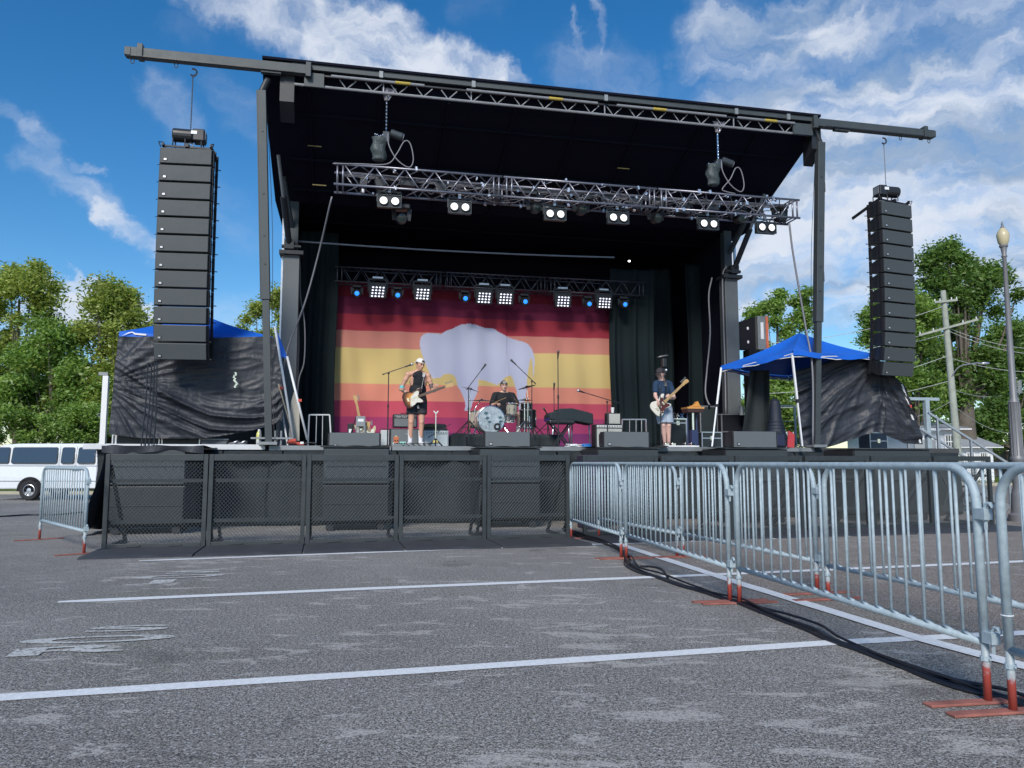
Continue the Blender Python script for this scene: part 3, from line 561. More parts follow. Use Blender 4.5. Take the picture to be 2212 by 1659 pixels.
# interior walls
m = MB(); zt = 6.76
m.box((UL-.02, 4.9, (DZ+zt)/2), (.06, 3.4, zt-DZ)); m.box((UR+.02-.12, 4.9, (DZ+zt)/2), (.06, 3.4, zt-DZ)); m.box(((UL+6.75)/2, 6.6, (DZ+zt)/2), (6.75-UL, .06, zt-DZ))
u_a, za = V(1447, 900, 6.6); u_b, zb = V(1486, 838, 6.6)
m.box(((u_b+UR-.1)/2, 6.6, (DZ+zt)/2), (UR-.1-u_b, .06, zt-DZ)); 
if u_a > 6.75: m.box(((6.75+u_a)/2, 6.6, (DZ+zt)/2), (u_a-6.75, .06, zt-DZ))
m.box(((u_a+u_b)/2, 6.6, (zb+zt)/2), (u_b-u_a+.02, .06, zt-zb)); m.build('backing_wall', dark, st)
# horizontal pipe under the roof
pl, pr = V(640, 521, 3.6), V(1352, 566, 3.6); m = MB(); m.tube(sag((pl[0], 3.6, pl[1]), (pr[0]-.3, 3.6, pr[1]+.1), .05), .022, 7); m.build('pipe', tubem, st)
m = MB(); m.ell((pr[0]+.05, 3.5, pr[1]), (.032, .02, .022)); m.build('work_light', M('lit_bulb', (1, 1, 1), .4, var=0, emit=(1, .98, .9), es=3), st)
# skirt of the deck
def folds(u0, u1, z0, z1, v, n, amp, seed=0, lean=0.):
    rr = random.Random(seed); ph = [rr.uniform(0, 6.28) for _ in range(6)]; L = u1-u0
    def fn(a, b):
        z = z0+(z1-z0)*b; s = 0
        for i, k in enumerate((1., 1.7, 2.6, .45)): s += math.sin(a*n*k*2*PI*.5+ph[i]+.5*math.sin(b*3+ph[i+1]))*(1, .55, .3, .9)[i]
        w_ = .6+.5*(1-b); return (u0+L*a+.02*math.sin(b*7+ph[2]), v+amp*s*w_+lean*(1-b), z)
    return fn
def drape(name, u0, u1, z0, z1, v, n, amp, mat, par, seed=0, nu=None, nv=14, lean=0.):
    m = MB(); m.grid(folds(u0, u1, z0, z1, v, n, amp, seed, lean), nu or max(20, int(n*14)), nv); o = m.build(name, mat, par, smooth='all')
    s = o.modifiers.new('s', 'SOLIDIFY'); s.thickness = .006; return o
drape('deck_skirt', UL, UR, .02, DZ-.08, .04, 16, .035, skirtm, st, 3); drape('deck_skirt', WL, UL, .02, DZ-.08, .05, 5, .05, skirtm, st, 4); drape('deck_skirt', UR, WR, .02, DZ-.1, .05, 5, .05, skirtm, st, 5)
# gathered cloth swags hanging on the deck front
m = MB()
for k in range(13):
    u0 = UL-1.7+k*.98; d_ = random.uniform(.08, .2)
    m.grid(lambda a, b, u0=u0, d_=d_: (u0+.95*a, -.06-.05*math.sin(b*PI)+.015*math.sin(a*20+b*4), DZ-.1-b*(.1+d_*math.sin(a*PI)+.03*math.sin(a*9))), 16, 6)
m.build('cloth_swag', skirtm, st, smooth='all')
# ---------------------------------------------------------------- curtains and banner
def curtain(label, x0, x1, v, ztop=6.0, n=7, amp=.05, seed=1, ang=0.):
    u0 = V(x0, 700, v)[0]; u1 = V(x1, 700, v)[0]; r = TS('curtain', label, 'curtain', u0, v, DZ, 0, 'black stage curtains')
    o = drape('cloth', 0, u1-u0, .01, ztop-DZ, 0, n, amp, curt, r, seed, nv=20); return r
curtain('dark green black curtain hanging left of the striped banner', 628, 727, 4.3, 6.5, 5, .05, 4)
curtain('dark curtain hanging right beside the striped banner', 1318, 1412, 4.3, 6.0, 5, .055, 9)
curtain('black curtain in the shadow behind the bass player', 1408, 1452, 5.2, 6.3, 3, .05, 12)
curtain('black curtain between the bass player and the right tower', 1484, 1572, 4.6, 6.3, 4, .04, 14)
BV = 4.62
def toV(x, y): return V(x/1.7361, y/1.7361, BV)
bn = TS('banner', 'striped sunset banner with a pale bison shape hanging behind the band', 'banner', 0, BV, 0, 0)
uL0 = toV(1254, 1250)[0]; uR0 = toV(2300, 1250)[0]; zb0 = DZ+.02; ztop = toV(1254, 1050)[1]
bz = [toV(1255, y)[1] for y in (1109, 1174, 1236, 1301, 1435, 1499, 1560, 1621)]
def lin(c): return tuple(((k/255+.055)/1.055)**2.4 if k/255 > .04045 else k/255/12.92 for k in c)
SC = [lin(c) for c in ((122,36,50),(120,44,74),(172,60,74),(212,138,124),(222,194,130),(228,146,124),(202,84,104),(170,66,108),(126,56,108))]
c2 = lambda x, y: toV(1100+.3617*x, 950+.3617*y); cd = lambda x, y: toV(1650+.2833*x, 1250+.2833*y)
bis = [c2(*p) for p in ((1345,1080),(1318,1000),(1308,930),(1322,868),(1355,840),(1400,829),(1470,836),(1530,840),(1580,808),(1640,788),(1690,760),(1740,738),(1820,729),(1900,745),(1950,762),(2000,774),(2070,776),(2100,790),(2130,815),(2212,855))]
bis += [cd(*p) for p in ((860,28),(1000,78),(1100,108),(1170,140),(1215,195),(1243,260),(1258,330),(1256,430),(1246,560),(1232,600),(1236,480),(1228,370),(1212,310),(1195,370),(1172,480),(1160,600),(1152,720),(1140,860),(1120,1010),(1130,1150),(1060,1150),(1050,1010),(1030,870),(1024,770),(1000,690),(978,620),(960,575),(930,558),(890,566),(850,600),(800,650),(762,686),(700,660),(600,628),(505,612),(502,700),(490,790),(455,870),(430,920),(415,980),(390,1028),(320,1022),(340,960),(330,900),(300,820),(270,760),(232,705),(222,650),(205,590),(170,548),(100,538),(50,545),(0,590))]
bis += [c2(*p) for p in ((1490,1290),(1450,1306),(1425,1270),(1400,1220),(1370,1150))]
nu, nv = 460, 230; uu = np.linspace(uL0, uR0, nu+1); zz = np.linspace(zb0, ztop, nv+1); Ug, Zg = np.meshgrid(uu, zz)
ins_ = np.zeros(Ug.shape, bool); pn = len(bis)
for i in range(pn):
    (x1, y1), (x2, y2) = bis[i], bis[(i+1) % pn]
    if y1 == y2: continue
    c = ((y1 > Zg) != (y2 > Zg)) & (Ug < (x2-x1)*(Zg-y1)/(y2-y1)+x1); ins_ ^= c
colr = np.zeros(Ug.shape+(4,)); colr[..., 3] = 1; idx = np.zeros(Ug.shape, int)
for b in bz: idx += (Zg < b)
for k, c in enumerate(SC): colr[idx == k, :3] = c
colr[ins_, :3] = lin((198, 199, 222))
a_ = (Ug-uL0)/(uR0-uL0); b_ = (Zg-zb0)/(ztop-zb0)
Fd = 1.9*(.018*np.sin(a_*42+1.3*np.sin(b_*3)+b_*2)*np.exp(-((a_-.25)/.25)**2)+.010*np.sin(a_*70+b_*3)+.02*np.sin(a_*11+b_*1.5)+.014*np.sin(a_*27+b_*5)*(a_ > .6)+.02*np.sin(a_*60-(1-b_)*9)*np.exp(-((a_-.02)/.09)**2)*(1-b_*.6)+.014*np.sin(a_*33-b_*16)*np.exp(-((a_-.14)/.1)**2)*(1-b_))
Ug2 = Ug+np.where(a_ < .04, -.12*(1-b_)*(1-a_/.04), 0)
me = bpy.data.meshes.new('banner_cloth'); V3 = np.stack([Ug2, Fd, Zg], -1).reshape(-1, 3)
I = np.arange((nu+1)*(nv+1)).reshape(nv+1, nu+1); Fq = np.stack([I[:-1, :-1], I[:-1, 1:], I[1:, 1:], I[1:, :-1]], -1).reshape(-1, 4)
me.from_pydata(V3.tolist(), [], Fq.tolist()); ca = me.color_attributes.new('stripes', 'FLOAT_COLOR', 'POINT'); ca.data.foreach_set('color', colr.reshape(-1)); me.polygons.foreach_set('use_smooth', [True]*len(Fq))
bmt = bpy.data.materials.new('banner_print'); bmt.use_nodes = True; t = bmt.node_tree; b = t.nodes['Principled BSDF']; b.inputs['Roughness'].default_value = .85; b.inputs['Specular IOR Level'].default_value = .2
t.links.new(nd(t, 'ShaderNodeVertexColor', layer_name='stripes').outputs[0], b.inputs['Base Color']); me.materials.append(bmt)
bo = bpy.data.objects.new('banner_cloth', me); COL.objects.link(bo); bo.parent = bn
# ---------------------------------------------------------------- trusses
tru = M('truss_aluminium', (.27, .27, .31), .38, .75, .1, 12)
def boxtruss(name, label, u0, u1, v0, z0, h, secs, mat, r=.021, dep=None, rb=.012):
    dep = dep or h; rt = TS(name, label, 'truss', u0, v0, z0); L = (u1-u0)/secs
    for s in range(secs):
        m = MB(); a = s*L+.015; b = (s+1)*L-.015
        for y in (0, dep):
            for z in (0, h): m.cyl((a, y, z), (b, y, z), r, n=8)
        for e in (a+.06, a+.16, b-.16, b-.06):
            for y in (0, dep): m.cyl((e, y, 0), (e, y, h), r*.8, n=6)
            for z in (0, h): m.cyl((e, 0, z), (e, dep, z), r*.6, n=6)
        k = 10; st_ = (b-a-.36)/k
        for i in range(k):
            x0 = a+.18+i*st_; x1 = x0+st_; zz0, zz1 = ((0, h) if i % 2 else (h, 0))
            for y in (0, dep): m.cyl((x0, y, zz0), (x1, y, zz1), rb, n=6)
            for z in (0, h): m.cyl((x0, 0 if i % 2 else dep, z), (x1, dep if i % 2 else 0, z), rb*.8, n=5)
        m.build('truss_section', mat, rt, smooth='all')
    return rt
tv = -.1; (tu0, tz1), (tu1, _) = V(720, 353, tv), V(1728, 433, tv); tz0 = V(720, 397, tv)[1]; th = tz1-tz0
ft_ = boxtruss('lighting_truss', 'long aluminium box truss carrying pairs of round lamps above the stage front', tu0, tu1, tv, tz0, th, 3, tru, .023, .45, .014)
bv = 4.0; (bu0, bz1), (bu1, _) = V(722, 574, bv), V(1395, 607, bv); bz0 = bz1-.36
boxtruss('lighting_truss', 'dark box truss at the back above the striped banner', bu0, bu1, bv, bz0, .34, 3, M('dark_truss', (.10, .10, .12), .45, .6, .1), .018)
# tangled cables on the front truss
cb = T('cable_loom', 'loose dark cables tangled inside the front truss', W(0, 0, 0), 0) if False else TS('cable_loom', 'loose cables tangled inside the front truss', 'cables', tu0, tv, tz0)
m = MB(); m2 = MB(); L = tu1-tu0
for k in range(46):
    x = random.uniform(.3, L-1.2); y = random.uniform(.05, .4); z = random.uniform(.02, .25); pts = [Vector((x+i*random.uniform(.08, .22), y+random.uniform(-.05, .05), z+random.uniform(-.09, .12))) for i in range(6)]
    (m if k % 3 else m2).tube(spline(pts, 4), random.choice((.006, .008, .011)), 5)
for k in range(4): m.tube(sag((.2, .1+.07*k, .28), (L-.2, .1+.07*k, .30), .05, 20), .011, 5)
m.build('cable', M('grey_cable', (.16, .16, .18), .5, var=0), cb, smooth='all')
for k in range(60): x = random.uniform(.2, L-.2); MB().box((x, random.choice((0, .45, .2)), random.choice((0, 0, th*.5, th))+random.uniform(-.03, .05)), (random.uniform(.02, .06), .05, random.uniform(.03, .08)), (0, random.uniform(-.5, .5), 0)).build('clamp', alu, cb)
for k in range(16): x = .4+k*L/17+random.uniform(-.15, .15); MB().box((x, .24, random.uniform(.06, .2)), (random.uniform(.12, .3), .2, random.uniform(.1, .22)), (0, random.uniform(-.3, .3), 0)).build('dimmer_box', blk, cb, bev=.01)
m2.build('cable', blk, cb, smooth='all')
# ---------------------------------------------------------------- lamps
lamp_on = M('lit_round_lamp', (.9, .9, .9), .3, var=0, emit=(1, 1, .97), es=.6); reflm = M('reflector_rim', (.35, .35, .34), .3, .8, 0)
def duo(label, x, y, lit=True, w=.43):
    u, z = V(x, y, tv+.05); r = TS('twin_lamp', label, 'stage lamp', u, tv+.05, z, 0, 'twin round lamps under the front truss')
    MB().box((0, .04, 0), (w, .1, .23)).build('housing', blk, r, bev=.008); f = MB()
    for a, b in (((-w/2, -.115), (w/2, -.115)), ((w/2, -.115), (w/2, .115)), ((w/2, .115), (-w/2, .115)), ((-w/2, .115), (-w/2, -.115))): f.bar((a[0], -.02, a[1]), (b[0], -.02, b[1]), .012)
    f.build('frame', steel, r)
    for s_ in (-1, 1): l = MB().lathe([(.0,-.045),(.05,-.042),(.068,-.025),(.07,0)], (s_*.105, -.012, .0), (0, 1, 0), 20).build('lamp', lamp_on, r, smooth=True); MB().lathe([(.071,.0),(.073,-.035),(.082,-.035),(.084,.005)], (s_*.105, -.012, 0), (0, 1, 0), 20, False).build('rim', blk, l, smooth=True)
    m = MB(); m.bar((-w/2, .04, 0), (-w/2, .04, .19), .012, .03); m.bar((w/2, .04, 0), (w/2, .04, .19), .012, .03); m.bar((-w/2, .04, .19), (w/2, .04, .19), .012, .03); m.build('yoke', steel, r); MB().box((0, .04, .23), (.05, .05, .1)).build('clamp', alu, r)
for i, (x, y) in enumerate(((841,435),(993,448),(1199,463),(1335,471),(1530,484),(1655,492))):
    duo(('twin round lamp under the front truss nearest the left chain motor', 'twin round lamp second from the left under the front truss', 'twin round lamp third from the left under the front truss', 'twin round lamp fourth from the left under the front truss',
         'twin round lamp below the right chain motor under the front truss', 'twin round lamp seen against the sky at the right end of the front truss')[i], x, y)
def mover(label, x, y, v, col=None, big=1., grp='dark moving lights on the front truss'):
    u, z = V(x, y, v); r = TS('moving_light', label, 'moving light', u, v, z, 0, grp)
    MB().box((0, .1, .22*big), (.3*big, .26*big, .09*big)).build('base', blk, r, bev=.02); [MB().bar((s_*.15*big, .1, .2*big), (s_*.13*big, .1, -.02), .03, .08).build('yoke_arm', blk, r) for s_ in (-1, 1)]
    h = MB().lathe([(.05,.16),(.1,.12),(.11,.02),(.1,-.09),(.085,-.12)], (0, .06, 0), (0, 1, .25), 16).build('head', blk, r, smooth=True)
    MB().lathe([(.0,-.132),(.04*big,-.13),(.075*big,-.121)], (0, .06, 0), (0, 1, .25), 16).build('lens', col or M('dark_lens', (.02, .03, .03), .1, var=0), h, smooth=True)
for i, (x, y) in enumerate(((868,470),(1158,448),(1258,452),(1420,470),(1600,470),(1690,468))):
    mover(('dark moving light left of centre behind the first twin lamp', 'dark moving light just left of the third twin lamp', 'dark moving light right of the third twin lamp', 'dark moving light right of the fourth twin lamp', 'dark moving light at the stage edge near the right truss end', 'dark moving light between the last twin lamp and the truss end')[i], x, y, tv+.25)
bl = M('lit_blue_lens', (.02, .15, .6), .3, var=0, emit=(.02, .22, 1.), es=1.0)
for i, (x, y) in enumerate(((771,632),(859,636),(1005,643),(1134,650),(1272,655),(1349,656))):
    mover(('blue glowing light at the left end of the back truss', 'blue glowing light second from the left on the back truss', 'blue glowing light above the bison shape', 'blue glowing light above the drummer', 'blue glowing light fifth from the left on the back truss', 'blue glowing light over the dark curtain at the right end')[i], x, y, bv-.12, bl, .7, 'blue moving lights on the back truss')
led = M('lit_led_cell', (1, 1, 1), .3, var=0, emit=(.80, .82, 1), es=.8)
for i, (x, y) in enumerate(((816,629),(913,634),(1046,642),(1092,644),(1217,650),(1306,653))):
    u, z = V(x, y, bv-.1); r = TS('led_panel', ('square panel of sixteen white lights nearest the left curtain', 'square panel of sixteen white lights second from the left', 'square panel of sixteen white lights left one of the middle pair', 'square panel of sixteen white lights right one of the middle pair', 'square panel of sixteen white lights fifth from the left', 'square panel of sixteen white lights nearest the right curtain')[i], 'led panel', u, bv-.1, z, 0, 'square led panels on the back truss')
    MB().box((0, .08, .03), (.40, .14, .36)).build('housing', blk, r, bev=.01); m = MB()
    if i == 0: cell = MB().ell((0, 0, 0), (.025, .012, .019), n=10, m=6).build('led_cell', led, r, smooth='all')
    for k in range(16):
        c_ = cell if i == k == 0 else cell.copy()
        if c_ is not cell: COL.objects.link(c_)
        c_.parent = r; c_.location = (-.12+.08*(k % 4)+.008*(k//4)-.01, 0, -.12+.07*(k//4))
    m = MB(); [m.bar((s_*.21, .08, 0), (s_*.21, .08, .3), .015, .04) for s_ in (-1, 1)]; m.bar((-.21, .08, .3), (.21, .08, .3), .015, .04); m.build('yoke', blk, r); MB().box((0, .08, .33), (.24, .1, .04)).build('clamp', alu, r)
# ---------------------------------------------------------------- chain motors
def chain(p, q, r=.006, s=.03):
    m = MB(); p = Vector(p); q = Vector(q); n = max(2, int((q-p).length/(s*.8))); x, y, z = basis(q-p)
    for i in range(n):
        c = p.lerp(q, (i+.5)/n); w_ = x if i % 2 else y; m.tube([c+z*s*.6*math.cos(R(a))+w_*s*.28*math.sin(R(a)) for a in range(0, 360, 60)], r, 4, True)
    return m
def hook(m, c, s=.1): m.tube([Vector(c)+Vector((s*.5*math.sin(R(a)), 0, s*.5*math.cos(R(a))-s*.4)) for a in range(-20, 250, 30)], s*.13, 6)
def motor(label, u, v, z, zt, lng=.5, bag=False, zb=None, flip=1):
    r = TS('chain_motor', label, 'chain hoist', u, v, z, 0, 'electric chain motors')
    if not bag:
        m = MB(); m.cyl((-lng*.55*flip, 0, 0), (lng*.1*flip, 0, 0), .12, n=18); m.box((lng*.3*flip, 0, 0), (lng*.38, .24, .22)); m.build('motor_body', blk, r, bev=.02); MB().box((lng*.16*flip, -.125, .03), (.1, .01, .06)).build('label_plate', white, r); MB().box((lng*.5*flip, 0, 0), (.012, .17, .15)).build('end_plate', alug, r)
        m = MB()
        for a in (-.42, -.1, .33): m.tube([(a*lng*1.2, -.1, -.22), (a*lng*1.2, -.1, -.1), (a*lng*1.2, .1, -.1), (a*lng*1.2, .1, -.22)], .012, 6)
        m.build('cradle', blk, r); m = chain((0, 0, zt-z-.1), (0, 0, .1)); hook(m, (0, 0, zt-z), .13); m.build('chain', M('chain_steel', (.25, .26, .28), .4, .7, 0), r)
        m = MB(); hook(m, (0, 0, -.13), .1); m.build('hook', alu, r)
    else:
        # canvas chain bag beside the motor
        m = MB(); m.grid(lambda a, b: ((-.13+.02*math.sin(b*9))+(.115+.03*b+.012*math.sin(a*25+b*6))*math.cos(a*2*PI), (.08+.02*b)*math.sin(a*2*PI)+.01*math.sin(b*12), -.42+.42*b), 30, 10); m.ell((-.13, 0, -.4), (.12, .09, .05)); m.build('chain_bag', fabric('grey_canvas', (.045, .06, .062), .5, .5, 14, 1.), r, smooth='all')
        m = MB(); m.cyl((.08, 0, .12), (.3, 0, .06), .075, n=16); m.box((0, 0, .02), (.12, .14, .2)); m.build('motor_body', M('motor_grey', (.05, .06, .07), .4, .3), r, bev=.01); MB().lathe([(.0,.02),(.06,.015),(.07,0)], (.31, 0, .058), (1, 0, -.25), 12).build('end_plate', alu, r)
        m = chain((0, 0, zt-z-.15), (0, 0, .12), .009, .042); hook(m, (0, 0, zt-z-.02), .1)
        for k in range(7): m.ell((-.2+.035*k, random.uniform(-.04, .04), .02+random.uniform(0, .04)), (.018, .014, .018), n=8, m=5)
        m.build('chain', chrome, r); m = MB(); m.grid(lambda a, b: ((a-.5)*(.28-.2*b)+.04*(1-b), .02*math.sin(a*12), zt-z+.12-.24*b), 8, 5); m.build('sling', M('grey_sling', (.22, .21, .24), .8, bump=.3), r, smooth='all')
        m = MB(); m.tube(spline([(.03, -.06, .1), (.05, -.08, -.15), (.2, -.1, -.42), (.42, -.1, -.55), (.5, -.1, -.4), (.44, -.1, -.1), (.33, -.1, -.06), (.2, -.1, -.3), (.02, -.1, -.52), (-.5, -.1, zb-z+.02) if u < 2 else (.1, -.1, zb-z+.05), (-.95, -.12, zb-z-.02) if u < 2 else (.3, -.1, zb-z+.02)], 6), .011, 6); m.build('cable', M('grey_rubber_cable', (.2, .2, .22), .5, var=0), r, smooth='all')
    return r
u1_, z1_ = V(834, 300, -.02); motor('chain motor with grey canvas bag over the left part of the front truss', u1_, -.02, z1_, 7.93, bag=True, zb=tz1)
u2_, z2_ = V(1552, 358, -.02); motor('chain motor with grey canvas bag over the right part of the front truss', u2_, -.02, z2_, 7.93, bag=True, zb=tz1)
# ---------------------------------------------------------------- hanging speaker lines
badge = M('silver_badge', (.55, .56, .58), .35, .5, 0); rigm = M('black_rigging', (.02, .02, .024), .5, .3, .1)
def cabmesh(w=.87, h=.285, d=.40):
    b = MB(); zs = h/2; b.add([(-w/2, 0, -zs), (w/2, 0, -zs), (w/2, 0, zs), (-w/2, 0, zs), (-w/2+.05, d, -zs*.7), (w/2-.05, d, -zs*.7), (w/2-.05, d, zs*.7), (-w/2+.05, d, zs*.7), (-w/2, d*.45, -zs), (w/2, d*.45, -zs), (w/2, d*.45, zs), (-w/2, d*.45, zs)],
        [(0,1,9,8),(8,9,5,4),(1,2,10,9),(9,10,6,5),(2,3,11,10),(10,11,7,6),(3,0,8,11),(11,8,4,7),(4,5,6,7),(0,3,2,1)])
    return b
def cabinet(par, w=.87, h=.285, d=.40, name='cabinet', rig=True):
    c = cabmesh(w, h, d).build(name, blk, par, bev=.006); g = MB(); g.box((0, -.012, 0), (w-.015, .022, h-.012)); gr = g.build('grille', cabm, c, bev=.006)
    MB().box((-w/2+.1, -.027, -h/2+.065), (.062, .008, .05)).build('badge_frame', blk, c); MB().box((-w/2+.1, -.033, -h/2+.065), (.042, .006, .03)).build('badge', badge, c)
    if rig:
        m = MB()
        for s_ in (-1, 1): m.box((s_*(w/2+.008), .07, 0), (.02, .05, h*1.02)); m.box((s_*(w/2-.0), .33, 0), (.04, .05, h*1.04)); m.cyl((s_*(w/2), .36, -h*.3), (s_*(w/2+.06), .38, -h*.3), .009, n=6); m.cyl((s_*(w/2-.02), .07, -h/2), (s_*(w/2+.055), .07, -h/2), .007, n=6); m.cyl((s_*(w/2-.06), .3, h/4), (s_*(w/2+.03), .3, h/4), .008, n=6); m.box((s_*(w/2-.03), .22, -.04), (.03, .07, .05))
        m.build('rigging', rigm, c)
    return c
def array(label, uc, vfront, ztop, n=12, dz=.3105, angs=None, rz=0.):
    r = TS('line_array', label, 'speaker array', uc, vfront, ztop, rz, 'hanging speaker lines'); z = 0.; y = 0.; a = 0.; proto = None
    for i in range(n):
        a = angs[i]; cz = z-dz/2*math.cos(a); cy = y+dz/2*math.sin(a)
        if proto is None: c = proto = cabinet(r)
        else: c = copy_tree(proto, parent=r)
        c.location = (0, cy, cz); c.rotation_euler = (-a, 0, 0) if False else (a, 0, 0); z -= dz*math.cos(a); y += dz*math.sin(a)
    m = MB(); m.bar((-.42, .3, .03), (.42, .3, .03), .06); m.bar((-.40, .05, .04), (.40, .05, .02), .03)
    for s_ in (-1, 1): m.bar((s_*.4, .0, .06), (s_*.4, .8 if uc > 3 else .42, -.16 if uc > 3 else -.05), .03, .06); m.tube([(s_*.43, 0, .0), (s_*.46, -.02, .08), (s_*.40, .05, .1)], .01, 6)
    m.bar((0, 0, .05), (0, .5, .05), .06); m.build('fly_bar', rigm, r); return r
an = [R(k) for k in (0, 0, .5, .7, 1., 1.4, 1.8, 2.4, 3.2, 4.5, 8, 13)]
an = [-k for k in an]
arrL = array('left hanging line of twelve black speaker cabinets under the left beam', -4.07, -.12, 6.55, angs=[-x for x in an], rz=R(-5))
arrR = array('right hanging line of twelve black speaker cabinets under the right beam', 10.1, -.10, 6.60, angs=[-x for x in an], rz=R(10))
motor('black chain motor on top of the left speaker line', -4.05, .05, 6.83, 8.07, .52)
motor('black chain motor on top of the right speaker line', 10.0, .05, 6.88, 8.07, .5, flip=-1)
m = MB()
for k, (x0, x1) in enumerate(((317,305),(325,314),(331,322),(336,333))):
    a = V(x0+3, 783, .1); b = V(x1, 975, -.06); m.tube([(a[0], .1, a[1]), ((a[0]+b[0])/2+.01, .03, (a[1]+b[1])/2), (b[0], -.1, b[1])], .012, 6)
c_ = TS('speaker_cable', 'dark cables dropping from the left speaker line to the deck', 'cable', 0, 0, 0); m.build('cable', blk, c_)
m = MB()
for k, x in enumerate((1815, 1881, 1887)):
    pass
def barecable(label, pts, r=.012, mat=None, name='hanging_cable'): tag(MB().tube(spline(pts, 6), r, 6).build(name, mat or M('grey_rubber_cable', (.2, .2, .22), .5, var=0), smooth='all'), label, 'cable')
def VW(x, y, v): u, z = V(x, y, v); return W(u, v, z)
barecable('long cable slanting from the left truss end down to the stage', [VW(717,425,-.1), VW(712,445,-.05), VW(690,540,.6), VW(660,650,.9), VW(620,760,1.2), VW(604,860,1.2), VW(601,950,1.2)], .016)
barecable('long cable hanging from the right truss end behind the right leg', [VW(1705,482,-.1), VW(1712,540,-.05), VW(1727,630,0), VW(1741,710,0), VW(1755,800,-.1), VW(1756,960,-.1)], .02)
barecable('pale cable looping down beside the right tower', [VW(1538,600,3.0), VW(1531,640,3.0), VW(1534,720,3.), VW(1527,800,3.), VW(1524,850,2.9), VW(1535,880,2.8), VW(1550,900,2.6)], .02)
barecable('pale cable hanging straight beside the right tower', [VW(1569,575,2.9), VW(1561,600,2.9), VW(1563,700,2.9), VW(1566,790,2.9), VW(1568,900,2.8)], .02)
barecable('grey cable hanging beside the left tower', [VW(644,560,3.3), VW(643,650,3.3), VW(645,740,3.3), VW(642,830,3.2), VW(640,950,3.2)], .02)
barecable('thin grey cable curving in front of the left curtain', [VW(648,560,3.3), VW(649,640,3.3), VW(658,700,3.2), VW(657,780,3.1), VW(644,830,3.), VW(640,945,2.8)], .016)
# ================================================================ steel crowd barriers
rst = M('worn_red_paint', (.52, .10, .07), .65, var=.35, vs=14); rust = M('worn_orange_plate', (.30, .11, .085), .85, var=.5, vs=9)
def legpaint():
    m = bpy.data.materials.new('painted_leg'); m.use_nodes = True; t = m.node_tree; b = t.nodes['Principled BSDF']
    P = nd(t, 'ShaderNodeTexCoord').outputs['Object']; s = nd(t, 'ShaderNodeSeparateXYZ', inp={0: P}); n = noise(t, P, 22., 3, .6)
    k = ss(t, mth(t, 'ADD', s.outputs[2], mth(t, 'MULTIPLY', mth(t, 'SUBTRACT', n.outputs[0], .5), .22)), .135, .175)
    t.links.new(mixc(t, k, (.36, .06, .045, 1), (.36, .41, .43, 1)), b.inputs['Base Color']); b.inputs['Roughness'].default_value = .5; return m
lpt = legpaint()
def barrier_mesh(root, L, nb, H=1.1, zb=.27):
    r = .021; rc = .17; fr = [(0, 0, zb)]
    fr += [(0, 0, H-r-rc)]+[(rc-rc*math.cos(R(a)), 0, H-r-rc+rc*math.sin(R(a))) for a in range(15, 91, 15)]
    fr += [(L-rc+rc*math.sin(R(a)), 0, H-r-rc+rc*math.cos(R(a))) for a in range(0, 91, 15)]+[(L, 0, zb)]
    MB().tube(fr, r, 14, False).build('frame', galv, root, smooth='all'); MB().tube([(0, 0, zb), (L, 0, zb)], .018, 10).build('bottom_rail', galv, root, smooth='all')
    m = MB()
    for i in range(1, nb+1):
        x = L*i/(nb+1); zt = H-.03 if rc < x < L-rc else H-.05-rc*(1-math.sin(math.acos(min(1, 1-min(x, L-x)/rc)))); m.cyl((x, 0, zb), (x, 0, zt), .0085, n=8); m.box((x+.03, 0, zb+.018), (.05, .02, .012), (0, .25, 0))
    m.build('upright_bar', galv, root, smooth='all')
    for x in (0, L):
        MB().cyl((x, 0, 0.01), (x, 0, zb+.02), .0175, n=12).build('leg', lpt, root, smooth='all'); f = MB(); f.box((x, 0, .008), (.06, .62, .012)); f.build('foot', rust, root, bev=.003)
        c = MB(); c.cyl((x, 0, zb-.08), (x, 0, zb-.06), .024, n=10); c.cyl((x-.03, 0, zb-.07), (x+.03, 0, zb-.07), .006, n=6); c.build('collar', galv, root)
    for z in (.86, .30):
        hk = MB(); hk.box((L+.04, 0, z), (.06, .045, .05)); hk.tube([(L+.05, 0, z-.07), (L+.05, 0, z+.03), (L+.065, 0, z+.05), (L+.085, 0, z+.05), (L+.10, 0, z+.03)], .009, 6)
        hk.build('hook', galv, root)
def barrier(label, p, q, nb=20, grp=None, H=1.1):
    d = (q-p); an = math.atan2(d.y, d.x); r = T('crowd_barrier', label, 'barrier', p, an, grp); r.location.z = gz(p.x, p.y); barrier_mesh(r, (q-p).length, nb, H); return r
GB = 'steel barriers in the foreground'
a0, a1, b0, b1, e0, e1, f0 = G(1234, 1164), G(1342, 1206), G(1353, 1208), G(1577, 1300), G(1598, 1304), G(2135, 1519), G(2189, 1540)
f1 = f0+(e1-e0).normalized()*2.5; h0, h1, i0, i1, j0 = G(1294, 1161), G(1463, 1203), G(1476, 1204.5), G(1766, 1283), G(1790, 1296); j1 = j0+(i1-i0).normalized()*2.5
barrier('steel barrier touching the black mesh fence, farthest of the near row', a0, a1, 18, GB); barrier('second steel barrier from the mesh fence in the near row', b0, b1, 18, GB)
barrier('large steel barrier in the near row ending above the nearest red feet', e0, e1, 18, GB); barrier('steel barrier cut off by the right edge of the photograph, nearest the camera', f0, f1, 18, GB)
barrier('steel barrier farthest back in the row behind, against the mesh fence', h0, h1, 18, GB)
barrier('second steel barrier in the row behind', i0, i1, 18, GB)
barrier('steel barrier running off to the right edge in the row behind', j0, j1, 18, GB)
barrier('lone steel barrier standing in front of the white van', G(85, 1166), G(181, 1197), 18, None, 1.04)
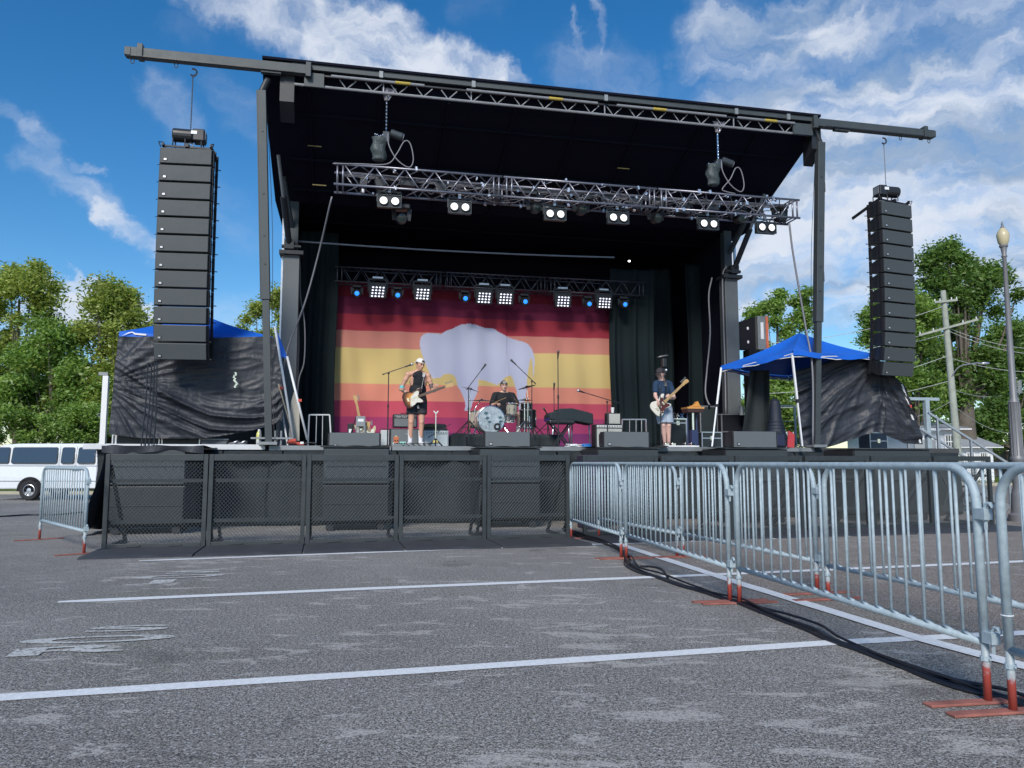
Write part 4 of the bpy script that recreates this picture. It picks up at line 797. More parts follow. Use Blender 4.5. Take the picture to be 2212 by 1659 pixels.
tag(MB().tube([f0+Vector((.024*math.cos(R(k)), .024*math.sin(R(k)), .42)) for k in range(0, 360, 40)], .003, 5, True).build('cable_tie', white), 'white cable tie round the nearest barrier post', 'cable tie')
# ---------------------------------------------------------------- black mesh barricades
PG = 'black mesh crowd barricades'
meshm = M('black_mesh_steel', (.12, .135, .14), .5, .3, .15, 12)
def expanded(w, h, dx=.046, dz=.026, t=.0033):
    m = MB(); nx = int(w/dx); nz = int(h/dz); dx = w/nx; dz = h/nz
    for j in range(nz):
        for i in range(nx):
            x0 = -w/2+(i+(.5 if j % 2 else 0))*dx; z0 = j*dz; xm = x0+dx/2; x1 = x0+dx
            if x1 > w/2+.001: continue
            for (a, b) in (((x0, z0), (xm, z0+dz)), ((x1, z0), (xm, z0+dz))):
                m.add([(a[0], -t, a[1]-t), (b[0], -t, b[1]-t), (b[0], t, b[1]+t), (a[0], t, a[1]+t)], [(0, 1, 2, 3)])
    return m
def barricade_proto(w, rusty=False):
    r = T('mesh_barricade', '', 'barricade', (0, 0, 0)); H = 1.2; e = .055
    m = MB()
    for s_ in (-1, 1): m.box((s_*(w/2-e/2), 0, H/2+.01), (e, .06, H-.02))
    m.box((0, 0, H-e*.75), (w-2*e-.004, .062, e*1.5)); m.box((0, 0, .045), (w-2*e-.004, .055, .05)); m.build('frame', steel, r, bev=.004)
    expanded(w-2*e, H-.16).build('mesh', meshm, r, loc=(0, .0, .07))
    [MB().box((0, .05, z), (w-.1, .03, .045)).build('cross_rail', steel, r) for z in (.86, .34)]
    for s_ in (-1, 1): m = MB(); m.bar((s_*(w/2-.05), .04, 1.05), (s_*(w/2-.05), .95, .05), .04); m.bar((s_*(w/2-.05), .04, .03), (s_*(w/2-.05), 1.0, .03), .04); m.build('rear_brace', steel, r)
    m = MB(); m.add([(-w/2+.006, -1.02, .006), (w/2-.006, -1.02, .006), (w/2-.006, -.95, .026), (-w/2+.006, -.95, .026), (-w/2+.006, -.03, .028), (w/2-.006, -.03, .028), (w/2-.006, -1.02, .0), (-w/2+.006, -1.02, .0), (-w/2+.006, -.03, 0), (w/2-.006, -.03, 0)], [(0,1,3,2)[::1] if False else (0,1,2,3), (3,2,5,4), (7,6,1,0), (4,5,9,8), (0,3,4,8,7), (1,6,9,5,2), (7,8,9,6)]); 
    pl = m.build('foot_plate', M('worn_foot_plate', (.06, .062, .068), .6, .2, .3, 4), r)
    m = MB(); [m.box((k*w/5, -.035, .045), (.16, .02, .02)) for k in (-1, 1)]; m.build('hinge', steel, r)
    return r
segs = []
def place_row(P, n, labs, proto=None, wdef=None):
    out = []
    for i in range(n):
        a = P[0].lerp(P[1], i/n); b = P[0].lerp(P[1], (i+1)/n); d = b-a; c = a.lerp(b, .5); an = math.atan2(d.y, d.x)
        if proto is None: proto = barricade_proto(d.length-.012); o = proto; o.location = c; o.rotation_euler = (0, 0, an)
        else: o = copy_tree(proto, c, an)
        o['label'] = labs[i]; o['category'] = 'barricade'; o['group'] = PG; out.append(o)
    return proto
BL, BM, BR = Vector((-5.16, 9.82, 0)), Vector((.84, 11.28, 0)), Vector((8.42, 13.6, 0))
pr = place_row((BL, BM), 5, ['black mesh barricade at the left end beside the draped tarp', 'second black mesh barricade from the left end', 'black mesh barricade in front of the guitarist, third from the left', 'fourth black mesh barricade from the left', 'black mesh barricade where the steel barriers begin'])
place_row((Vector((1.02, 11.5, 0)), BR), 6, ['black mesh barricade just behind the farthest steel barrier', 'black mesh barricade in front of the bass player behind the steel bars', 'third black mesh barricade behind the steel barriers', 'black mesh barricade in front of the right stage leg', 'black mesh barricade below the right dark tarp', 'black mesh barricade at the right end in front of the stairs'], pr)
# ---------------------------------------------------------------- subwoofers and front fills
subm = M('sub_grille', (.022, .027, .03), .6, .2, .06, 3, bump=.1, bs=300)
def perforated():
    m = bpy.data.materials.new('perforated_grille'); m.use_nodes = True; t = m.node_tree; b = t.nodes['Principled BSDF']; P = nd(t, 'ShaderNodeTexCoord').outputs['Object']
    s = nd(t, 'ShaderNodeSeparateXYZ', inp={0: P}); fx = mth(t, 'SINE', mth(t, 'MULTIPLY', s.outputs[0], 180.)); fz = mth(t, 'SINE', mth(t, 'MULTIPLY', s.outputs[2], 180.))
    k = ss(t, mth(t, 'MULTIPLY', fx, fz), .05, .4); t.links.new(mixc(t, k, (.075, .09, .095, 1), (.012, .015, .017, 1)), b.inputs['Base Color']); b.inputs['Roughness'].default_value = .5; b.inputs['Metallic'].default_value = .3; return m
perf = perforated()
def sub_stack(label, x0, x1, ztop=1.335, v=-1.25, tarped=False):
    ua = V(x0, 985, v)[0]; ub = V(x1, 985, v)[0]; w = ub-ua; u = (ua+ub)/2; r = TS('subwoofer', label, 'subwoofer', u, v, 0, 0, 'subwoofers below the stage front')
    cas = MB(); [cas.cyl((sx*(w/2-.12), sy, .06), (sx*(w/2-.12), sy+.04, .06), .06, n=12) for sx in (-1, 1) for sy in (.1, .7)]; cas.build('castor', blk, r)
    h = (ztop-.14)/2
    for k in range(2):
        z0 = .14+k*h; b = MB().box((0, .5, z0+h/2), (w, .92, h-.012)).build('cabinet', blk, r, bev=.01); MB().box((0, .025, z0+h/2), (w-.03, .03, h-.05)).build('grille', perf if k else subm, b, bev=.006)
        MB().box((0, -.0, z0+h*.5), (w-.1, .012, .012)).build('trim', steel, b)
    MB().box((0, .45, ztop+.006), (w+.02, .9, .012)).build('lid', steel, r); return u
SUBS = [('subwoofer stack at the left end beside the draped tarp', 232, 402), ('subwoofer stack in front of the amplifiers on the left', 698, 842), ('subwoofer stack in front of the drum kit', 1036, 1168), ('subwoofer stack left of the bass player', 1292, 1424), ('subwoofer stack below the orange topped table', 1568, 1704), ('subwoofer stack at the right end beside the stairs', 1846, 2012)]
su = [sub_stack(*s) for s in SUBS]
tag(MB().box((0, 0, .6), (.36, .5, 1.24)).build('road_case', M('dark_purple_case', (.045, .035, .07), .5, var=.15), bev=.02, loc=W(V(1277, 985, -1.5)[0], -1.5, 0), rot=(0, 0, A)), 'dark purple case standing where the barrier rows meet the mesh fence', 'case')
FG = 'grey front fill speakers on the subwoofers'
def fill(label, x0, x1, y0, y1, v=-.85):
    ua, za = V(x0, y1, v); ub, zb_ = V(x1, y0, v); w = ub-ua; h = zb_-za; r = TS('front_fill_speaker', label, 'speaker', (ua+ub)/2, v, za, 0, FG)
    c = cabinet(r, w-.02, h, .42, rig=False); c.location = (0, 0, h/2); [MB().box((s_*(w/2-.005), .02, 0), (.03, .04, h*.9)).build('rigging', rigm, c) for s_ in (-1, 1)]; return r
lm = M('light_grey_grille', (.115, .13, .138), .6, 0, .06, 3, bump=.1, bs=400); cab_keep = cabm; cabm = lm
fill('grey front fill speaker below the white-capped guitarist, leftmost on the deck edge', 709, 822, 935, 971); fill('grey front fill speaker in front of the drum kit', 1046, 1146, 933, 967)
fill('grey front fill speaker left of the bass player', 1303, 1402, 933, 967); fill('grey front fill speaker in front of the right canopy leg', 1583, 1677, 932, 967)
cabm = cab_keep
w_ = TS('stage_monitor', 'dark curved speaker wedge at the right end of the rightmost grey front fill', 'speaker', V(1686, 960, -.8)[0], -.8, V(1686, 967, -.8)[1])
MB().prism([(-.11,0),(.12,0),(.13,.1),(.07,.24),(0,.29),(-.11,.29)], (0, .2, 0), (1, 0, 0), (0, 0, 1), .4).build('housing', blk, w_, bev=.02); MB().box((0, -.012, .14), (.16, .02, .22)).build('grille', M('navy_grille', (.02, .025, .06), .5), w_, bev=.01)
# base boards and black cloths under the fills
clm = skirtm
for i, (x0, x1) in enumerate(((690, 842), (1030, 1172), (1290, 1432), (1560, 1712))):
    ua = V(x0, 975, -1.2)[0]; ub = V(x1, 975, -1.2)[0]; r = TS('cloth_cover', ('black cloth laid under the leftmost grey front fill', 'black cloth laid under the grey front fill by the drums', 'black cloth laid under the front fill left of the bass player', 'black cloth laid under the rightmost grey front fill')[i], 'cloth', (ua+ub)/2, -1.22, 1.348)
    L = ub-ua; m = MB(); m.grid(lambda a, b, L=L, i=i: ((a-.5)*L, 1.1*b-.0, .008+.016*abs(math.sin(a*9+i))*(1 if b > .05 else .6)+(-.012-.01*math.sin(a*7+i) if b == 0 else 0)), 30, 8); m.build('cloth', clm, r, smooth='all')
tg = TS('tarp', 'glossy black tarp draped down the left end of the subwoofers', 'tarp', V(232, 985, -1.25)[0], -1.25, 0)
m = MB()
def tf(a, b):     # a along depth, b height
    y = 1.35*a-.02; z = 1.34*b; x = -.05-.18*(1-b)**1.5-.09*math.sin(b*5+a*3)*(1-b)-.02*math.sin(a*15+b*4); 
    if b < .06: x -= .04; z = .02+.05*math.sin(a*4)**2
    return (x, y, z)
m.grid(tf, 24, 24); m.grid(lambda a, b: (-.08+1.45*a, -.03-.03*math.sin(a*16)*b+.02*b+.9*(1-b)*.0, 1.345-.10*b-.03*math.sin(a*7)*b*b), 40, 5); m.grid(lambda a, b: (-.08+1.45*a, -.03+1.3*b, 1.345+.012*math.sin(a*14+b*5)), 30, 8); m.build('sheet', tarpm, tg, smooth='all')
# ---------------------------------------------------------------- stage-left and stage-right tents
def tent(label, corners, apex, hem, valance, legs, mat=blue, mark=False, grp='blue pop-up canopies'):
    # corners: four (u,v,z) eave corners in order front-left, front-right, back-right, back-left
    c0 = W(0, 0, 0); r = TS('canopy_tent', label, 'canopy tent', 0, 0, 0, 0, grp); C = [Vector(c) for c in corners]; ap = Vector(apex); m = MB()
    for i in range(4):
        a, b = C[i], C[(i+1) % 4]
        def f(s, t, a=a, b=b): p = a.lerp(b, s).lerp(ap, t); p.z -= .12*math.sin(t*PI)*(.4+.6*math.sin(s*PI))+.04*math.sin(s*PI)*(1-t); return tuple(p)
        m.grid(f, 14, 10)
    m.build('roof', mat, r, smooth='all'); m = MB()
    for i in range(4):
        a, b = C[i], C[(i+1) % 4]; nrm = Vector(((b-a).y, -(b-a).x, 0)).normalized()
        m.grid(lambda s, t, a=a, b=b, nrm=nrm: tuple(a.lerp(b, s)+Vector((0, 0, -valance*t-.04*math.sin(s*PI)+.012*math.sin(s*17)*t))+nrm*(.012+.02*math.sin(s*11)*t)), 24, 4)
    m.build('valance', mat, r, smooth='all')
    fr = MB()
    for i in range(4):
        a, b = C[i]-Vector((0, 0, .06)), C[(i+1) % 4]-Vector((0, 0, .06)); mid = a.lerp(b, .5)
        q_ = Vector((0, 0, .07)); mid = mid-Vector((0, 0, .02)); fr.bar(a, mid-q_, .014); fr.bar(mid-q_, b, .014); fr.bar(a-q_, mid, .014); fr.bar(mid, b-q_, .014)
    fr.build('scissor_frame', white, r)
    for (p, q, k) in legs:
        p, q = Vector(p), Vector(q); mid = p.lerp(q, k); mm = MB(); mm.bar(p, mid, .036); mm.bar(mid, q, .028); l = mm.build('leg', white, r); mm = MB(); mm.bar(mid+(p-q).normalized()*.03, mid-(p-q).normalized()*.04, .05); mm.build('leg_clamp', blk, l); MB().box((q.x, q.y, q.z+.01), (.1, .1, .015)).build('foot', blk, l)
    return r
e = .02
fl = V(258, 716, .9); fr_ = V(612, 722, .9); ap = V(435, 676, 2.1)
tL = tent('blue canopy tent on the left wing of the stage', [(fl[0], .9, fl[1]), (-2.62, .9, fl[1]), (-2.62, 3.3, fl[1]), (fl[0]-.05, 3.3, fl[1])], (ap[0]-.05, 2.1, ap[1]), 0, .13, [((-2.64, .95, 3.3), (-2.3, .95, DZ), .5), ((-5.2, .95, 3.3), (-5.25, .95, DZ), .5), ((-5.2, 3.2, 3.3), (-5.25, 2.9, DZ), .5), ((-2.64, 3.2, 3.3), (-2.6, 2.9, DZ), .5)])
q = V(285, 724, .86); MB().prism([(-.17,-.02),(-.05,.03),(.0,.045),(.05,.01),(.24,.0),(.24,.03),(.06,.04),(.0,.065),(-.06,.05)], (q[0], .86, q[1]), (1, 0, 0), (0, 0, 1), .004).build('white_mark', white, tL)
gL = TS('canopy_leg_bundle', 'blue flap with two slanting white legs leaning beside the left tower', 'canopy leg', 0, 0, 0)
pa, pb, pc = V(593, 700, .5), V(622, 775, .5), V(605, 770, .5)
MB().add([(pa[0], .5, pa[1]), (pb[0], .5, pb[1]), (pc[0], .5, pc[1]), (pa[0]-.0, .53, pa[1]-.02), (pb[0], .53, pb[1]), (pc[0], .53, pc[1])], [(0,1,2),(5,4,3),(0,3,4,1),(1,4,5,2),(2,5,3,0)]).build('flap', blue, gL)
m = MB(); 
for (a, b) in (((594, 705), (635, 958)), ((620, 770), (664, 950))): p, q = V(*a, .5), V(*b, .5); m.cyl((p[0], .5, p[1]), (q[0], .5, q[1]), .022, n=10)
m.build('leg', white, gL, smooth='all'); m = MB()
for (x, y) in ((648, 865), (608, 838)): p = V(x, y, .5); m.box((p[0], .5, p[1]), (.06, .06, .05))
m.build('red_band', redp, gL)
sB = TS('wooden_pole', 'pale wooden broom pole leaning beside the left tower', 'pole', 0, 0, 0); p, q = V(604, 845, .6), V(628, 945, .6); p2 = V(617, 790, .6); MB().cyl((V(602,830,.6)[0], .6, V(602,830,.6)[1]), (q[0]+.05, .6, q[1]), .013, n=8).build('pole', M('pale_wood', (.5, .42, .3), .7), sB)
p = V(636, 905, .7); tag(MB().prism([(-.09,-.4),(.1,-.4),(.08,.35),(-.02,.5),(-.07,.3)], W(p[0], .7, p[1]), (UX[0], UX[1], 0), (0, 0, 1), .05).build('folded_cloth', fabric('cream_cloth', (.45, .42, .36), .9)), 'cream folded cloth bundle standing by the left tower', 'cloth')
r = TS('added_dark_drop', 'dark drop added behind the left canopy to block the bright gap', 'backing drop', 0, 0, 0); drape('cloth', -5.2, -2.62, DZ+.01, 3.3, 3.1, 4, .02, skirtm, r, 8)  # added backing, keeps bright sky from showing between tarp and deck
# right tent
c1 = V(1560, 789, .15); c2_ = V(1714, 757, 2.4); ap = V(1726, 720, 1.9); c3 = V(1888, 752, 2.4); c4 = V(1716, 793, -.1)
k1, k2, k3, ka = V(1558, 790, 1.3), V(1712, 757, -.3), V(1893, 765, .35), V(1727, 719, 1.4); q1 = V(1538, 962, .2); q2 = V(1719, 966, -.05)
tR = tent('blue canopy tent on the right wing of the stage', [(k1[0], 1.3, k1[1]), (k2[0], -.3, k2[1]), (k3[0], .35, k3[1]), (9.3, 2.9, 3.2)], (ka[0], 1.4, ka[1]), 0, .1, [((k1[0], 1.3, k1[1]-.05), (q1[0], .2, DZ), .5), ((k2[0], -.28, k2[1]-.08), (q2[0], -.28, DZ), .5)])
# black tarps
def hang(label, fn, nu_=60, nv_=40, name='tarp', mat=None):
    r = TS(name, label, 'tarp', 0, 0, 0); m = MB(); m.grid(fn, nu_, nv_); o = m.build('sheet', mat or tarpm, r, smooth='all'); return r
def quadmap(cs, v):   # cs: list of columns: (x, ytop, ybot) in order left to right
    pts = [(V(x, yt, v), V(xb, yb, v)) for x, yt, xb, yb in cs]
    def f(a, b):
        k = a*(len(pts)-1); i = min(int(k), len(pts)-2); t = k-i; T0 = [pts[i][0][j]*(1-t)+pts[i+1][0][j]*t for j in (0, 1)]; B0 = [pts[i][1][j]*(1-t)+pts[i+1][1][j]*t for j in (0, 1)]
        return T0[0]*(1-b)+B0[0]*b, T0[1]*(1-b)+B0[1]*b
    return f
from mathutils import noise as MN
def ridge(x, y, s=0.): return 1-min(1, abs(MN.noise(Vector((x, y, s))))*2.6)
def sagf(d, w0, amp, ph=0.):      # triangular-profile crease
    return amp*math.exp(-((d)/w0)**2)
qL = quadmap([(256, 727, 235, 938), (330, 728, 300, 946), (400, 730, 385, 948), (470, 730, 450, 946), (530, 728, 540, 932), (580, 727, 600, 915), (604, 730, 612, 905)], .78)
def tarpL(a, b):
    u, z = qL(a, b); y = .78; c = b-(.55+.38*math.sin(a*PI*.9)+.0)
    base = .30+.62*math.sin(min(a*1.25, 1)*PI/2)-.25*max(0, a-.75); d = b-base; near = math.exp(-(d/.22)**2)*(.3+.7*math.sin(min(1, a*1.1)*PI))
    y -= .14*near*ridge(d*8., a*.8, 3.)**2+.05*near*ridge(d*15., a*1.6, 8.)**2
    fan = max(0, 1-a*2.4); ang = math.atan2(b-.50, a+.06); y -= .10*fan*ridge(ang*5., a*.6, 5.)**2*min(1, a*12)
    y -= .014*ridge(a*4.+b*2, b*9., 1.)**2+.022*MN.noise(Vector((a*4, b*4, 2.)))+.006*ridge(a*7, b*18, 6.)**2; return (u, y, z)
hang('wrinkled black tarp hanging below the left blue canopy', tarpL, 110, 80)
m = MB(); rr = random.Random(5); r_ = TS('tarp_hole', 'ragged light hole torn in the left black tarp', 'hole', 0, 0, 0)
for k in range(11):
    x = 508+rr.uniform(-3, 3)+k*.1; y = 806+k*2.9; p = V(x, y, .60); m.prism([(rr.uniform(.008, .02)*math.cos(a)*(1+.5*rr.random()), rr.uniform(.012, .03)*math.sin(a)) for a in np.linspace(0, 5.5, 7)], (p[0], .60, p[1]), (1, 0, 0), (0, 0, 1), .004)
m.build('tear', M('bright_tear', (.62, .7, .6), .8, var=.3, vs=40), r_)
qR = quadmap([(1716, 800, 1722, 965), (1760, 790, 1760, 972), (1800, 775, 1800, 962), (1850, 768, 1850, 945), (1893, 770, 1885, 932), (1905, 790, 1910, 940), (1948, 830, 1950, 958), (1955, 845, 1990, 960)], .55)
def tarpR(a, b):
    u, z = qR(a, b); y = .55
    ang = math.atan2(b+.06, a-.64); rr_ = math.hypot(b, a-.64); y -= .13*ridge(ang*3.6, rr_*.8, 5.)**2*min(1, rr_*2.2)*(1-.4*rr_)+.05*ridge(ang*8., rr_*1.5, 9.)**2*min(1, rr_*2)
    y -= .05*ridge((b+.4*a)*4., a*1.5, 11.)**2*(.3+.7*b)+.014*ridge((b+.5*a)*13, a*4, 17.)**2+.03*MN.noise(Vector((a*5, b*5, 4.)))+.014*MN.noise(Vector((a*18, b*16, 4.))); return (u, y, z)
hang('crumpled black tarp hanging under the right blue canopy behind the speaker line', tarpR, 110, 70)
hang('narrow black cloth hanging straight down under the right blue canopy', lambda a, b: (lambda p: (p[0], 1.2-.04*math.sin(a*14+b*2), p[1]))(quadmap([(1620, 800, 1600, 945), (1645, 800, 1655, 945), (1660, 800, 1662, 945)], 1.2)(a, b)), 30, 12, 'cloth_drop', skirtm)
# ---------------------------------------------------------------- cables on the ground
cg = T('ground_cable', 'thick bundle of black cables snaking over the asphalt past the barrier feet', 'cable', (0, 0, 0)); gc = M('rubber_cable', (.012, .013, .02), .38, var=.1)
path = [(1235,1152),(1260,1163),(1290,1170),(1318,1180),(1340,1190),(1352,1205),(1356,1217),(1362,1225),(1385,1238),(1420,1248),(1470,1266),(1520,1280),(1560,1294),(1605,1306),(1650,1325),(1700,1343),(1760,1364),(1800,1385),(1870,1412),(1940,1440),(2000,1464),(2060,1484),(2110,1498),(2170,1510),(2230,1530),(2330,1560)]
rr = random.Random(3)
for k in range(6):
    ph = rr.uniform(0, 6); pts = []; off = (k-2.5)*.012
    for i, (x, y) in enumerate(path):
        p = G(x, y); n_ = Vector((.97, .22, 0)); s_ = off*(1+.5*math.sin(i*.8+ph))+.012*math.sin(i*1.3+ph*2); lay = .011+(.016 if k in (2, 5) else 0)*(1+math.sin(i*.9+ph)); pts.append(Vector((p.x, p.y, 0))+n_*s_+Vector((0, 0, lay)))
    MB().tube(spline(pts, 7), .009, 7).build('cable', gc, cg, smooth='all')
MB().tube(spline([G(1356, 1205)+Vector((0, 0, .02)), G(1366, 1215)+Vector((0, 0, .06)), G(1378, 1228)+Vector((0, 0, .03)), G(1405, 1226)+Vector((0, 0, .012)), G(1430, 1234)+Vector((0, 0, .02)), G(1443, 1252)+Vector((0, 0, .02))], 6), .010, 7).build('cable', gc, cg, smooth='all')
tag(MB().tube(spline([G(-30, 1113)+Vector((0, 0, -.05)), G(60, 1108)+Vector((0, 0, -.04)), G(130, 1107)+Vector((0, 0, -.04)), G(215, 1101)+Vector((0, 0, -.02)), G(300, 1098)], 6), .02, 6).build('far_ground_cable', gc, smooth='all'), 'thin black cable lying on the asphalt in front of the white van', 'cable')
# ================================================================ people
def rot2(v, a): c, s = math.cos(a), math.sin(a); return Vector((v.x*c-v.y*s, v.x*s+v.y*c, v.z))
def hand(m, w, d, nrm, curl=.6, side=1, spread=.0, s=1.):
    w = Vector(w); d = Vector(d).normalized(); n = Vector(nrm); n = (n-d*n.dot(d)).normalized(); x = d.cross(n).normalized()*side
    pc = w+d*.045*s
    for k in (-1.5, -.5, .5, 1.5): m.cap(w+x*k*.010*s, w+d*.075*s+x*k*.019*s, .015*s, .0125*s, 8)
    L = (.068, .078, .072, .056)
    for i, k in enumerate((-1.5, -.5, .5, 1.5)):
        p = w+d*.082*s+x*k*.021*s; a = curl*.8; dd = d*math.cos(a)+n*math.sin(a)+x*k*spread; q = p+dd.normalized()*L[i]*.52*s; a2 = curl*1.9; d2 = d*math.cos(a2)+n*math.sin(a2)+x*k*spread*.5; e = q+d2.normalized()*L[i]*.5*s
        m.cap(p, q, .0098*s, .0090*s, 7); m.cap(q, e, .0090*s, .0078*s, 7)
    t0 = w+d*.025*s-x*.028*s; t1 = t0+(d*.6-x*.55+n*.45).normalized()*.042*s; t2 = t1+(d*.8+n*.5).normalized()*.032*s; m.cap(t0, t1, .014*s, .011*s, 8); m.cap(t1, t2, .0105*s, .009*s, 8)
def remesh(o, vs=.007, it=3):
    r = o.modifiers.new('r', 'REMESH'); r.mode = 'VOXEL'; r.voxel_size = vs; r.use_smooth_shade = True; s = o.modifiers.new('s', 'SMOOTH'); s.factor = .5; s.iterations = it
def person(label, u, v, z, J, skinm, rz=0., sc=1.):
    r = TS('person', label, 'person', u, v, z, rz); r.scale = (sc, sc, sc); V_ = {k: (Vector(x) if len(x) == 3 and not isinstance(x[0], (tuple, list)) else x) for k, x in J.items() if isinstance(x, tuple)}
    m = MB(); H = V_['head']; hy, hp = J.get('hyaw', 0.), J.get('hpitch', 0.); E = (-hp, J.get('hroll', 0.), hy); Rm = Euler((-hp, J.get('hroll', 0.), hy), 'XYZ').to_matrix()
    def h(p): return H+Rm @ Vector(p)
    m.ell(H+Rm @ Vector((0, .012, .03)), (.074, .092, .088), E); m.ell(h((0, -.012, -.03)), (.062, .072, .085), E); m.ell(h((0, -.045, -.082)), (.036, .034, .03), E)
    m.cap(h((0, -.088, .012)), h((0, -.104, -.025)), .009, .014, 8); m.ell(h((-.012, -.095, -.03)), (.008, .008, .007)); m.ell(h((.012, -.095, -.03)), (.008, .008, .007))
    m.ell(h((0, -.080, .038)), (.052, .014, .010), E)
    for s_ in (-1, 1): m.ell(h((s_*.074, .012, -.005)), (.010, .02, .032), E); m.ell(h((s_*.045, -.055, -.012)), (.02, .02, .02), E)
    m.ell(h((0, -.086, -.058)), (.022, .010, .008), E)
    N, C, P = V_['neck'], V_['chest'], V_['pelvis']; m.cap(N, h((0, .02, -.05)), .055, .052)
    SL, SR = V_['sl'], V_['sr']; wd = (SR-SL).length; yw = math.atan2((SR-SL).y, (SR-SL).x)
    m.ell(C, (wd*.46, .105, .16), (0, 0, yw)); m.ell(C.lerp(P, .5), (wd*.37, .095, .17), (0, 0, yw)); m.ell(P, (wd*.42, .11, .12), (0, 0, yw)); m.cap(SL.lerp(N, .2), N, .05, .05); m.cap(SR.lerp(N, .2), N, .05, .05); m.cap(N+Vector((0, .02, -.02)), C, .07, .09)
    for s_, S_, E_, W_ in ((-1, 'sl', 'el', 'wl'), (1, 'sr', 'er', 'wr')):
        a, b, c = V_[S_], V_[E_], V_[W_]; m.ell(a, (.058,)*3); m.cap(a, b, .050, .038); m.ell(a.lerp(b, .35), (.052,)*3); m.cap(b, c, .040, .025); m.ell(b.lerp(c, .28), (.043,)*3)
    for (S_, d, n, cu, sd, sp) in J['hands']: hand(m, V_[S_], d, n, cu, sd, sp)
    for s_, H_, K_, A_ in ((-1, 'hl', 'kl', 'al'), (1, 'hr', 'kr', 'ar')):
        a, b, c = V_[H_], V_[K_], V_[A_]; m.cap(a, b, .088, .055); m.cap(b, c, .055, .034); m.ell(b.lerp(c, .28)+Vector((0, .018, 0)), (.053, .055, .10)); m.ell(b+Vector((0, -.012, 0)), (.05, .05, .055))
    bd = m.build('body', skinm, r, smooth='all'); remesh(bd)
    e = MB()
    for s_ in (-1, 1): e.ell(h((s_*.030, -.0845, .012)), (.0135, .006, .0065), E)
    e.build('eye', M('eye_dark', (.05, .035, .03), .3, var=0), r, smooth='all'); e = MB()
    for s_ in (-1, 1): e.cap(h((s_*.016, -.093, .031)), h((s_*.048, -.082, .034)), .0042, .003, 6)
    e.build('eyebrow', M('brow_hair', (.05, .03, .02), .8, var=0), r, smooth='all'); MB().cap(h((-.02, -.0955, -.058)), h((.02, -.0955, -.058)), .0035, .0035, 6).build('mouth', M('lips', (.34, .11, .09), .5, var=0), r, smooth='all')
    return r, V_, h, E
def cap(r, h, E, mat, brim=-1, pan=None, hairm=None, hz=.0):
    m = MB(); n, k = 20, 8
    def f(a, b): t = a*2*PI; p = b*PI/2*.98; return tuple(h((.083*math.cos(t)*math.cos(p), .012+.104*math.sin(t)*math.cos(p), .045+hz+.088*math.sin(p)+(.012*math.sin(t)*(-brim) if False else 0))))
    m.grid(f, n, k); m.add([tuple(h((.083*math.cos(t), .012+.104*math.sin(t), .045+hz))) for t in np.linspace(0, 2*PI, 20, endpoint=False)], [tuple(range(19, -1, -1))]); 
    c = m.build('cap', mat, r, smooth='all'); s = c.modifiers.new('s', 'SOLIDIFY'); s.thickness = .005
    b = MB(); y0 = .012+brim*.098
    b.grid(lambda a, t: tuple(h(((a-.5)*.145*(1-.25*t), y0+brim*.075*t*math.sqrt(max(0, 1-(2*a-1)**2*.8)), .047+hz-.012*t-.028*(2*a-1)**2))), 12, 5); bb = b.build('brim', mat, c, smooth='all'); s = bb.modifiers.new('s', 'SOLIDIFY'); s.thickness = .004
    if brim > 0: q = MB(); q.ell(h((0, -.084, .082)), (.034, .012, .020), E); q.build('cap_opening', hairm or blk, c, smooth='all')
    if pan: q = MB(); q.ell(h((0, -.088, .075)), (.055, .018, .032), E); q.build('front_panel', pan, c, smooth='all')
    hr = MB(); hr.ell(h((0, .03, .025)), (.078, .085, .075), E); hr.ell(h((-.07, .015, .02)), (.012, .035, .035), E); hr.ell(h((.07, .015, .02)), (.012, .035, .035), E); hr.build('hair', hairm or M('dark_hair', (.05, .03, .022), .7, var=.2, vs=60, bump=.5, bs=90), r, smooth='all'); return c
def shirt(r, V_, mat, sleeve=0., hem=None, tank=False, name='shirt', grow=.014, slw=.05):
    m = MB(); SL, SR = V_['sl'], V_['sr']; wd = (SR-SL).length; yw = math.atan2((SR-SL).y, (SR-SL).x); C, P, N = V_['chest'], V_['pelvis'], V_['neck']
    if tank:
        m.cap(C+Vector((0, -.022, .04)), N.lerp(C, .30)+Vector((0, -.02, 0)), .105, .082); m.ell(C, (wd*.40, .118, .17), (0, 0, yw))
        m.ell(C+Vector((0, 0, -.01)), (wd*.42, .112, .155), (0, 0, yw)); m.cap(C+Vector((-.07, -.04, .1)), SL.lerp(N, .62)+Vector((0, 0, .012)), .05, .042); m.cap(C+Vector((.07, -.04, .1)), SR.lerp(N, .62)+Vector((0, 0, .012)), .05, .042)
    else:
        m.ell(C, (wd*.46+grow, .115+grow, .165+grow), (0, 0, yw)); m.cap(SL.lerp(N, .15), N+Vector((0, 0, -.03)), .066, .056); m.cap(SR.lerp(N, .15), N+Vector((0, 0, -.03)), .066, .056)
    m.ell(C.lerp(P, .5), (wd*.40+grow, .11+grow, .18), (0, 0, yw)); m.ell(P+Vector((0, 0, .03)), (wd*.44+grow, .12+grow, .13), (0, 0, yw))
    if hem is not None: q = Vector((P.x, P.y, hem)); m.cap(P+Vector((-.06, 0, 0)), q+Vector((-.07, 0, .1)), .125, .125); m.cap(P+Vector((.06, 0, 0)), q+Vector((.07, 0, .1)), .125, .125)
    if sleeve:
        for a, b in (('sl', 'el'), ('sr', 'er')): m.cap(V_[a], V_[a].lerp(V_[b], sleeve), slw+.016, slw+.014)
    o = m.build(name, mat, r, smooth='all'); remesh(o, .010, 4); return o
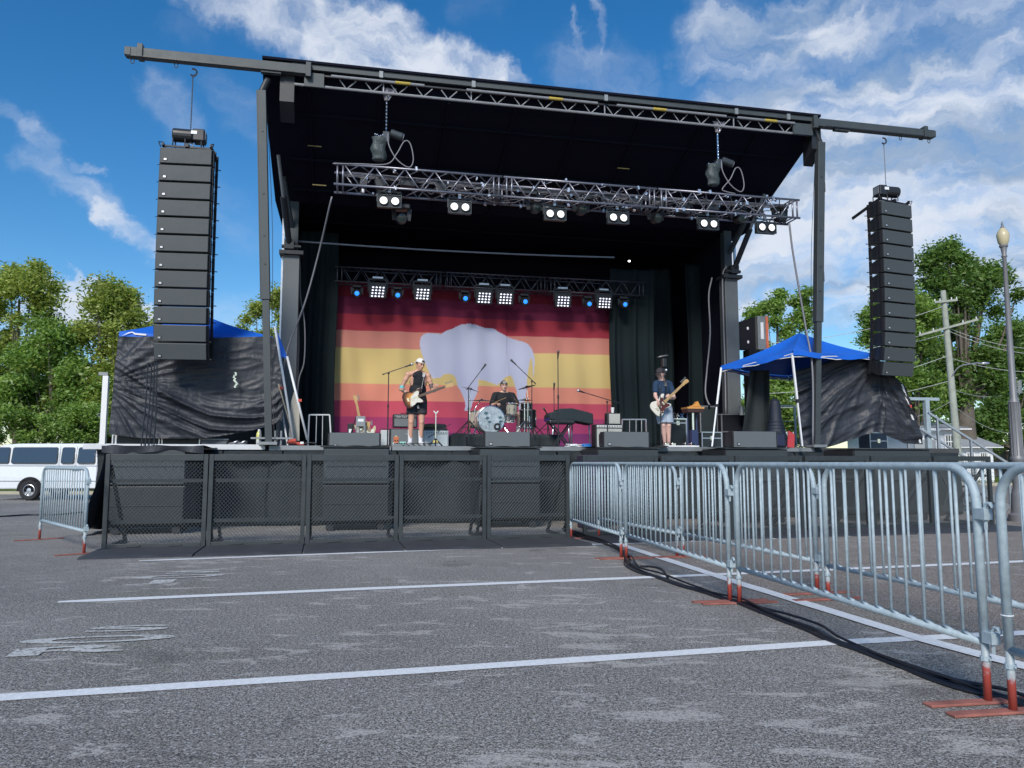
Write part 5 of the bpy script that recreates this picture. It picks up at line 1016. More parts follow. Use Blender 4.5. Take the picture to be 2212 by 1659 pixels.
def shorts(r, V_, mat, low, fl=.105, name='shorts'):
    m = MB(); P = V_['pelvis']; m.ell(P, (.175, .13, .12))
    for a, b in (('hl', 'kl'), ('hr', 'kr')):
        p, q = V_[a], V_[b]; k = p.lerp(q, low); x, y, z = basis(k-p); m.cyl(p, k, fl, fl*.98, 16); m.ell(p, (fl,)*3)
    o = m.build(name, mat, r, smooth='all'); remesh(o, .010, 3); return o
def shoe(r, a, d, mat, sole, sock=None, sh=.2):
    a = Vector(a); d = Vector(d).normalized(); x = Vector((-d.y, d.x, 0)); m = MB(); m.ell(a+d*.12+Vector((0, 0, -.045)), (.045, .10, .035), (0, 0, math.atan2(d.y, d.x)-PI/2)); m.ell(a+Vector((0, 0, -.03))+d*.0, (.042, .055, .05), (0, 0, math.atan2(d.y, d.x)-PI/2)); m.cap(a+d*.02+Vector((0, 0, -.04)), a+d*.10+Vector((0, 0, -.04)), .042, .038)
    o = m.build('shoe', mat, r, smooth='all'); remesh(o, .007, 2); s_ = MB(); s_.prism([(-.04,-.06),(.04,-.06),(.05,.1),(.045,.19),(0,.225),(-.045,.19),(-.05,.1)], a+Vector((0, 0, -.078)), x, d, .022); s_.build('sole', sole, o)
    if sock: MB().lathe([(.044,-.06),(.042,0),(.043,.06),(.048,sh),(.046,sh+.004)], a, (0, 0, 1), 14).build('sock', sock, r, smooth='all')
# ---------------------------------------------------------------- guitars
def gout(k=1., horn=1., bass=False):
    P = [(-.20,0),(-.195,.085),(-.155,.145),(-.09,.165),(-.03,.14),(.02,.112),(.07,.118),(.13,.145),(.185*horn,.145),(.20*horn,.115),(.165,.085),(.135,.05),(.125,.0),(.135,-.045),(.16,-.085),(.185,-.125),(.16,-.15),(.10,-.14),(.04,-.112),(-.02,-.13),(-.08,-.165),(-.145,-.16),(-.19,-.10)]
    P = [Vector((x*k, y*k, 0)) for x, y in P]; Q = P[-2:]+P+P[:3]; s = spline(Q, 4); return [(p.x, p.y) for p in s[8:8+4*len(P)]]
def guitar(root, c, ax, up, body, guard, fb, head=None, k=1., neck=.64, headl=.17, name='guitar', sb=None, rev=1):
    c = Vector(c); ax = Vector(ax).normalized(); up = Vector(up); up = (up-ax*up.dot(ax)).normalized()*rev; z = ax.cross(up).normalized(); fr = z if z.y < 0 else -z
    b = MB().prism(gout(k, 1.05), c, ax, up, .042).build('body', body, root, bev=.006)
    if sb:
        m = MB(); o = gout(k*.83, 1.0); m.prism(o, c+fr*.0225, ax, up, .002); m.build('sunburst_face', sb, b)
    g = [(-.10,-.13),(-.06,-.145),(-.01,-.125),(.04,-.10),(.10,-.12),(.15,-.13),(.155,-.10),(.11,-.03),(.12,.035),(.145,.08),(.12,.11),(.06,.095),(.0,.06),(-.05,.02),(-.07,-.04)]
    MB().prism([(x*k, y*k) for x, y in g], c+fr*.025, ax, up, .003).build('pickguard', guard, root)
    m = MB()
    for x in (-.02, .07): m.box((0, 0, 0), (0, 0, 0)) if False else m.prism([(x*k-.015, -.035), (x*k+.015, -.035), (x*k+.015, .035), (x*k-.015, .035)], c+fr*.03, ax, up, .006)
    m.prism([(-.12*k, -.035), (-.085*k, -.035), (-.085*k, .035), (-.12*k, .035)], c+fr*.03, ax, up, .012); m.build('pickup', chrome, b); m = MB(); [m.cyl(c+ax*x+up*y+fr*.025, c+ax*x+up*y+fr*.042, .010, n=10) for x, y in ((-.08, -.10), (-.045, -.12))]; m.build('knob', chrome, b)
    n0 = c+ax*.10*k; n1 = c+ax*(.12*k+neck*.75); MB().prism([(0, -.027), ((n1-n0).length, -.021), ((n1-n0).length, .021), (0, .027)], n0+fr*.03, ax, up, .022).build('neck', fb, root)
    m = MB(); [m.prism([(i, -.018), (i+.0015, -.018), (i+.0015, .018), (i, .018)], n0+fr*.042, ax, up, .002) for i in [(n1-n0).length*(1-.5**(j/12)*1.0)*1.25+.0 for j in range(1, 15) if (1-.5**(j/12))*1.25 < 1]]; m.build('fret', M('fret_wire', (.3, .28, .25), .5, var=0), root) if m.v else None
    h = [(0,-.02),(.02,-.035),(.05,-.03),(headl*.95,-.045),(headl,-.02),(headl*.98,.02),(headl*.75,.04),(.06,.035),(.03,.025),(0,.02)]; hd = MB().prism(h, n1+fr*.024, ax, up, .015).build('headstock', head or fb, root); m = MB()
    for i in range(6): p = n1+ax*(.03+i*headl*.15)+up*.04+fr*.02; m.cyl(p, p+up*.022, .006, n=6); m.ell(p+up*.028, (.009, .006, .009))
    m.build('tuning_peg', alug, hd); m = MB()
    for i in range(6): y = -.017+.0068*i; m.cyl(c-ax*.10*k+up*y+fr*.04, n1+up*y*.8+fr*.042, .0005, n=3)
    m.build('string', M('string_steel', (.25, .24, .22), .5, var=0), root); return fr
ivory = M('ivory_plastic', (.72, .69, .60), .35, var=.03); maple = M('maple_wood', (.52, .33, .14), .4, var=.12, vs=9); rose = M('rosewood', (.09, .05, .035), .5); tort = M('tortoise_guard', (.10, .018, .02), .25, var=.6, vs=30)
# guitarist  ------------------------------------------------------
gv = 1.05; gu = V(901, 900, gv)[0]
skin1 = M('tanned_skin', (.60, .33, .23), .5, var=.05, vs=8, spec=.4)
J = dict(head=(.045, -.03, 1.60), hyaw=R(28), hpitch=R(-14), hroll=R(4), neck=(.02, .0, 1.47), chest=(.015, .0, 1.27), pelvis=(.0, .02, .93), sl=(-.185, .0, 1.405), sr=(.205, .0, 1.39), el=(-.325, .0, 1.12), er=(.30, -.02, 1.10), wl=(-.165, -.17, 1.02), wr=(.335, -.22, 1.10),
         hl=(-.09, .02, .88), hr=(.09, .02, .88), kl=(-.118, -.02, .48), kr=(.085, -.02, .48), al=(-.128, .01, .10), ar=(.075, .01, .10), hands=[('wl', (.95, -.05, .05), (.1, .35, -.9), .55, 1, .06), ('wr', (.12, -.35, .75), (-.2, .9, .2), 1.15, -1, .08)])
g1, g1v, g1h, g1E = person('person in a white backwards cap, black tank top and shorts playing a sunburst guitar', gu, gv, DZ, J, skin1)
cap(g1, g1h, g1E, M('white_cap', (.78, .77, .72), .8, var=.04), 1, hairm=M('brown_hair', (.09, .05, .03), .7, var=.2, vs=60, bump=.5))
bk = M('black_cotton', (.012, .014, .018), .85, var=.3, vs=12, bump=1., bs=14); bk2 = M('charcoal_cotton', (.035, .034, .042), .85, var=.2, vs=20, bump=.4, bs=25)
shirt(g1, g1v, bk, hem=.80, tank=True, name='tank_top'); shorts(g1, g1v, bk2, .62, .108)
m = MB(); m.cap((-.003, -.142, .80), (-.008, -.148, .74), .004, .004, 5); m.cap((.012, -.142, .80), (.018, -.148, .735), .004, .004, 5); m.build('drawstring', white, g1)
wsh = M('white_shoe', (.75, .75, .74), .6, var=.05); sck = M('white_sock', (.72, .72, .75), .9, var=.04)
shoe(g1, g1v['al'], (-.25, -1, 0), wsh, wsh, sck, .23); shoe(g1, g1v['ar'], (.2, -1, 0), wsh, wsh, sck, .22)
a, b = g1v['sl'].lerp(g1v['el'], .80), g1v['el'].lerp(g1v['wl'], .08); MB().cyl(a, a.lerp(b, .8), .050, .048, 16).build('arm_band', M('turquoise_band', (.16, .50, .52), .6, var=.2, vs=30), g1, smooth=True)
tat = M('tattoo_ink', (.16, .12, .11), .6, var=.4, vs=40); m = MB(); e_, w2 = g1v['el'], g1v['wl']
m.cyl(e_.lerp(w2, .22), e_.lerp(w2, .5), .0425, .0375, 14, False); s2_, e2 = g1v['sr'], g1v['er']; m.cyl(s2_.lerp(e2, .55), s2_.lerp(e2, .85), .0465, .043, 14, False); m.build('tattoo', tat, g1, smooth='all')
sbm = bpy.data.materials.new('sunburst'); sbm.use_nodes = True
GU = TS('electric_guitar', 'sunburst electric guitar with an ivory pickguard held by the person in the tank top', 'guitar', gu, gv, DZ)
def burst(name, c):
    m = bpy.data.materials.new(name); m.use_nodes = True; t = m.node_tree; b = t.nodes['Principled BSDF']; P = nd(t, 'ShaderNodeTexCoord').outputs['Object']; d = vmt(t, 'LENGTH', vmt(t, 'MULTIPLY', vmt(t, 'SUBTRACT', P, c).outputs[0], (1, .2, 1)).outputs[0]).outputs['Value']
    t.links.new(mixc(t, ss(t, d, .09, .17), mixc(t, ss(t, d, .03, .11), (.70, .42, .10, 1), (.50, .16, .03, 1)), (.07, .012, .008, 1)), b.inputs['Base Color']); b.inputs['Roughness'].default_value = .18; b.inputs['Coat Weight'].default_value = .6; return m
gc_ = (-.095, -.20, .93)
guitar(GU, gc_, (1, -.10, .37), (-.37, 0, 1), M('dark_edge', (.05, .012, .01), .25), ivory, rose, maple, 1.0, .70, .17, sb=burst('sunburst_finish', gc_))
m = MB(); m.tube(spline([(.20, -.02, 1.36), (.12, -.12, 1.40), (.085, -.15, 1.30), (.055, -.165, 1.16), (.04, -.175, 1.04)], 6), .004, 4)
pts = spline([(.10, .05, 1.47), (.115, -.08, 1.42), (.10, -.135, 1.32), (.075, -.155, 1.18), (.055, -.18, 1.05)], 6); m = MB(); [m.bar(pts[i], pts[i+1]+(pts[i+1]-pts[i])*.1, .052, .006) for i in range(len(pts)-1)]; m.build('strap', M('grey_pattern_strap', (.42, .42, .42), .7, var=.5, vs=60), GU)
# drummer -------------------------------------------------------
RZ = DZ+.30; dv_ = 3.1; du = V(1088, 870, dv_)[0]
J = dict(head=(.0, -.03, 1.12), hyaw=0., hpitch=R(2), neck=(.0, .0, .985), chest=(.0, .01, .80), pelvis=(.0, .05, .50), sl=(-.20, .0, .915), sr=(.20, .0, .915), el=(-.29, -.10, .68), er=(.29, -.12, .69), wl=(-.22, -.33, .70), wr=(.20, -.36, .70),
         hl=(-.11, .03, .47), hr=(.11, .03, .47), kl=(-.28, -.38, .48), kr=(.26, -.38, .46), al=(-.30, -.42, .09), ar=(.24, -.42, .09), hands=[('wl', (.25, -.9, -.05), (0, 0, -1), 1.2, -1, .0), ('wr', (-.25, -.9, -.05), (0, 0, -1), 1.2, 1, .0)])
g2, g2v, g2h, g2E = person('person in a black t-shirt and backwards cap seated behind the drum kit', du, dv_, RZ, J, M('pale_skin', (.62, .38, .30), .5, var=.05))
cap(g2, g2h, g2E, M('grey_black_cap', (.05, .05, .055), .8), 1, pan=M('cap_stripe', (.32, .33, .33), .7, var=.4, vs=40)); shirt(g2, g2v, bk, sleeve=.85, grow=.022, name='t_shirt', slw=.058); shorts(g2, g2v, M('grey_shorts', (.10, .10, .11), .85), .75, .10)
shoe(g2, g2v['al'], (-.1, -1, 0), wsh, wsh, sck, .12); shoe(g2, g2v['ar'], (.1, -1, 0), wsh, wsh, sck, .10)
# bass player ------------------------------------------------------
bv_ = .75; bu = V(1432, 900, bv_)[0]
J = dict(head=(-.055, -.03, 1.50), hyaw=R(-48), hpitch=R(-22), neck=(.0, .0, 1.375), chest=(.01, .0, 1.17), pelvis=(.02, .02, .83), sl=(-.155, -.03, 1.30), sr=(.175, .03, 1.305), el=(-.20, -.10, 1.05), er=(.225, -.06, 1.02), wl=(-.215, -.24, .945), wr=(.075, -.22, .985),
         hl=(-.05, .02, .80), hr=(.10, .02, .80), kl=(-.015, -.04, .45), kr=(.105, -.03, .45), al=(.04, .02, .10), ar=(.125, .02, .10), hands=[('wl', (-.1, -.45, -.6), (.85, .25, -.1), .75, 1, .05), ('wr', (-.55, -.35, .35), (.2, .8, .3), 1.1, -1, .08)])
g3, g3v, g3h, g3E = person('person in a dark cap, navy t-shirt and pale shorts playing a white bass guitar', bu, bv_, DZ, J, M('fair_skin', (.64, .40, .33), .5, var=.05))
cap(g3, g3h, g3E, M('charcoal_cap', (.035, .03, .035), .8), -1); shirt(g3, g3v, M('navy_cotton', (.012, .038, .085), .85, var=.3, vs=12, bump=1., bs=14), sleeve=.62, grow=.012, name='t_shirt'); shorts(g3, g3v, M('pale_blue_cotton', (.36, .43, .52), .85, var=.15, vs=14, bump=1., bs=13), .88, .112)
shoe(g3, g3v['al'], (-.5, -1, 0), M('dark_shoe', (.03, .03, .04), .6), blk); shoe(g3, g3v['ar'], (-.1, -1, 0), M('dark_shoe', (.03, .03, .04), .6), blk)
GB2 = TS('bass_guitar', 'white bass guitar with a dark tortoise pickguard held by the person in navy', 'guitar', bu, bv_, DZ)
guitar(GB2, (-.155, -.24, .84), (.72, -.05, .66), (-.66, 0, .72), ivory, tort, maple, maple, 1.0, .66, .17)
pts = spline([(.07, .06, 1.40), (.05, -.06, 1.385), (.02, -.13, 1.27), (.0, -.17, 1.14), (-.02, -.20, 1.02)], 5); m = MB(); [m.bar(pts[i], pts[i+1]+(pts[i+1]-pts[i])*.1, .05, .006) for i in range(len(pts)-1)]; m.build('strap', blk, GB2)
# ================================================================ stage gear
def base_round(m, c, r=.14): m.lathe([(r,0),(r,.012),(r*.5,.025),(.015,.03)], c, n=24)
def tripod(m, c, h=.28, r=.30, n=3, a0=.4, t=.009):
    c = Vector(c)
    for k in range(n): a = a0+2*PI*k/n; f = c+Vector((r*math.cos(a), r*math.sin(a), .012)); m.cyl(c+Vector((0, 0, h)), f, t, n=6); m.cyl(c+Vector((0, 0, h*.45)), c+Vector((r*.5*math.cos(a), r*.5*math.sin(a), h*.5)), t*.7, n=5); m.ell(f, (.014,)*3, n=6, m=5)
def micstand(label, xb, v, ztop_y, boom=None, rnd=True, z0=DZ, pole=blk, mic=True, grp='microphone stands', silver=False, r0=.14):
    u = V(xb, 900, v)[0]; r = TS('microphone_stand', label, 'microphone stand', u, v, z0, 0, grp); zt = V(xb, ztop_y, v)[1]-z0; m = MB()
    if rnd: base_round(m, (0, 0, 0), r0)
    else: tripod(m, (0, 0, 0))
    m.build('base', blk, r, smooth=True); m = MB(); m.cyl((0, 0, .02), (0, 0, zt*.55), .013, n=10); m.cyl((0, 0, zt*.55), (0, 0, zt), .0095, n=8); m.cyl((0, 0, zt*.53), (0, 0, zt*.57), .019, n=10); m.build('pole', pole, r, smooth=True)
    tip = Vector((0, 0, zt)); d = Vector((0, -.3, 1))
    if boom:
        (x0, y0), (x1, y1) = boom; a = V(x0, y0, v); b = V(x1, y1, v); p = Vector((a[0]-u, 0, a[1]-z0)); q = Vector((b[0]-u, -.05, b[1]-z0)); m = MB(); m.cyl(p, q, .0085, n=8); m.ell((0, 0, zt), (.022, .02, .022)); m.cyl(p, p.lerp(q, .08), .014, n=8); m.build('boom', pole, r, smooth=True); tip = q; d = (q-p).normalized()
    if mic:
        m = MB(); m.cyl(tip-d*.05, tip+d*.07, .013, .018, 10); mi = m.build('microphone', blk, r, smooth=True); MB().ell(tip+d*.09, (.026, .026, .03)).build('windscreen', alu if silver else M('mic_mesh', (.12, .12, .12), .5, .5), mi, smooth='all')
    return r
micstand('microphone stand with a long boom reaching up to the person in the white cap', 838, .75, 806, ((826, 809), (880, 791)), silver=True)
micstand('straight black microphone stand, tallest one, right of the drum kit', 1206, .75, 770)
micstand('thin short microphone stand left of the tallest microphone stand', 1197, 2.3, 838, z0=DZ)
micstand('boom microphone stand over the left crash cymbal of the drum kit', 1012, 2.1, 838, ((1008, 842), (1042, 796)), False, RZ)
micstand('boom microphone stand over the right cymbals of the drum kit', 1149, 2.1, 824, ((1157, 829), (1110, 785)), False, RZ)
micstand('boom microphone stand with a silver microphone over the covered piano', 1312, .95, 868, ((1338, 871), (1256, 847)), silver=True)
micstand('microphone stand directly in front of the bass player', 1427, -.12, 840, ((1426, 845), (1434, 810)), silver=True, z0=DZ-.08 if False else DZ)
micstand('low boom microphone stand with tripod at the right end of the drum riser', 1183, 2.5, 900, ((1195, 915), (1178, 890)), False, RZ)
# drum riser and kit
ra, rb = V(985, 950, 2.0)[0], V(1206, 950, 2.0)[0]
rs = TS('drum_riser', 'low drum riser wrapped in black cloth', 'riser', (ra+rb)/2, 2.0, DZ); MB().box((0, 1.1, .15), (rb-ra, 2.2, .29)).build('platform', deckm, rs, bev=.01); drape('skirt', -(rb-ra)/2-.02, (rb-ra)/2+.02, .01, .29, -.03, 7, .014, skirtm, rs, 7, nv=4)
m = MB(); m.grid(lambda a, b: (-(rb-ra)/2-.55+a*.75, -.05-.1*a+.03*math.sin(a*8), .01+.29*b*(min(1, a*1.6)) ), 14, 5); m.build('loose_skirt', skirtm, rs, smooth='all')
sparkle = M('champagne_shell', (.50, .47, .38), .3, .3, .15, 20); blsh = M('black_shell', (.02, .02, .025), .25); skn = M('drum_skin', (.72, .72, .70), .6, var=.03)
def drum(label, x, y, v, r_, h, ax=(0, 0, 1), shell=sparkle, head=skn, name='drum', n=28, legs=0, z=None):
    u, zc = V(x, y, v); 
    if z is not None: zc = z
    r = TS(name, label, 'drum', u, v, zc, 0, 'drums of the kit'); x_, y_, z_ = basis(ax)
    MB().lathe([(r_*.985,-h/2+.015),(r_*.985,h/2-.015)], (0, 0, 0), ax, n).build('shell', shell, r, smooth=True); m = MB()
    for s_ in (-1, 1): m.lathe([(r_*.985,s_*(h/2-.018)),(r_*1.03,s_*(h/2-.02)),(r_*1.04,s_*h/2),(r_*1.0,s_*(h/2+.006)),(r_*.97,s_*h/2)], (0, 0, 0), ax, n, False)
    m.build('hoop', chrome, r, smooth=True); [MB().lathe([(.0,s_*(h/2-.002)),(r_*.975,s_*(h/2-.002))], (0, 0, 0), ax, n).build('skin', head, r) for s_ in (-1, 1)]; m = MB()
    for k in range(8): a = 2*PI*k/8+.2; p = x_*math.cos(a)*r_*1.03+y_*math.sin(a)*r_*1.03; m.cyl(p-z_*h*.42, p+z_*h*.42, .004, n=5); m.cyl(p-z_*.025, p+z_*.025, .011, n=6)
    m.build('lug', chrome, r, smooth=True)
    if legs:
        m = MB()
        for k in range(3): a = 2*PI*k/3+.5; p = Vector((r_*1.06*math.cos(a), r_*1.06*math.sin(a), 0)); m.cyl(p+Vector((0, 0, .05)), (p.x*1.08, p.y*1.08, RZ-zc), .008, n=6)
        m.build('leg', chrome, r)
    return r
bdm = M('pale_blue_skin', (.62, .72, .78), .5, var=.05, vs=4)
bd_ = drum('bass drum with a pale blue front printed with palm trees', 1057.5, 909, 2.15, .285, .42, (0, 1, 0), M('cream_shell', (.55, .5, .4), .35), bdm, 'bass_drum', 40, z=RZ+.30)
ink = M('palm_print', (.05, .12, .16), .7, var=.2); m = MB(); rr = random.Random(2)
for (x, z, s) in ((-.115, .13, .06), (-.085, .03, .052), (-.04, -.05, .045), (.19, .04, .05), (.20, -.04, .05), (.17, -.10, .045)):
    b_ = Vector((x, -.214, z)); m.bar(b_, b_+Vector((rr.uniform(.0, .02), 0, -.16 if x < .1 else -.12)), .006, .002)
    for k in range(9): a = 2*PI*k/9; m.prism([(0, 0), (s*.5, .010), (s, -.012), (s*.5, -.004)], b_, (math.cos(a), 0, math.sin(a)*.8), (-math.sin(a), 0, math.cos(a)), .002)
for x in (-.20, -.16, -.13): m.bar((x, -.214, -.02-.0), (x+.03, -.214, -.2), .010, .002)
m.build('palm_print', ink, bd_); m = MB(); m.lathe([(.052,-.224),(.075,-.222),(.075,-.212),(.052,-.212)], (.125, 0, -.15), (0, 1, 0), 24, False); m.build('port_ring', blk, bd_, smooth=True); MB().lathe([(0,-.214),(.052,-.214)], (.125, 0, -.15), (0, 1, 0), 20).build('port_hole', M('port_dark', (.02, .02, .02), .9, var=0), bd_)
MB().lathe([(0,-.22),(.03,-.222),(.035,-.214)], (.125, 0, -.15), (0, 1, 0), 14).build('port_microphone', alu, bd_)
m = MB(); [m.cyl((s_*.25, -.1, -.1), (s_*.38, -.22, -.295), .009, n=6) for s_ in (-1, 1)]; m.build('spur', chrome, bd_)
drum('silver rack tom standing in front of the drummer', 1105.5, 883, 2.35, .115, .24, (0, -.15, 1), sparkle); drum('pale floor tom at the left behind the bass drum', 1032, 905, 2.75, .17, .34, (0, 0, 1), M('cream_shell', (.55, .5, .4), .35), legs=1)
drum('black floor tom at the right of the drummer', 1140, 905, 2.7, .19, .40, (0, 0, 1), blsh, M('dark_skin', (.05, .05, .06), .6), legs=1); drum('upper black drum at the right of the drummer', 1137, 880, 2.95, .13, .2, (0, 0, 1), blsh, M('dark_skin', (.05, .05, .06), .6))
drum('snare drum low between the drummer and the bass drum', 1096, 905, 2.6, .17, .14, (0, -.1, 1), chrome)
sn = MB(); th = TS('drum_throne', 'round black drum stool under the drummer', 'stool', du, dv_+.04, RZ); MB().lathe([(.16,.36),(.17,.40),(.15,.43),(0,.43)], n=20).build('seat', blk, th, smooth=True); tripod(sn, (0, 0, 0), .25, .24); sn.cyl((0, 0, .1), (0, 0, .38), .016); sn.build('stand', chrome, th)
cymm = M('dark_bronze_cymbal', (.10, .07, .055), .28, .9, .2, 20); blc = M('painted_blue_lit_cymbal', (.05, .06, .16), .28, .9, .2, 20)  # second cymbal material has blue stage light put into its base colour
def cymbal(label, x, y, v, r_, tilt, xb=None, mat=cymm, pair=False):
    u, zc = V(x, y, v); r = TS('cymbal_stand', label, 'cymbal', u, v, RZ, 0, 'cymbals of the kit'); h = zc-RZ; ax = Vector((math.sin(tilt), -.12, math.cos(tilt)))
    c = MB(); c.lathe([(.0,.022),(.02,.02),(.035,.006),(r_*.5,-.002),(r_,-.014),(r_,-.0155),(r_*.5,-.005),(.03,.003)], (0, 0, h), ax, 32); c.build('cymbal', mat, r, smooth='all')
    if pair: MB().lathe([(.0,-.03),(.03,-.028),(r_,-.018),(r_,-.0165)], (0, 0, h), ax, 32).build('cymbal', mat, r, smooth='all')
    dx = 0 if xb is None else V(xb, y, v)[0]-u; m = MB(); m.cyl((dx, 0, .05), (dx, 0, h*.75), .014, n=10); m.cyl((dx, 0, h*.75), (0, 0, h+.04), .009, n=8); m.ell((dx, 0, h*.75), (.02,)*3); m.build('pole', chrome, r, smooth=True); m = MB(); tripod(m, (dx, 0, 0), .3, .27, t=.011); m.build('tripod', chrome, r); return r
cymbal('left crash cymbal coloured as if lit blue, tilted down to the right', 1017, 840, 2.3, .20, R(16), 1015, blc); cymbal('large flat ride cymbal left of the drummer', 1041, 864, 2.45, .255, R(0), 1026); cymbal('right crash cymbal tilted up to the right', 1138, 835, 2.4, .205, R(-17), 1140); cymbal('flat hi-hat cymbals right of the drummer', 1134, 863, 2.3, .17, R(0), 1133, cymm, True)
# drumsticks
m = MB(); m.cyl((-.28, -.40, .72), (-.10, -.75, .80), .008, .005, 6); ds = TS('drumstick', 'pair of pale drumsticks in the hands of the drummer', 'drumsticks', du, dv_, RZ); m.build('stick', maple, ds); MB().cyl((.25, -.42, .72), (.08, -.78, .78), .008, .005, 6).build('stick', maple, ds)
# amplifiers
grl = M('amp_grille_cloth', (.16, .18, .19), .8, var=.1, vs=30, bump=.2, bs=300); cream = M('cream_grille', (.42, .43, .40), .8, var=.1, vs=30); silv = M('silver_grille', (.50, .56, .58), .7, var=.1, vs=30)
wt = M('white_letter', (.8, .8, .8), .5, var=0)
def amp(label, x0, x1, y0, y1, v, front, case=blk, z0=None, dep=.28, panel=None, txt=None, name='amplifier'):
    a, zb_ = V(x0, y1, v); b, zt = V(x1, y0, v); zb_ = zb_ if z0 is None else z0; w = b-a; h = zt-zb_; r = TS(name, label, 'amplifier', (a+b)/2, v, zb_, 0, 'guitar and keyboard amplifiers')
    MB().box((0, dep/2, h/2), (w, dep, h)).build('case', case, r, bev=.012); ph = .07 if panel else 0; MB().box((0, -.006, (h-ph)/2), (w-.05, .02, h-ph-.04)).build('front_cloth', front, r)
    if panel:
        MB().box((0, -.008, h-ph*.6), (w-.05, .02, ph*.7)).build('control_panel', panel, r); m = MB(); [m.cyl((-w*.38+i*w*.095, -.018, h-ph*.6), (-w*.38+i*w*.095, -.034, h-ph*.6), .009, n=8) for i in range(9)]; m.build('knob', blk, r)
    if txt: text('lettering', txt[0], txt[1], wt, r, (txt[2], -.02, h*txt[3]), (PI/2, 0, 0), .002)
    MB().tube([(-.1, dep/2, h), (-.08, dep/2, h+.025), (.08, dep/2, h+.025), (.1, dep/2, h)], .008, 6).build('handle', blk, r); return r
amp('grey speaker cabinet standing behind the legs of the person in the tank top', 842, 911, 926, 963, 1.9, grl, z0=DZ, txt=('Orange' if False else 'SUPRO' if False else 'ooo', .035, .02, .72)); amp('grey amplifier head with white lettering on the grey cabinet', 849, 902, 895, 923, 1.95, grl, dep=.24, panel=grl, txt=('Dear Dear', .05, -.08, .8))
amp('silver fronted combo amplifier right of the guitarist legs', 915, 969, 930, 962, 1.7, silv, M('pale_case', (.5, .52, .53), .6), z0=DZ, panel=silv); amp('small white amplifier left of the microphone stand base', 822, 841, 929, 955, 1.9, silv, M('pale_case', (.5, .52, .53), .6), z0=DZ)
amp('small cream fronted amplifier on top beside the covered piano', 1313, 1341, 892, 917, 1.55, cream, z0=None, dep=.22); amp('wide cream fronted amplifier under the small one beside the piano', 1287, 1345, 917, 963, 1.5, cream, z0=DZ, dep=.3, panel=M('pale_panel', (.6, .62, .62), .5))
p = V(940, 925, 1.75); it = TS('instrument_case', 'brown and black instrument bag lying on the silver combo amplifier', 'bag', p[0], 1.85, V(940, 930, 1.7)[1]+.02); m = MB(); m.ell((-.08, 0, .07), (.2, .12, .06)); m.build('bag', M('brown_bag', (.10, .08, .05), .8, var=.5, vs=15, bump=.6), it, smooth='all'); MB().box((.13, -.02, .07), (.2, .16, .1), (0, .1, 0)).build('box', blk, it, bev=.02); MB().box((0, -.02, .0), (.5, .26, .05)).build('tray', blk, it, bev=.01)
# pedals and floor clutter
for lab, x, y, wpx, hpx, col in (('small orange effects box on the deck left of the white shoes', 856, 951, 11, 16, (.55, .16, .06)), ('white effects pedal below the orange box', 855, 959, 13, 7, (.6, .6, .6)), ('mint green effects pedal beside the left white shoe', 870, 958, 14, 8, (.3, .6, .52)), ('grey effects pedal right of the white shoes', 921, 959, 12, 6, (.3, .32, .34))):
    a = V(x-wpx/2, y+hpx/2, .62); b = V(x+wpx/2, y-hpx/2, .62); r = TS('effects_pedal', lab, 'effects pedal', (a[0]+b[0])/2, .62, DZ, 0, 'effects pedals'); w = b[0]-a[0]; h = max(.06, b[1]-DZ); MB().box((0, .06, h/2), (w, .13, h)).build('housing', M('pedal_'+lab[:9].replace(' ', '_'), col, .4, var=.1), r, bev=.008); MB().cyl((0, .04, h), (0, .04, h+.02), .014, n=10).build('switch', chrome, r); m = MB(); [m.cyl((s_*w*.25, -.006, h*.6), (s_*w*.25, -.02, h*.6), .012, n=8) for s_ in (-1, 1)]; m.build('knob', blk, r)
r = TS('pedal_board', 'low pedal board with cables at the feet of the guitarist', 'pedal board', V(890, 960, .55)[0], .55, DZ); MB().box((0, .12, .02), (.75, .3, .035)).build('board', alug, r, bev=.005); m = MB(); [m.tube(spline([(-.3+.1*k, 0, .05), (-.25+.12*k, -.06, .06), (-.2+.1*k, -.02, .04), (-.15+.1*k, -.08, .02)], 4), .006, 5) for k in range(6)]; m.build('patch_cable', blk, r, smooth='all')
r = TS('pedal_board', 'low white pedal board with chrome pedals right of the bass player', 'pedal board', V(1472, 965, .3)[0], .3, DZ); MB().box((0, .12, .02), (.75, .28, .03)).build('board', white, r, bev=.005); m = MB(); [m.box((-.28+.14*k, .1, .06), (.09, .12, .05)) for k in (0, 1, 3, 4)]; m.build('pedal', chrome, r, bev=.006)
gs = TS('guitar_stand', 'empty guitar stand with a yellow base right of the guitarist', 'guitar stand', V(941, 950, 1.0)[0], 1.0, DZ); m = MB(); m.cyl((0, 0, .1), (0, 0, .66), .011, n=8); m.bar((-.045, 0, .70), (0, 0, .65), .02); m.bar((.045, 0, .70), (0, 0, .65), .02); m.build('pole', chrome, gs); m = MB(); tripod(m, (0, 0, 0), .16, .16, t=.014); m.bar((0, 0, .27), (.3, 0, .45), .014); m.bar((-.02, 0, .25), (-.16, -.05, .18), .014); m.build('leg', blk, gs); MB().cyl((0, 0, .08), (0, 0, .13), .06, .045, 12).build('base', M('yellow_plastic', (.6, .5, .16), .5), gs)
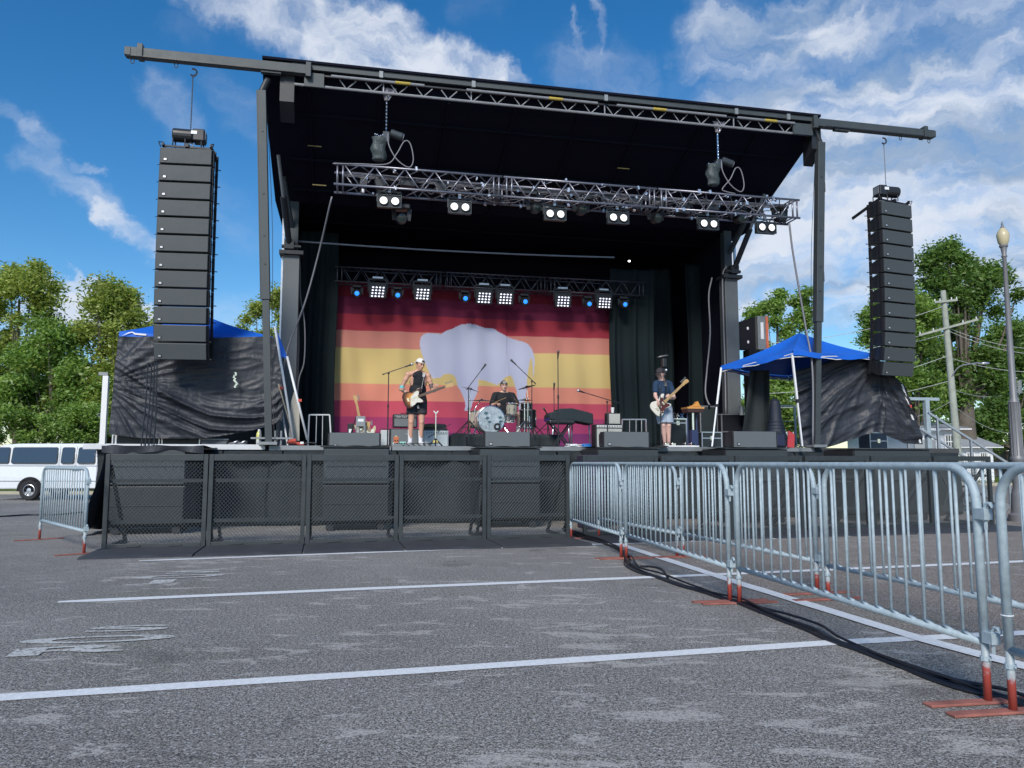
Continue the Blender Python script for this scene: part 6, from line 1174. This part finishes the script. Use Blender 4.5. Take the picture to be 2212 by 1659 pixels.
# guitars resting on the left
def standing_guitar(label, hx, hy, bx, by, v, body, k=1.):
    a = V(bx, by, v); b = V(hx, hy, v); r = TS('resting_guitar', label, 'guitar', a[0], v, a[1]); d = Vector((b[0]-a[0], 0, b[1]-a[1])); guitar(r, (0, 0, 0), d, (1, 0, 0), body, ivory, maple, maple, k, max(.3, (d.length-.12-.13)/.75), .15); return r
standing_guitar('pale guitar with a maple neck leaning on a stand left of the guitarist', 767, 856, 783, 935, 1.5, M('butter_body', (.55, .48, .28), .4))
r = TS('guitar_rack', 'grey panel with a white mark holding the leaning pale guitar', 'guitar rack', V(779, 920, 1.35)[0], 1.35, DZ); m = MB(); m.box((0, 0, .50), (.18, .03, .2)); m.box((-.075, 0, .2), (.03, .03, .4)); m.box((.075, 0, .2), (.03, .03, .4)); m.box((0, 0, .08), (.12, .03, .04)); m.build('panel', alug, r, bev=.005); m = MB(); m.box((0, -.018, .52), (.11, .005, .055)); m.build('white_mark', white, r); MB().bar((-.09, 0, .58), (-.2, .05, .2), .02).build('strut', blk, r)
r = TS('resting_guitar', 'cream guitar body partly hidden behind the grey panel on the left', 'guitar', V(799, 930, 1.45)[0], 1.45, DZ+.22); guitar(r, (0, 0, 0), (-.12, 0, 1), (1, 0, 0), M('butter_body', (.55, .48, .28), .4), ivory, maple, maple, .9, .1, .1)
r = TS('pedal_tower', 'small dark device with a white face left of the grey panel', 'device', V(757, 925, 1.4)[0], 1.4, DZ); MB().box((0, .05, .23), (.11, .1, .46)).build('housing', blk, r, bev=.01); MB().box((0, -.006, .24), (.06, .01, .22)).build('face', white, r)
# covered piano, bench, cup
pa = V(1216, 900, 1.1); pb = V(1316, 900, 1.1); r = TS('covered_piano', 'electric piano under a fitted black cover on slanting silver legs', 'piano', 0, 1.1, 0)
o_ = [(1216,899),(1216,890),(1221,883),(1236,881),(1240,875),(1268,874),(1300,882),(1316,887),(1317,912),(1265,902),(1240,903)]
pts = [V(x, y, 1.1) for x, y in o_]; MB().prism(pts, (0, 1.3, 0), (1, 0, 0), (0, 0, 1), .5).build('cover', fabric('black_piano_cover', (.022, .034, .04), .7, .3, 12, .4), r, bev=.02); MB().box(((pa[0]+pb[0])/2-.1, 1.32, V(1265, 903, 1.1)[1]+.03), (.8, .4, .06)).build('underside', M('navy_underside', (.02, .03, .20), .5), r)
m = MB()
for x0, x1, vv in ((1227, 1222, 1.1), (1260, 1264, 1.1), (1268, 1267, 1.5), (1306, 1310, 1.5)): a = V(x0, 900, vv); b = V(x1, 962, vv); m.cyl((a[0], vv, a[1]), (b[0], vv, DZ), .019, n=10)
m.build('leg', alu, r, smooth='all')
bu_ = V(1211, 912, 1.6); r = TS('piano_bench', 'black padded bench on crossed legs left of the covered piano', 'bench', bu_[0], 1.6, DZ); h = bu_[1]-DZ; MB().box((0, 0, h), (.56, .3, .09)).build('seat', blk, r, bev=.03); m = MB(); [m.bar((s_*.2, y, h-.04), (-s_*.18, y, .02), .03) for s_ in (-1, 1) for y in (-.1, .1)]; m.build('leg', blk, r)
cu_ = V(1324, 893, 1.6); r = TS('paper_cup', 'white paper cup on the small cream amplifier', 'cup', cu_[0], 1.62, V(1324, 893, 1.55)[1]+.01); MB().lathe([(.028,0),(.038,.10),(.041,.10),(.041,.108),(.036,.11)], n=16).build('cup', M('paper', (.75, .75, .75), .8, var=.03), r, smooth=True); MB().lathe([(.042,.1),(.042,.112),(.036,.118),(0,.118)], n=16).build('lid', white, r)
r = TS('cable_pile', 'white and blue cables heaped on the deck edge under the piano', 'cables', V(1250, 958, .4)[0], .4, DZ); m = MB(); rr = random.Random(9); [m.tube(spline([(rr.uniform(-.25, .1), rr.uniform(0, .1), .012+.01*k) for _ in range(6)], 5), .008, 5) for k in range(5)]; m.build('white_cable', white, r, smooth='all'); m = MB(); [m.tube([(.17+.1*math.cos(R(a)), .05+.06*math.sin(R(a)), .012+.014*k) for a in range(0, 360, 30)], .008, 5, True) for k in range(4)]; m.build('blue_cable', M('blue_cable', (.03, .2, .55), .5), r, smooth='all')
# railings
def rail(label, pts, v, bars, mat=alu, r0=.016):
    r = TS('railing', label, 'railing', 0, 0, 0, 0, 'metal railings on the deck'); m = MB(); P = [V(x, y, v) for x, y in pts]; Q = [(p[0], v, max(DZ, p[1])) for p in P]
    for a, b in zip(Q[:-1], Q[1:]): m.bar(a, b, r0*2)
    m.build('frame', mat, r); m = MB()
    for (a, b) in bars: p = V(*a, v); q = V(*b, v); m.cyl((p[0], v, max(DZ, p[1])), (q[0], v, max(DZ, q[1])), .008, n=6)
    if bars: m.build('bar', mat, r)
rail('light railing frame in front of the left curtain', [(665, 965), (668, 896), (712, 896), (716, 965)], 1.8, [((684, 896), (682, 965)), ((697, 896), (696, 965))], white, .013)
rail('light railing frame behind the rightmost cream amplifier', [(1342, 965), (1344, 906), (1395, 906), (1397, 965)], 2.2, [((1360, 906), (1360, 965)), ((1374, 906), (1374, 965)), ((1386, 906), (1386, 965))], alu, .013)
rail('white railing behind the right canopy leg', [(1684, 965), (1680, 877), (1716, 877), (1720, 965)], 3.0, [((1682, 910), (1718, 910)), ((1683, 936), (1719, 936))], white, .02)
rail('pale railing left of the ribbed cable bag', [(1640, 965), (1638, 878), (1656, 878), (1660, 965)], 3.0, [], white, .018)
# right hand side gear
tb = V(1501, 881, .5); r = TS('tray_table', 'orange wooden tray table with cloth on a chrome and black pole', 'table', tb[0], .5, DZ); h = tb[1]-DZ; w = .36
MB().prism([(-w/2,-.02),(w/2,-.02),(w/2+.01,.015),(-w/2-.01,.015)], (0, .1, h), (1, 0, 0), (0, 0, 1), .3).build('top', M('orange_wood', (.62, .30, .08), .45, var=.15, vs=9), r); MB().prism([(-.17,-.07),(.16,-.07),(.18,-.0),(-.18,0)], (0, .1, h-.022), (1, 0, 0), (0, 0, 1), .28).build('tray_underside', M('dark_wood', (.05, .022, .02), .5), r); m = MB(); m.cyl((0, .1, .0), (0, .1, h-.09), .022, n=12); m.build('pole', chrome, r); m = MB(); m.cyl((-.12, .1, 0), (-.12, .1, h-.09), .014); m.cyl((.1, .15, 0), (.1, .15, h-.09), .02); m.box((.01, .1, .18), (.14, .12, .36)); m.build('stand_leg', M('navy_stand', (.03, .045, .11), .5), r)
m = MB(); m.prism([(-.1,0),(-.07,.04),(-.03,.03),(.02,.08),(.06,.13),(.09,.07),(.13,.0)], (.03, .1, h+.016), (1, 0, 0), (0, 0, 1), .14); tag(m.build('orange_cloth', M('orange_fabric', (.60, .27, .06), .8, var=.2, vs=20, bump=.4), loc=r.location, rot=(0, 0, A), bev=.015), 'crumpled orange cloth lying on the orange tray table', 'cloth')
def case(label, x0, x1, y0, y1, v, dep=.4, mat=M('case_black', (.02, .028, .03), .5), lidk=.7, z0=None, name='road_case'):
    a, zb_ = V(x0, y1, v); b, zt = V(x1, y0, v); zb_ = z0 if z0 is not None else zb_; w = b-a; h = zt-zb_; r = TS(name, label, 'case', (a+b)/2, v, zb_, 0, 'road cases on the deck'); MB().box((0, dep/2, h/2), (w, dep, h)).build('shell', mat, r, bev=.006)
    m = MB(); e = .022
    for x in (-w/2, w/2): m.box((x, -.001, h/2), (e, e, h)); m.box((x, dep/2, h), (e, dep, e))
    for z in (0.01, h, h*lidk): m.box((0, -.002, z), (w, e, e))
    m.build('edge_trim', alu, r); MB().box((0, -.012, h*lidk), (.07, .015, .09)).build('latch', chrome, r); return r
case('small black road case with silver edges below the orange tray table', 1517, 1558, 934, 968, .9, z0=DZ, lidk=.62); case('tall dark case with a silver corner behind the orange tray table', 1514, 1549, 878, 950, 2.4, z0=DZ, lidk=.99)
case('dark amplifier rack standing right of the tall dark case', 1560, 1625, 896, 955, 2.2, z0=DZ, mat=blk2, lidk=.5)
case('black bass cabinet with chrome strips right of the bass player', 1447, 1482, 905, 962, 1.5, z0=DZ, lidk=.86); 
case('grey box under the lifted edge of the right tarp', 1880, 1915, 935, 970, 1.6, z0=DZ, mat=M('grey_box', (.2, .21, .23), .6), lidk=.5)
r = TS('hardware_stand', 'tangle of chrome drum hardware beside the bass player', 'stand', V(1465, 930, 1.2)[0], 1.2, V(1465, 905, 1.2)[1]); m = MB(); rr = random.Random(12)
for k in range(9): x = -.13+.035*k; m.cyl((x, 0, 0), (x+rr.uniform(-.08, .1), rr.uniform(-.05, .05), rr.uniform(.06, .16)), .007, n=6)
m.bar((-.17, 0, .0), (.2, 0, .0), .02); m.bar((-.16, 0, .17), (.02, 0, .06), .02); m.build('rod', chrome, r)
r = TS('lamp_stand', 'dark lamp on a tall stand in the shadow behind the bass player', 'lamp', V(1437, 900, 2.0)[0], 2.0, DZ); z = V(1437, 770, 2.0)[1]-DZ; m = MB(); m.cyl((0, 0, .02), (0, 0, z-.05), .012); tripod(m, (0, 0, 0)); m.build('pole', blk, r); MB().ell((-.03, 0, z), (.14, .06, .03), (0, -.2, 0)).build('lamp_head', M('dull_silver', (.2, .2, .21), .4, .6), r, smooth='all'); MB().box((0, 0, z-.15), (.1, .1, .2)).build('lamp_body', blk, r, bev=.02)
r = TS('cable_bag', 'tall ribbed black bag standing behind the rightmost front fill', 'bag', V(1676, 930, .8)[0], .8, DZ); m = MB(); zt = V(1676, 862, .8)[1]-DZ; m.lathe([(.26,0),(.25,.1),(.2,.35),(.13,.6),(.12,.8),(.1,zt-.05),(.05,zt),(0,zt)], n=20); m.build('bag', M('navy_black_bag', (.012, .018, .035), .6, bump=.5), r, smooth=True); m = MB(); [m.lathe([(.005+(.25 if z < .15 else .25-(z-.1)*.24),z),(.012+(.25 if z < .15 else .25-(z-.1)*.24),z+.012),(.005+(.25 if z < .15 else .25-(z-.1)*.24),z+.024)], n=20) for z in np.arange(.05, .6, .07)]; m.build('rib', M('navy_black_bag', (.012, .018, .035), .6), r, smooth=True)
for lab, x0, x1, y0, y1, vv in (('small red fabric piece between dark cases under the right canopy', 1616, 1628, 915, 935, 1.5), ('red folding chair leaning at the foot of the right canopy leg', 1701, 1716, 933, 968, .1)):
    a, zb_ = V(x0, y1, vv); b, zt = V(x1, y0, vv); r = TS('red_chair', lab, 'chair', (a+b)/2, vv, zb_, 0); w = b-a; h = zt-zb_; MB().prism([(-w/2,0),(w*.35,-.02),(w/2,h*.8),(-w*.3,h)], (0, 0, .02), (1, 0, 0), (0, 0, 1), .03).build('fabric', M('red_fabric', (.50, .05, .06), .7, bump=.4), r); m = MB(); m.cyl((-w/2, .03, 0), (w/2, .03, h), .008); m.cyl((w/2, .03, 0), (-w/2, .03, h), .008); m.build('frame', white, r)
r = TS('silver_canister', 'short silver cylinder on the dark rack under the right canopy', 'canister', V(1602, 885, 1.9)[0], 1.9, V(1602, 897, 1.9)[1]); MB().lathe([(.055,0),(.055,.2),(.05,.21),(0,.21)], n=16).build('can', alug, r, smooth=True)
# raised trailer door beyond the right tower
a = V(1597, 755, 3.6); b = V(1636, 690, 3.6); r = TS('trailer_door', 'raised dark trailer door with a grey frame and an orange edge behind the right tower', 'trailer door', 0, 0, 0); uu0, uu1, uu2, uu3 = [V(x, 720, 3.6)[0] for x in (1594, 1634, 1651, 1656)]; z0_, z1_ = V(1640, 756, 3.6)[1], V(1640, 684, 3.6)[1]
MB().prism([(uu0-.1, z0_), (uu1, z0_), (uu1, z1_), (uu0-.1, z1_-.2)], (0, 3.7, 0), (1, 0, 0), (0, 0, 1), .1).build('panel', blk2, r); MB().box(((uu1+uu2)/2, 3.62, (z0_+z1_)/2), (uu2-uu1, .2, z1_-z0_)).build('frame', alug, r, bev=.01); MB().box(((uu2+uu3)/2, 3.62, (z0_+z1_)/2), (uu3-uu2, .22, z1_-z0_)).build('orange_edge', M('orange_tape', (.62, .16, .08), .5, var=.35, vs=6), r); MB().box(((uu1+uu2)/2, 3.51, (z0_+z1_)/2+.05), (.08, .01, (z1_-z0_)*.5)).build('white_plate', white, r); m = MB(); [m.ell((uu0+.3, 3.64, z0_+k), (.03, .01, .04)) for k in (.2, .55)]; m.build('reflector', white, r)
MB().bar((uu1-.1, 3.7, DZ-1.2), (uu1-.1, 3.7, z0_), .3).build('arm', blk2, r)
# bus seen through the gap behind the bass player
a = V(1440, 905, 8.0); b = V(1500, 838, 8.0); r = TS('trailer', 'silver trailer with a navy stripe seen through the gap behind the bass player', 'trailer', (a[0]+b[0])/2, 8.3, 0); MB().box((0, 1.2, 1.7), (3.5, 2.4, 2.75)).build('body', M('silver_trailer', (.50, .52, .54), .4, .3), r, bev=.08); MB().box((0, -.006, V(1470, 852, 8.3)[1]), (3.48, .012, .26)).build('stripe', M('navy_stripe', (.03, .06, .2), .4), r); m = MB(); [m.lathe([(.2,-.1),(.42,-.1),(.44,0),(.42,.1),(.2,.1)], (x, .1, .44), (0, 1, 0), 20) for x in (-1, 1)]; m.build('wheel', tyr, r, smooth=True)
# things on the left wing deck
bt = V(947, 0, 0) if False else V(559, 955, .25); r = TS('drink_bottle', 'clear plastic bottle of yellow drink on the white deck edge', 'bottle', V(559, 955, .2)[0], .2, DZ+.0); MB().lathe([(.04,0),(.045,.02),(.045,.1)], n=14).build('base', M('clear_plastic', (.6, .62, .62), .2, var=0), r, smooth=True); MB().lathe([(.045,.1),(.046,.2),(.03,.235),(.022,.245)], n=14).build('drink', M('yellow_drink', (.65, .60, .18), .2, var=0), r, smooth=True); MB().cyl((0, 0, .245), (0, 0, .28), .02, n=10).build('bottle_cap', white, r)
case('long black equipment case under the left tarp', 243, 345, 930, 957, .95, .5, z0=DZ); case('second long black case under the middle of the left tarp', 350, 432, 930, 957, .95, .5, z0=DZ)
r = TS('drum_case', 'round grey drum case lying under the left tarp', 'case', V(464, 948, .9)[0], .9, DZ); MB().prism([(-.24,.12),(.24,.12),(.22,.03),(.15,.0),(-.15,.0),(-.22,.03)], (0, .1, 0), (1, 0, 0), (0, 0, 1), .3).build('shell', M('grey_case', (.10, .11, .13), .6), r, bev=.02); MB().box((0, -.06, .12), (.5, .02, .02)).build('rim', alug, r)
for i, x in enumerate((505, 522)): p = V(x, 957, .5); r = TS('coiled_cable', ('coil of grey cable with a bright plug left of the bottle', 'second coil of cable nearer the bottle')[i], 'cable', p[0], .5, DZ, 0, 'coils on the left deck'); m = MB(); [m.tube([(.09*math.cos(R(a)), .05*math.sin(R(a)), .02+.018*k+.02*math.cos(R(a))) for a in range(0, 360, 30)], .011, 5, True) for k in range(3)]; m.build('coil', M('grey_cable', (.16, .16, .18), .5), r, smooth='all'); MB().ell((.03, -.05, .06), (.05, .02, .02), (0, -.5, 0)).build('plug', alu, r, smooth='all')
r = TS('tool_pile', 'red and black tools lying on the deck edge by the left tower', 'tools', V(645, 950, .15)[0], .15, DZ); MB().box((-.05, 0, .04), (.3, .05, .05), (0, .1, 0)).build('red_handle', redp, r, bev=.01); MB().box((-.1, 0, .09), (.12, .06, .06)).build('red_box', redp, r, bev=.01); m = MB(); m.tube(spline([(.1, 0, .03), (.2, -.02, .05), (.3, 0, .03), (.25, .05, .06)], 5), .014, 6); m.build('black_hose', blk, r, smooth='all'); MB().box((.06, -.02, .045), (.06, .04, .04)).build('white_part', white, r, bev=.005)
r = TS('leveling_jack', 'grey metal jack plate at the foot of the left stage leg', 'jack', V(588, 950, .0)[0], -.02, DZ); m = MB(); m.box((0, 0, .12), (.7, .1, .03)); [m.cyl((x, 0, 0), (x, 0, .25), .018) for x in (-.2, -.1, .05, .15)]; m.build('plate', alug, r)
# posts and stair rails
r = T('deck_post', 'white square post with a bracket standing left of the left tarp', 'post', W(V(222, 955, 2.0)[0], 2.0, 0), A); z = V(224, 812, 2.0)[1]; MB().box((0, 0, z/2), (.10, .10, z)).build('post', white, r, bev=.005); m = MB(); m.box((-.05, 0, z+.04), (.16, .05, .06)); [m.tube([(-.09+.03*math.cos(R(a)), 0, z-k+.03*math.sin(R(a))) for a in range(0, 360, 45)], .008, 5, True) for k in (.75, 1.5)]; m.build('bracket', alug, r)
r = T('deck_post', 'pale square post with a crossbar right of the right tarp', 'post', W(V(2002, 900, 2.0)[0], 2.0, 0), A); z = V(2000, 862, 2.0)[1]; MB().box((0, 0, z/2), (.11, .11, z)).build('post', galv, r, bev=.005); m = MB(); m.box((-.12, 0, z), (.95, .06, .07)); m.box((-.05, 0, z-.75), (.8, .03, .03)); m.box((0, 0, z-1.25), (.6, .03, .03)); m.build('crossbar', galv, r)
r = TS('deck_leg_brace', 'white slanting canopy leg with red band at the right edge of the right tarp', 'canopy leg', 0, 0, 0); a = V(1948, 830, .5); b = V(1988, 957, .5); MB().cyl((a[0], .5, a[1]), (b[0], .5, b[1]), .024).build('leg', white, r); c = V(1964, 878, .5); MB().box((c[0], .5, c[1]), (.07, .07, .06)).build('red_band', redp, r)
sr = TS('stairs', 'metal stairs with slanting handrails going down right of the stage', 'stairs', 0, 0, 0)
T0 = V(1988, 893, 1.2); T1 = V(2125, 978, 1.2); B0 = V(2010, 965, 1.2); u0, zA = T0; u1, zB = T1
m = MB(); m.bar((u0, .95, zA), (u1+.5, .95, zB-.3), .045); m.bar((u0, 1.9, zA), (u1+.5, 1.9, zB-.3), .045)
for k in (.1, .5, .95):
    for y in (.95, 1.9): p = Vector((u0, y, zA)).lerp(Vector((u1+.5, y, zB-.3)), k); m.bar(p, (p.x, y, p.z-.95), .04)
m.build('handrail', alu, sr); m = MB(); m2 = MB()
for y in (1.0, 1.85): m.bar((WR-.05, y, DZ-.05), (WR+2.0, y, .05), .06, .16)
m.build('stringer', alug, sr)
for k in range(6): m2.box((WR+.2+k*.31, 1.42, DZ-.25-k*.2), (.3, .8, .04))
m2.build('tread', alug, sr)
# folded dolly behind the right mesh panel
r = TS('equipment_dolly', 'dark folding dolly with wheels behind the rightmost mesh barricade', 'dolly', V(2060, 1060, -.2)[0], -.2, 0); m = MB(); m.bar((-.3, 0, .1), (.1, 0, 1.1), .04); m.bar((.1, 0, .1), (-.3, 0, .9), .04); m.bar((-.4, 0, .12), (.5, 0, .12), .05); m.bar((-.4, .5, .12), (.5, .5, .12), .05); m.build('frame', steel, r); m = MB(); [m.lathe([(.03,-.03),(.08,-.03),(.08,.03),(.03,.03)], (x, y, .08), (0, 1, 0), 14) for x in (-.35, .45) for y in (0, .5)]; m.build('wheel', tyr, r, smooth=True)
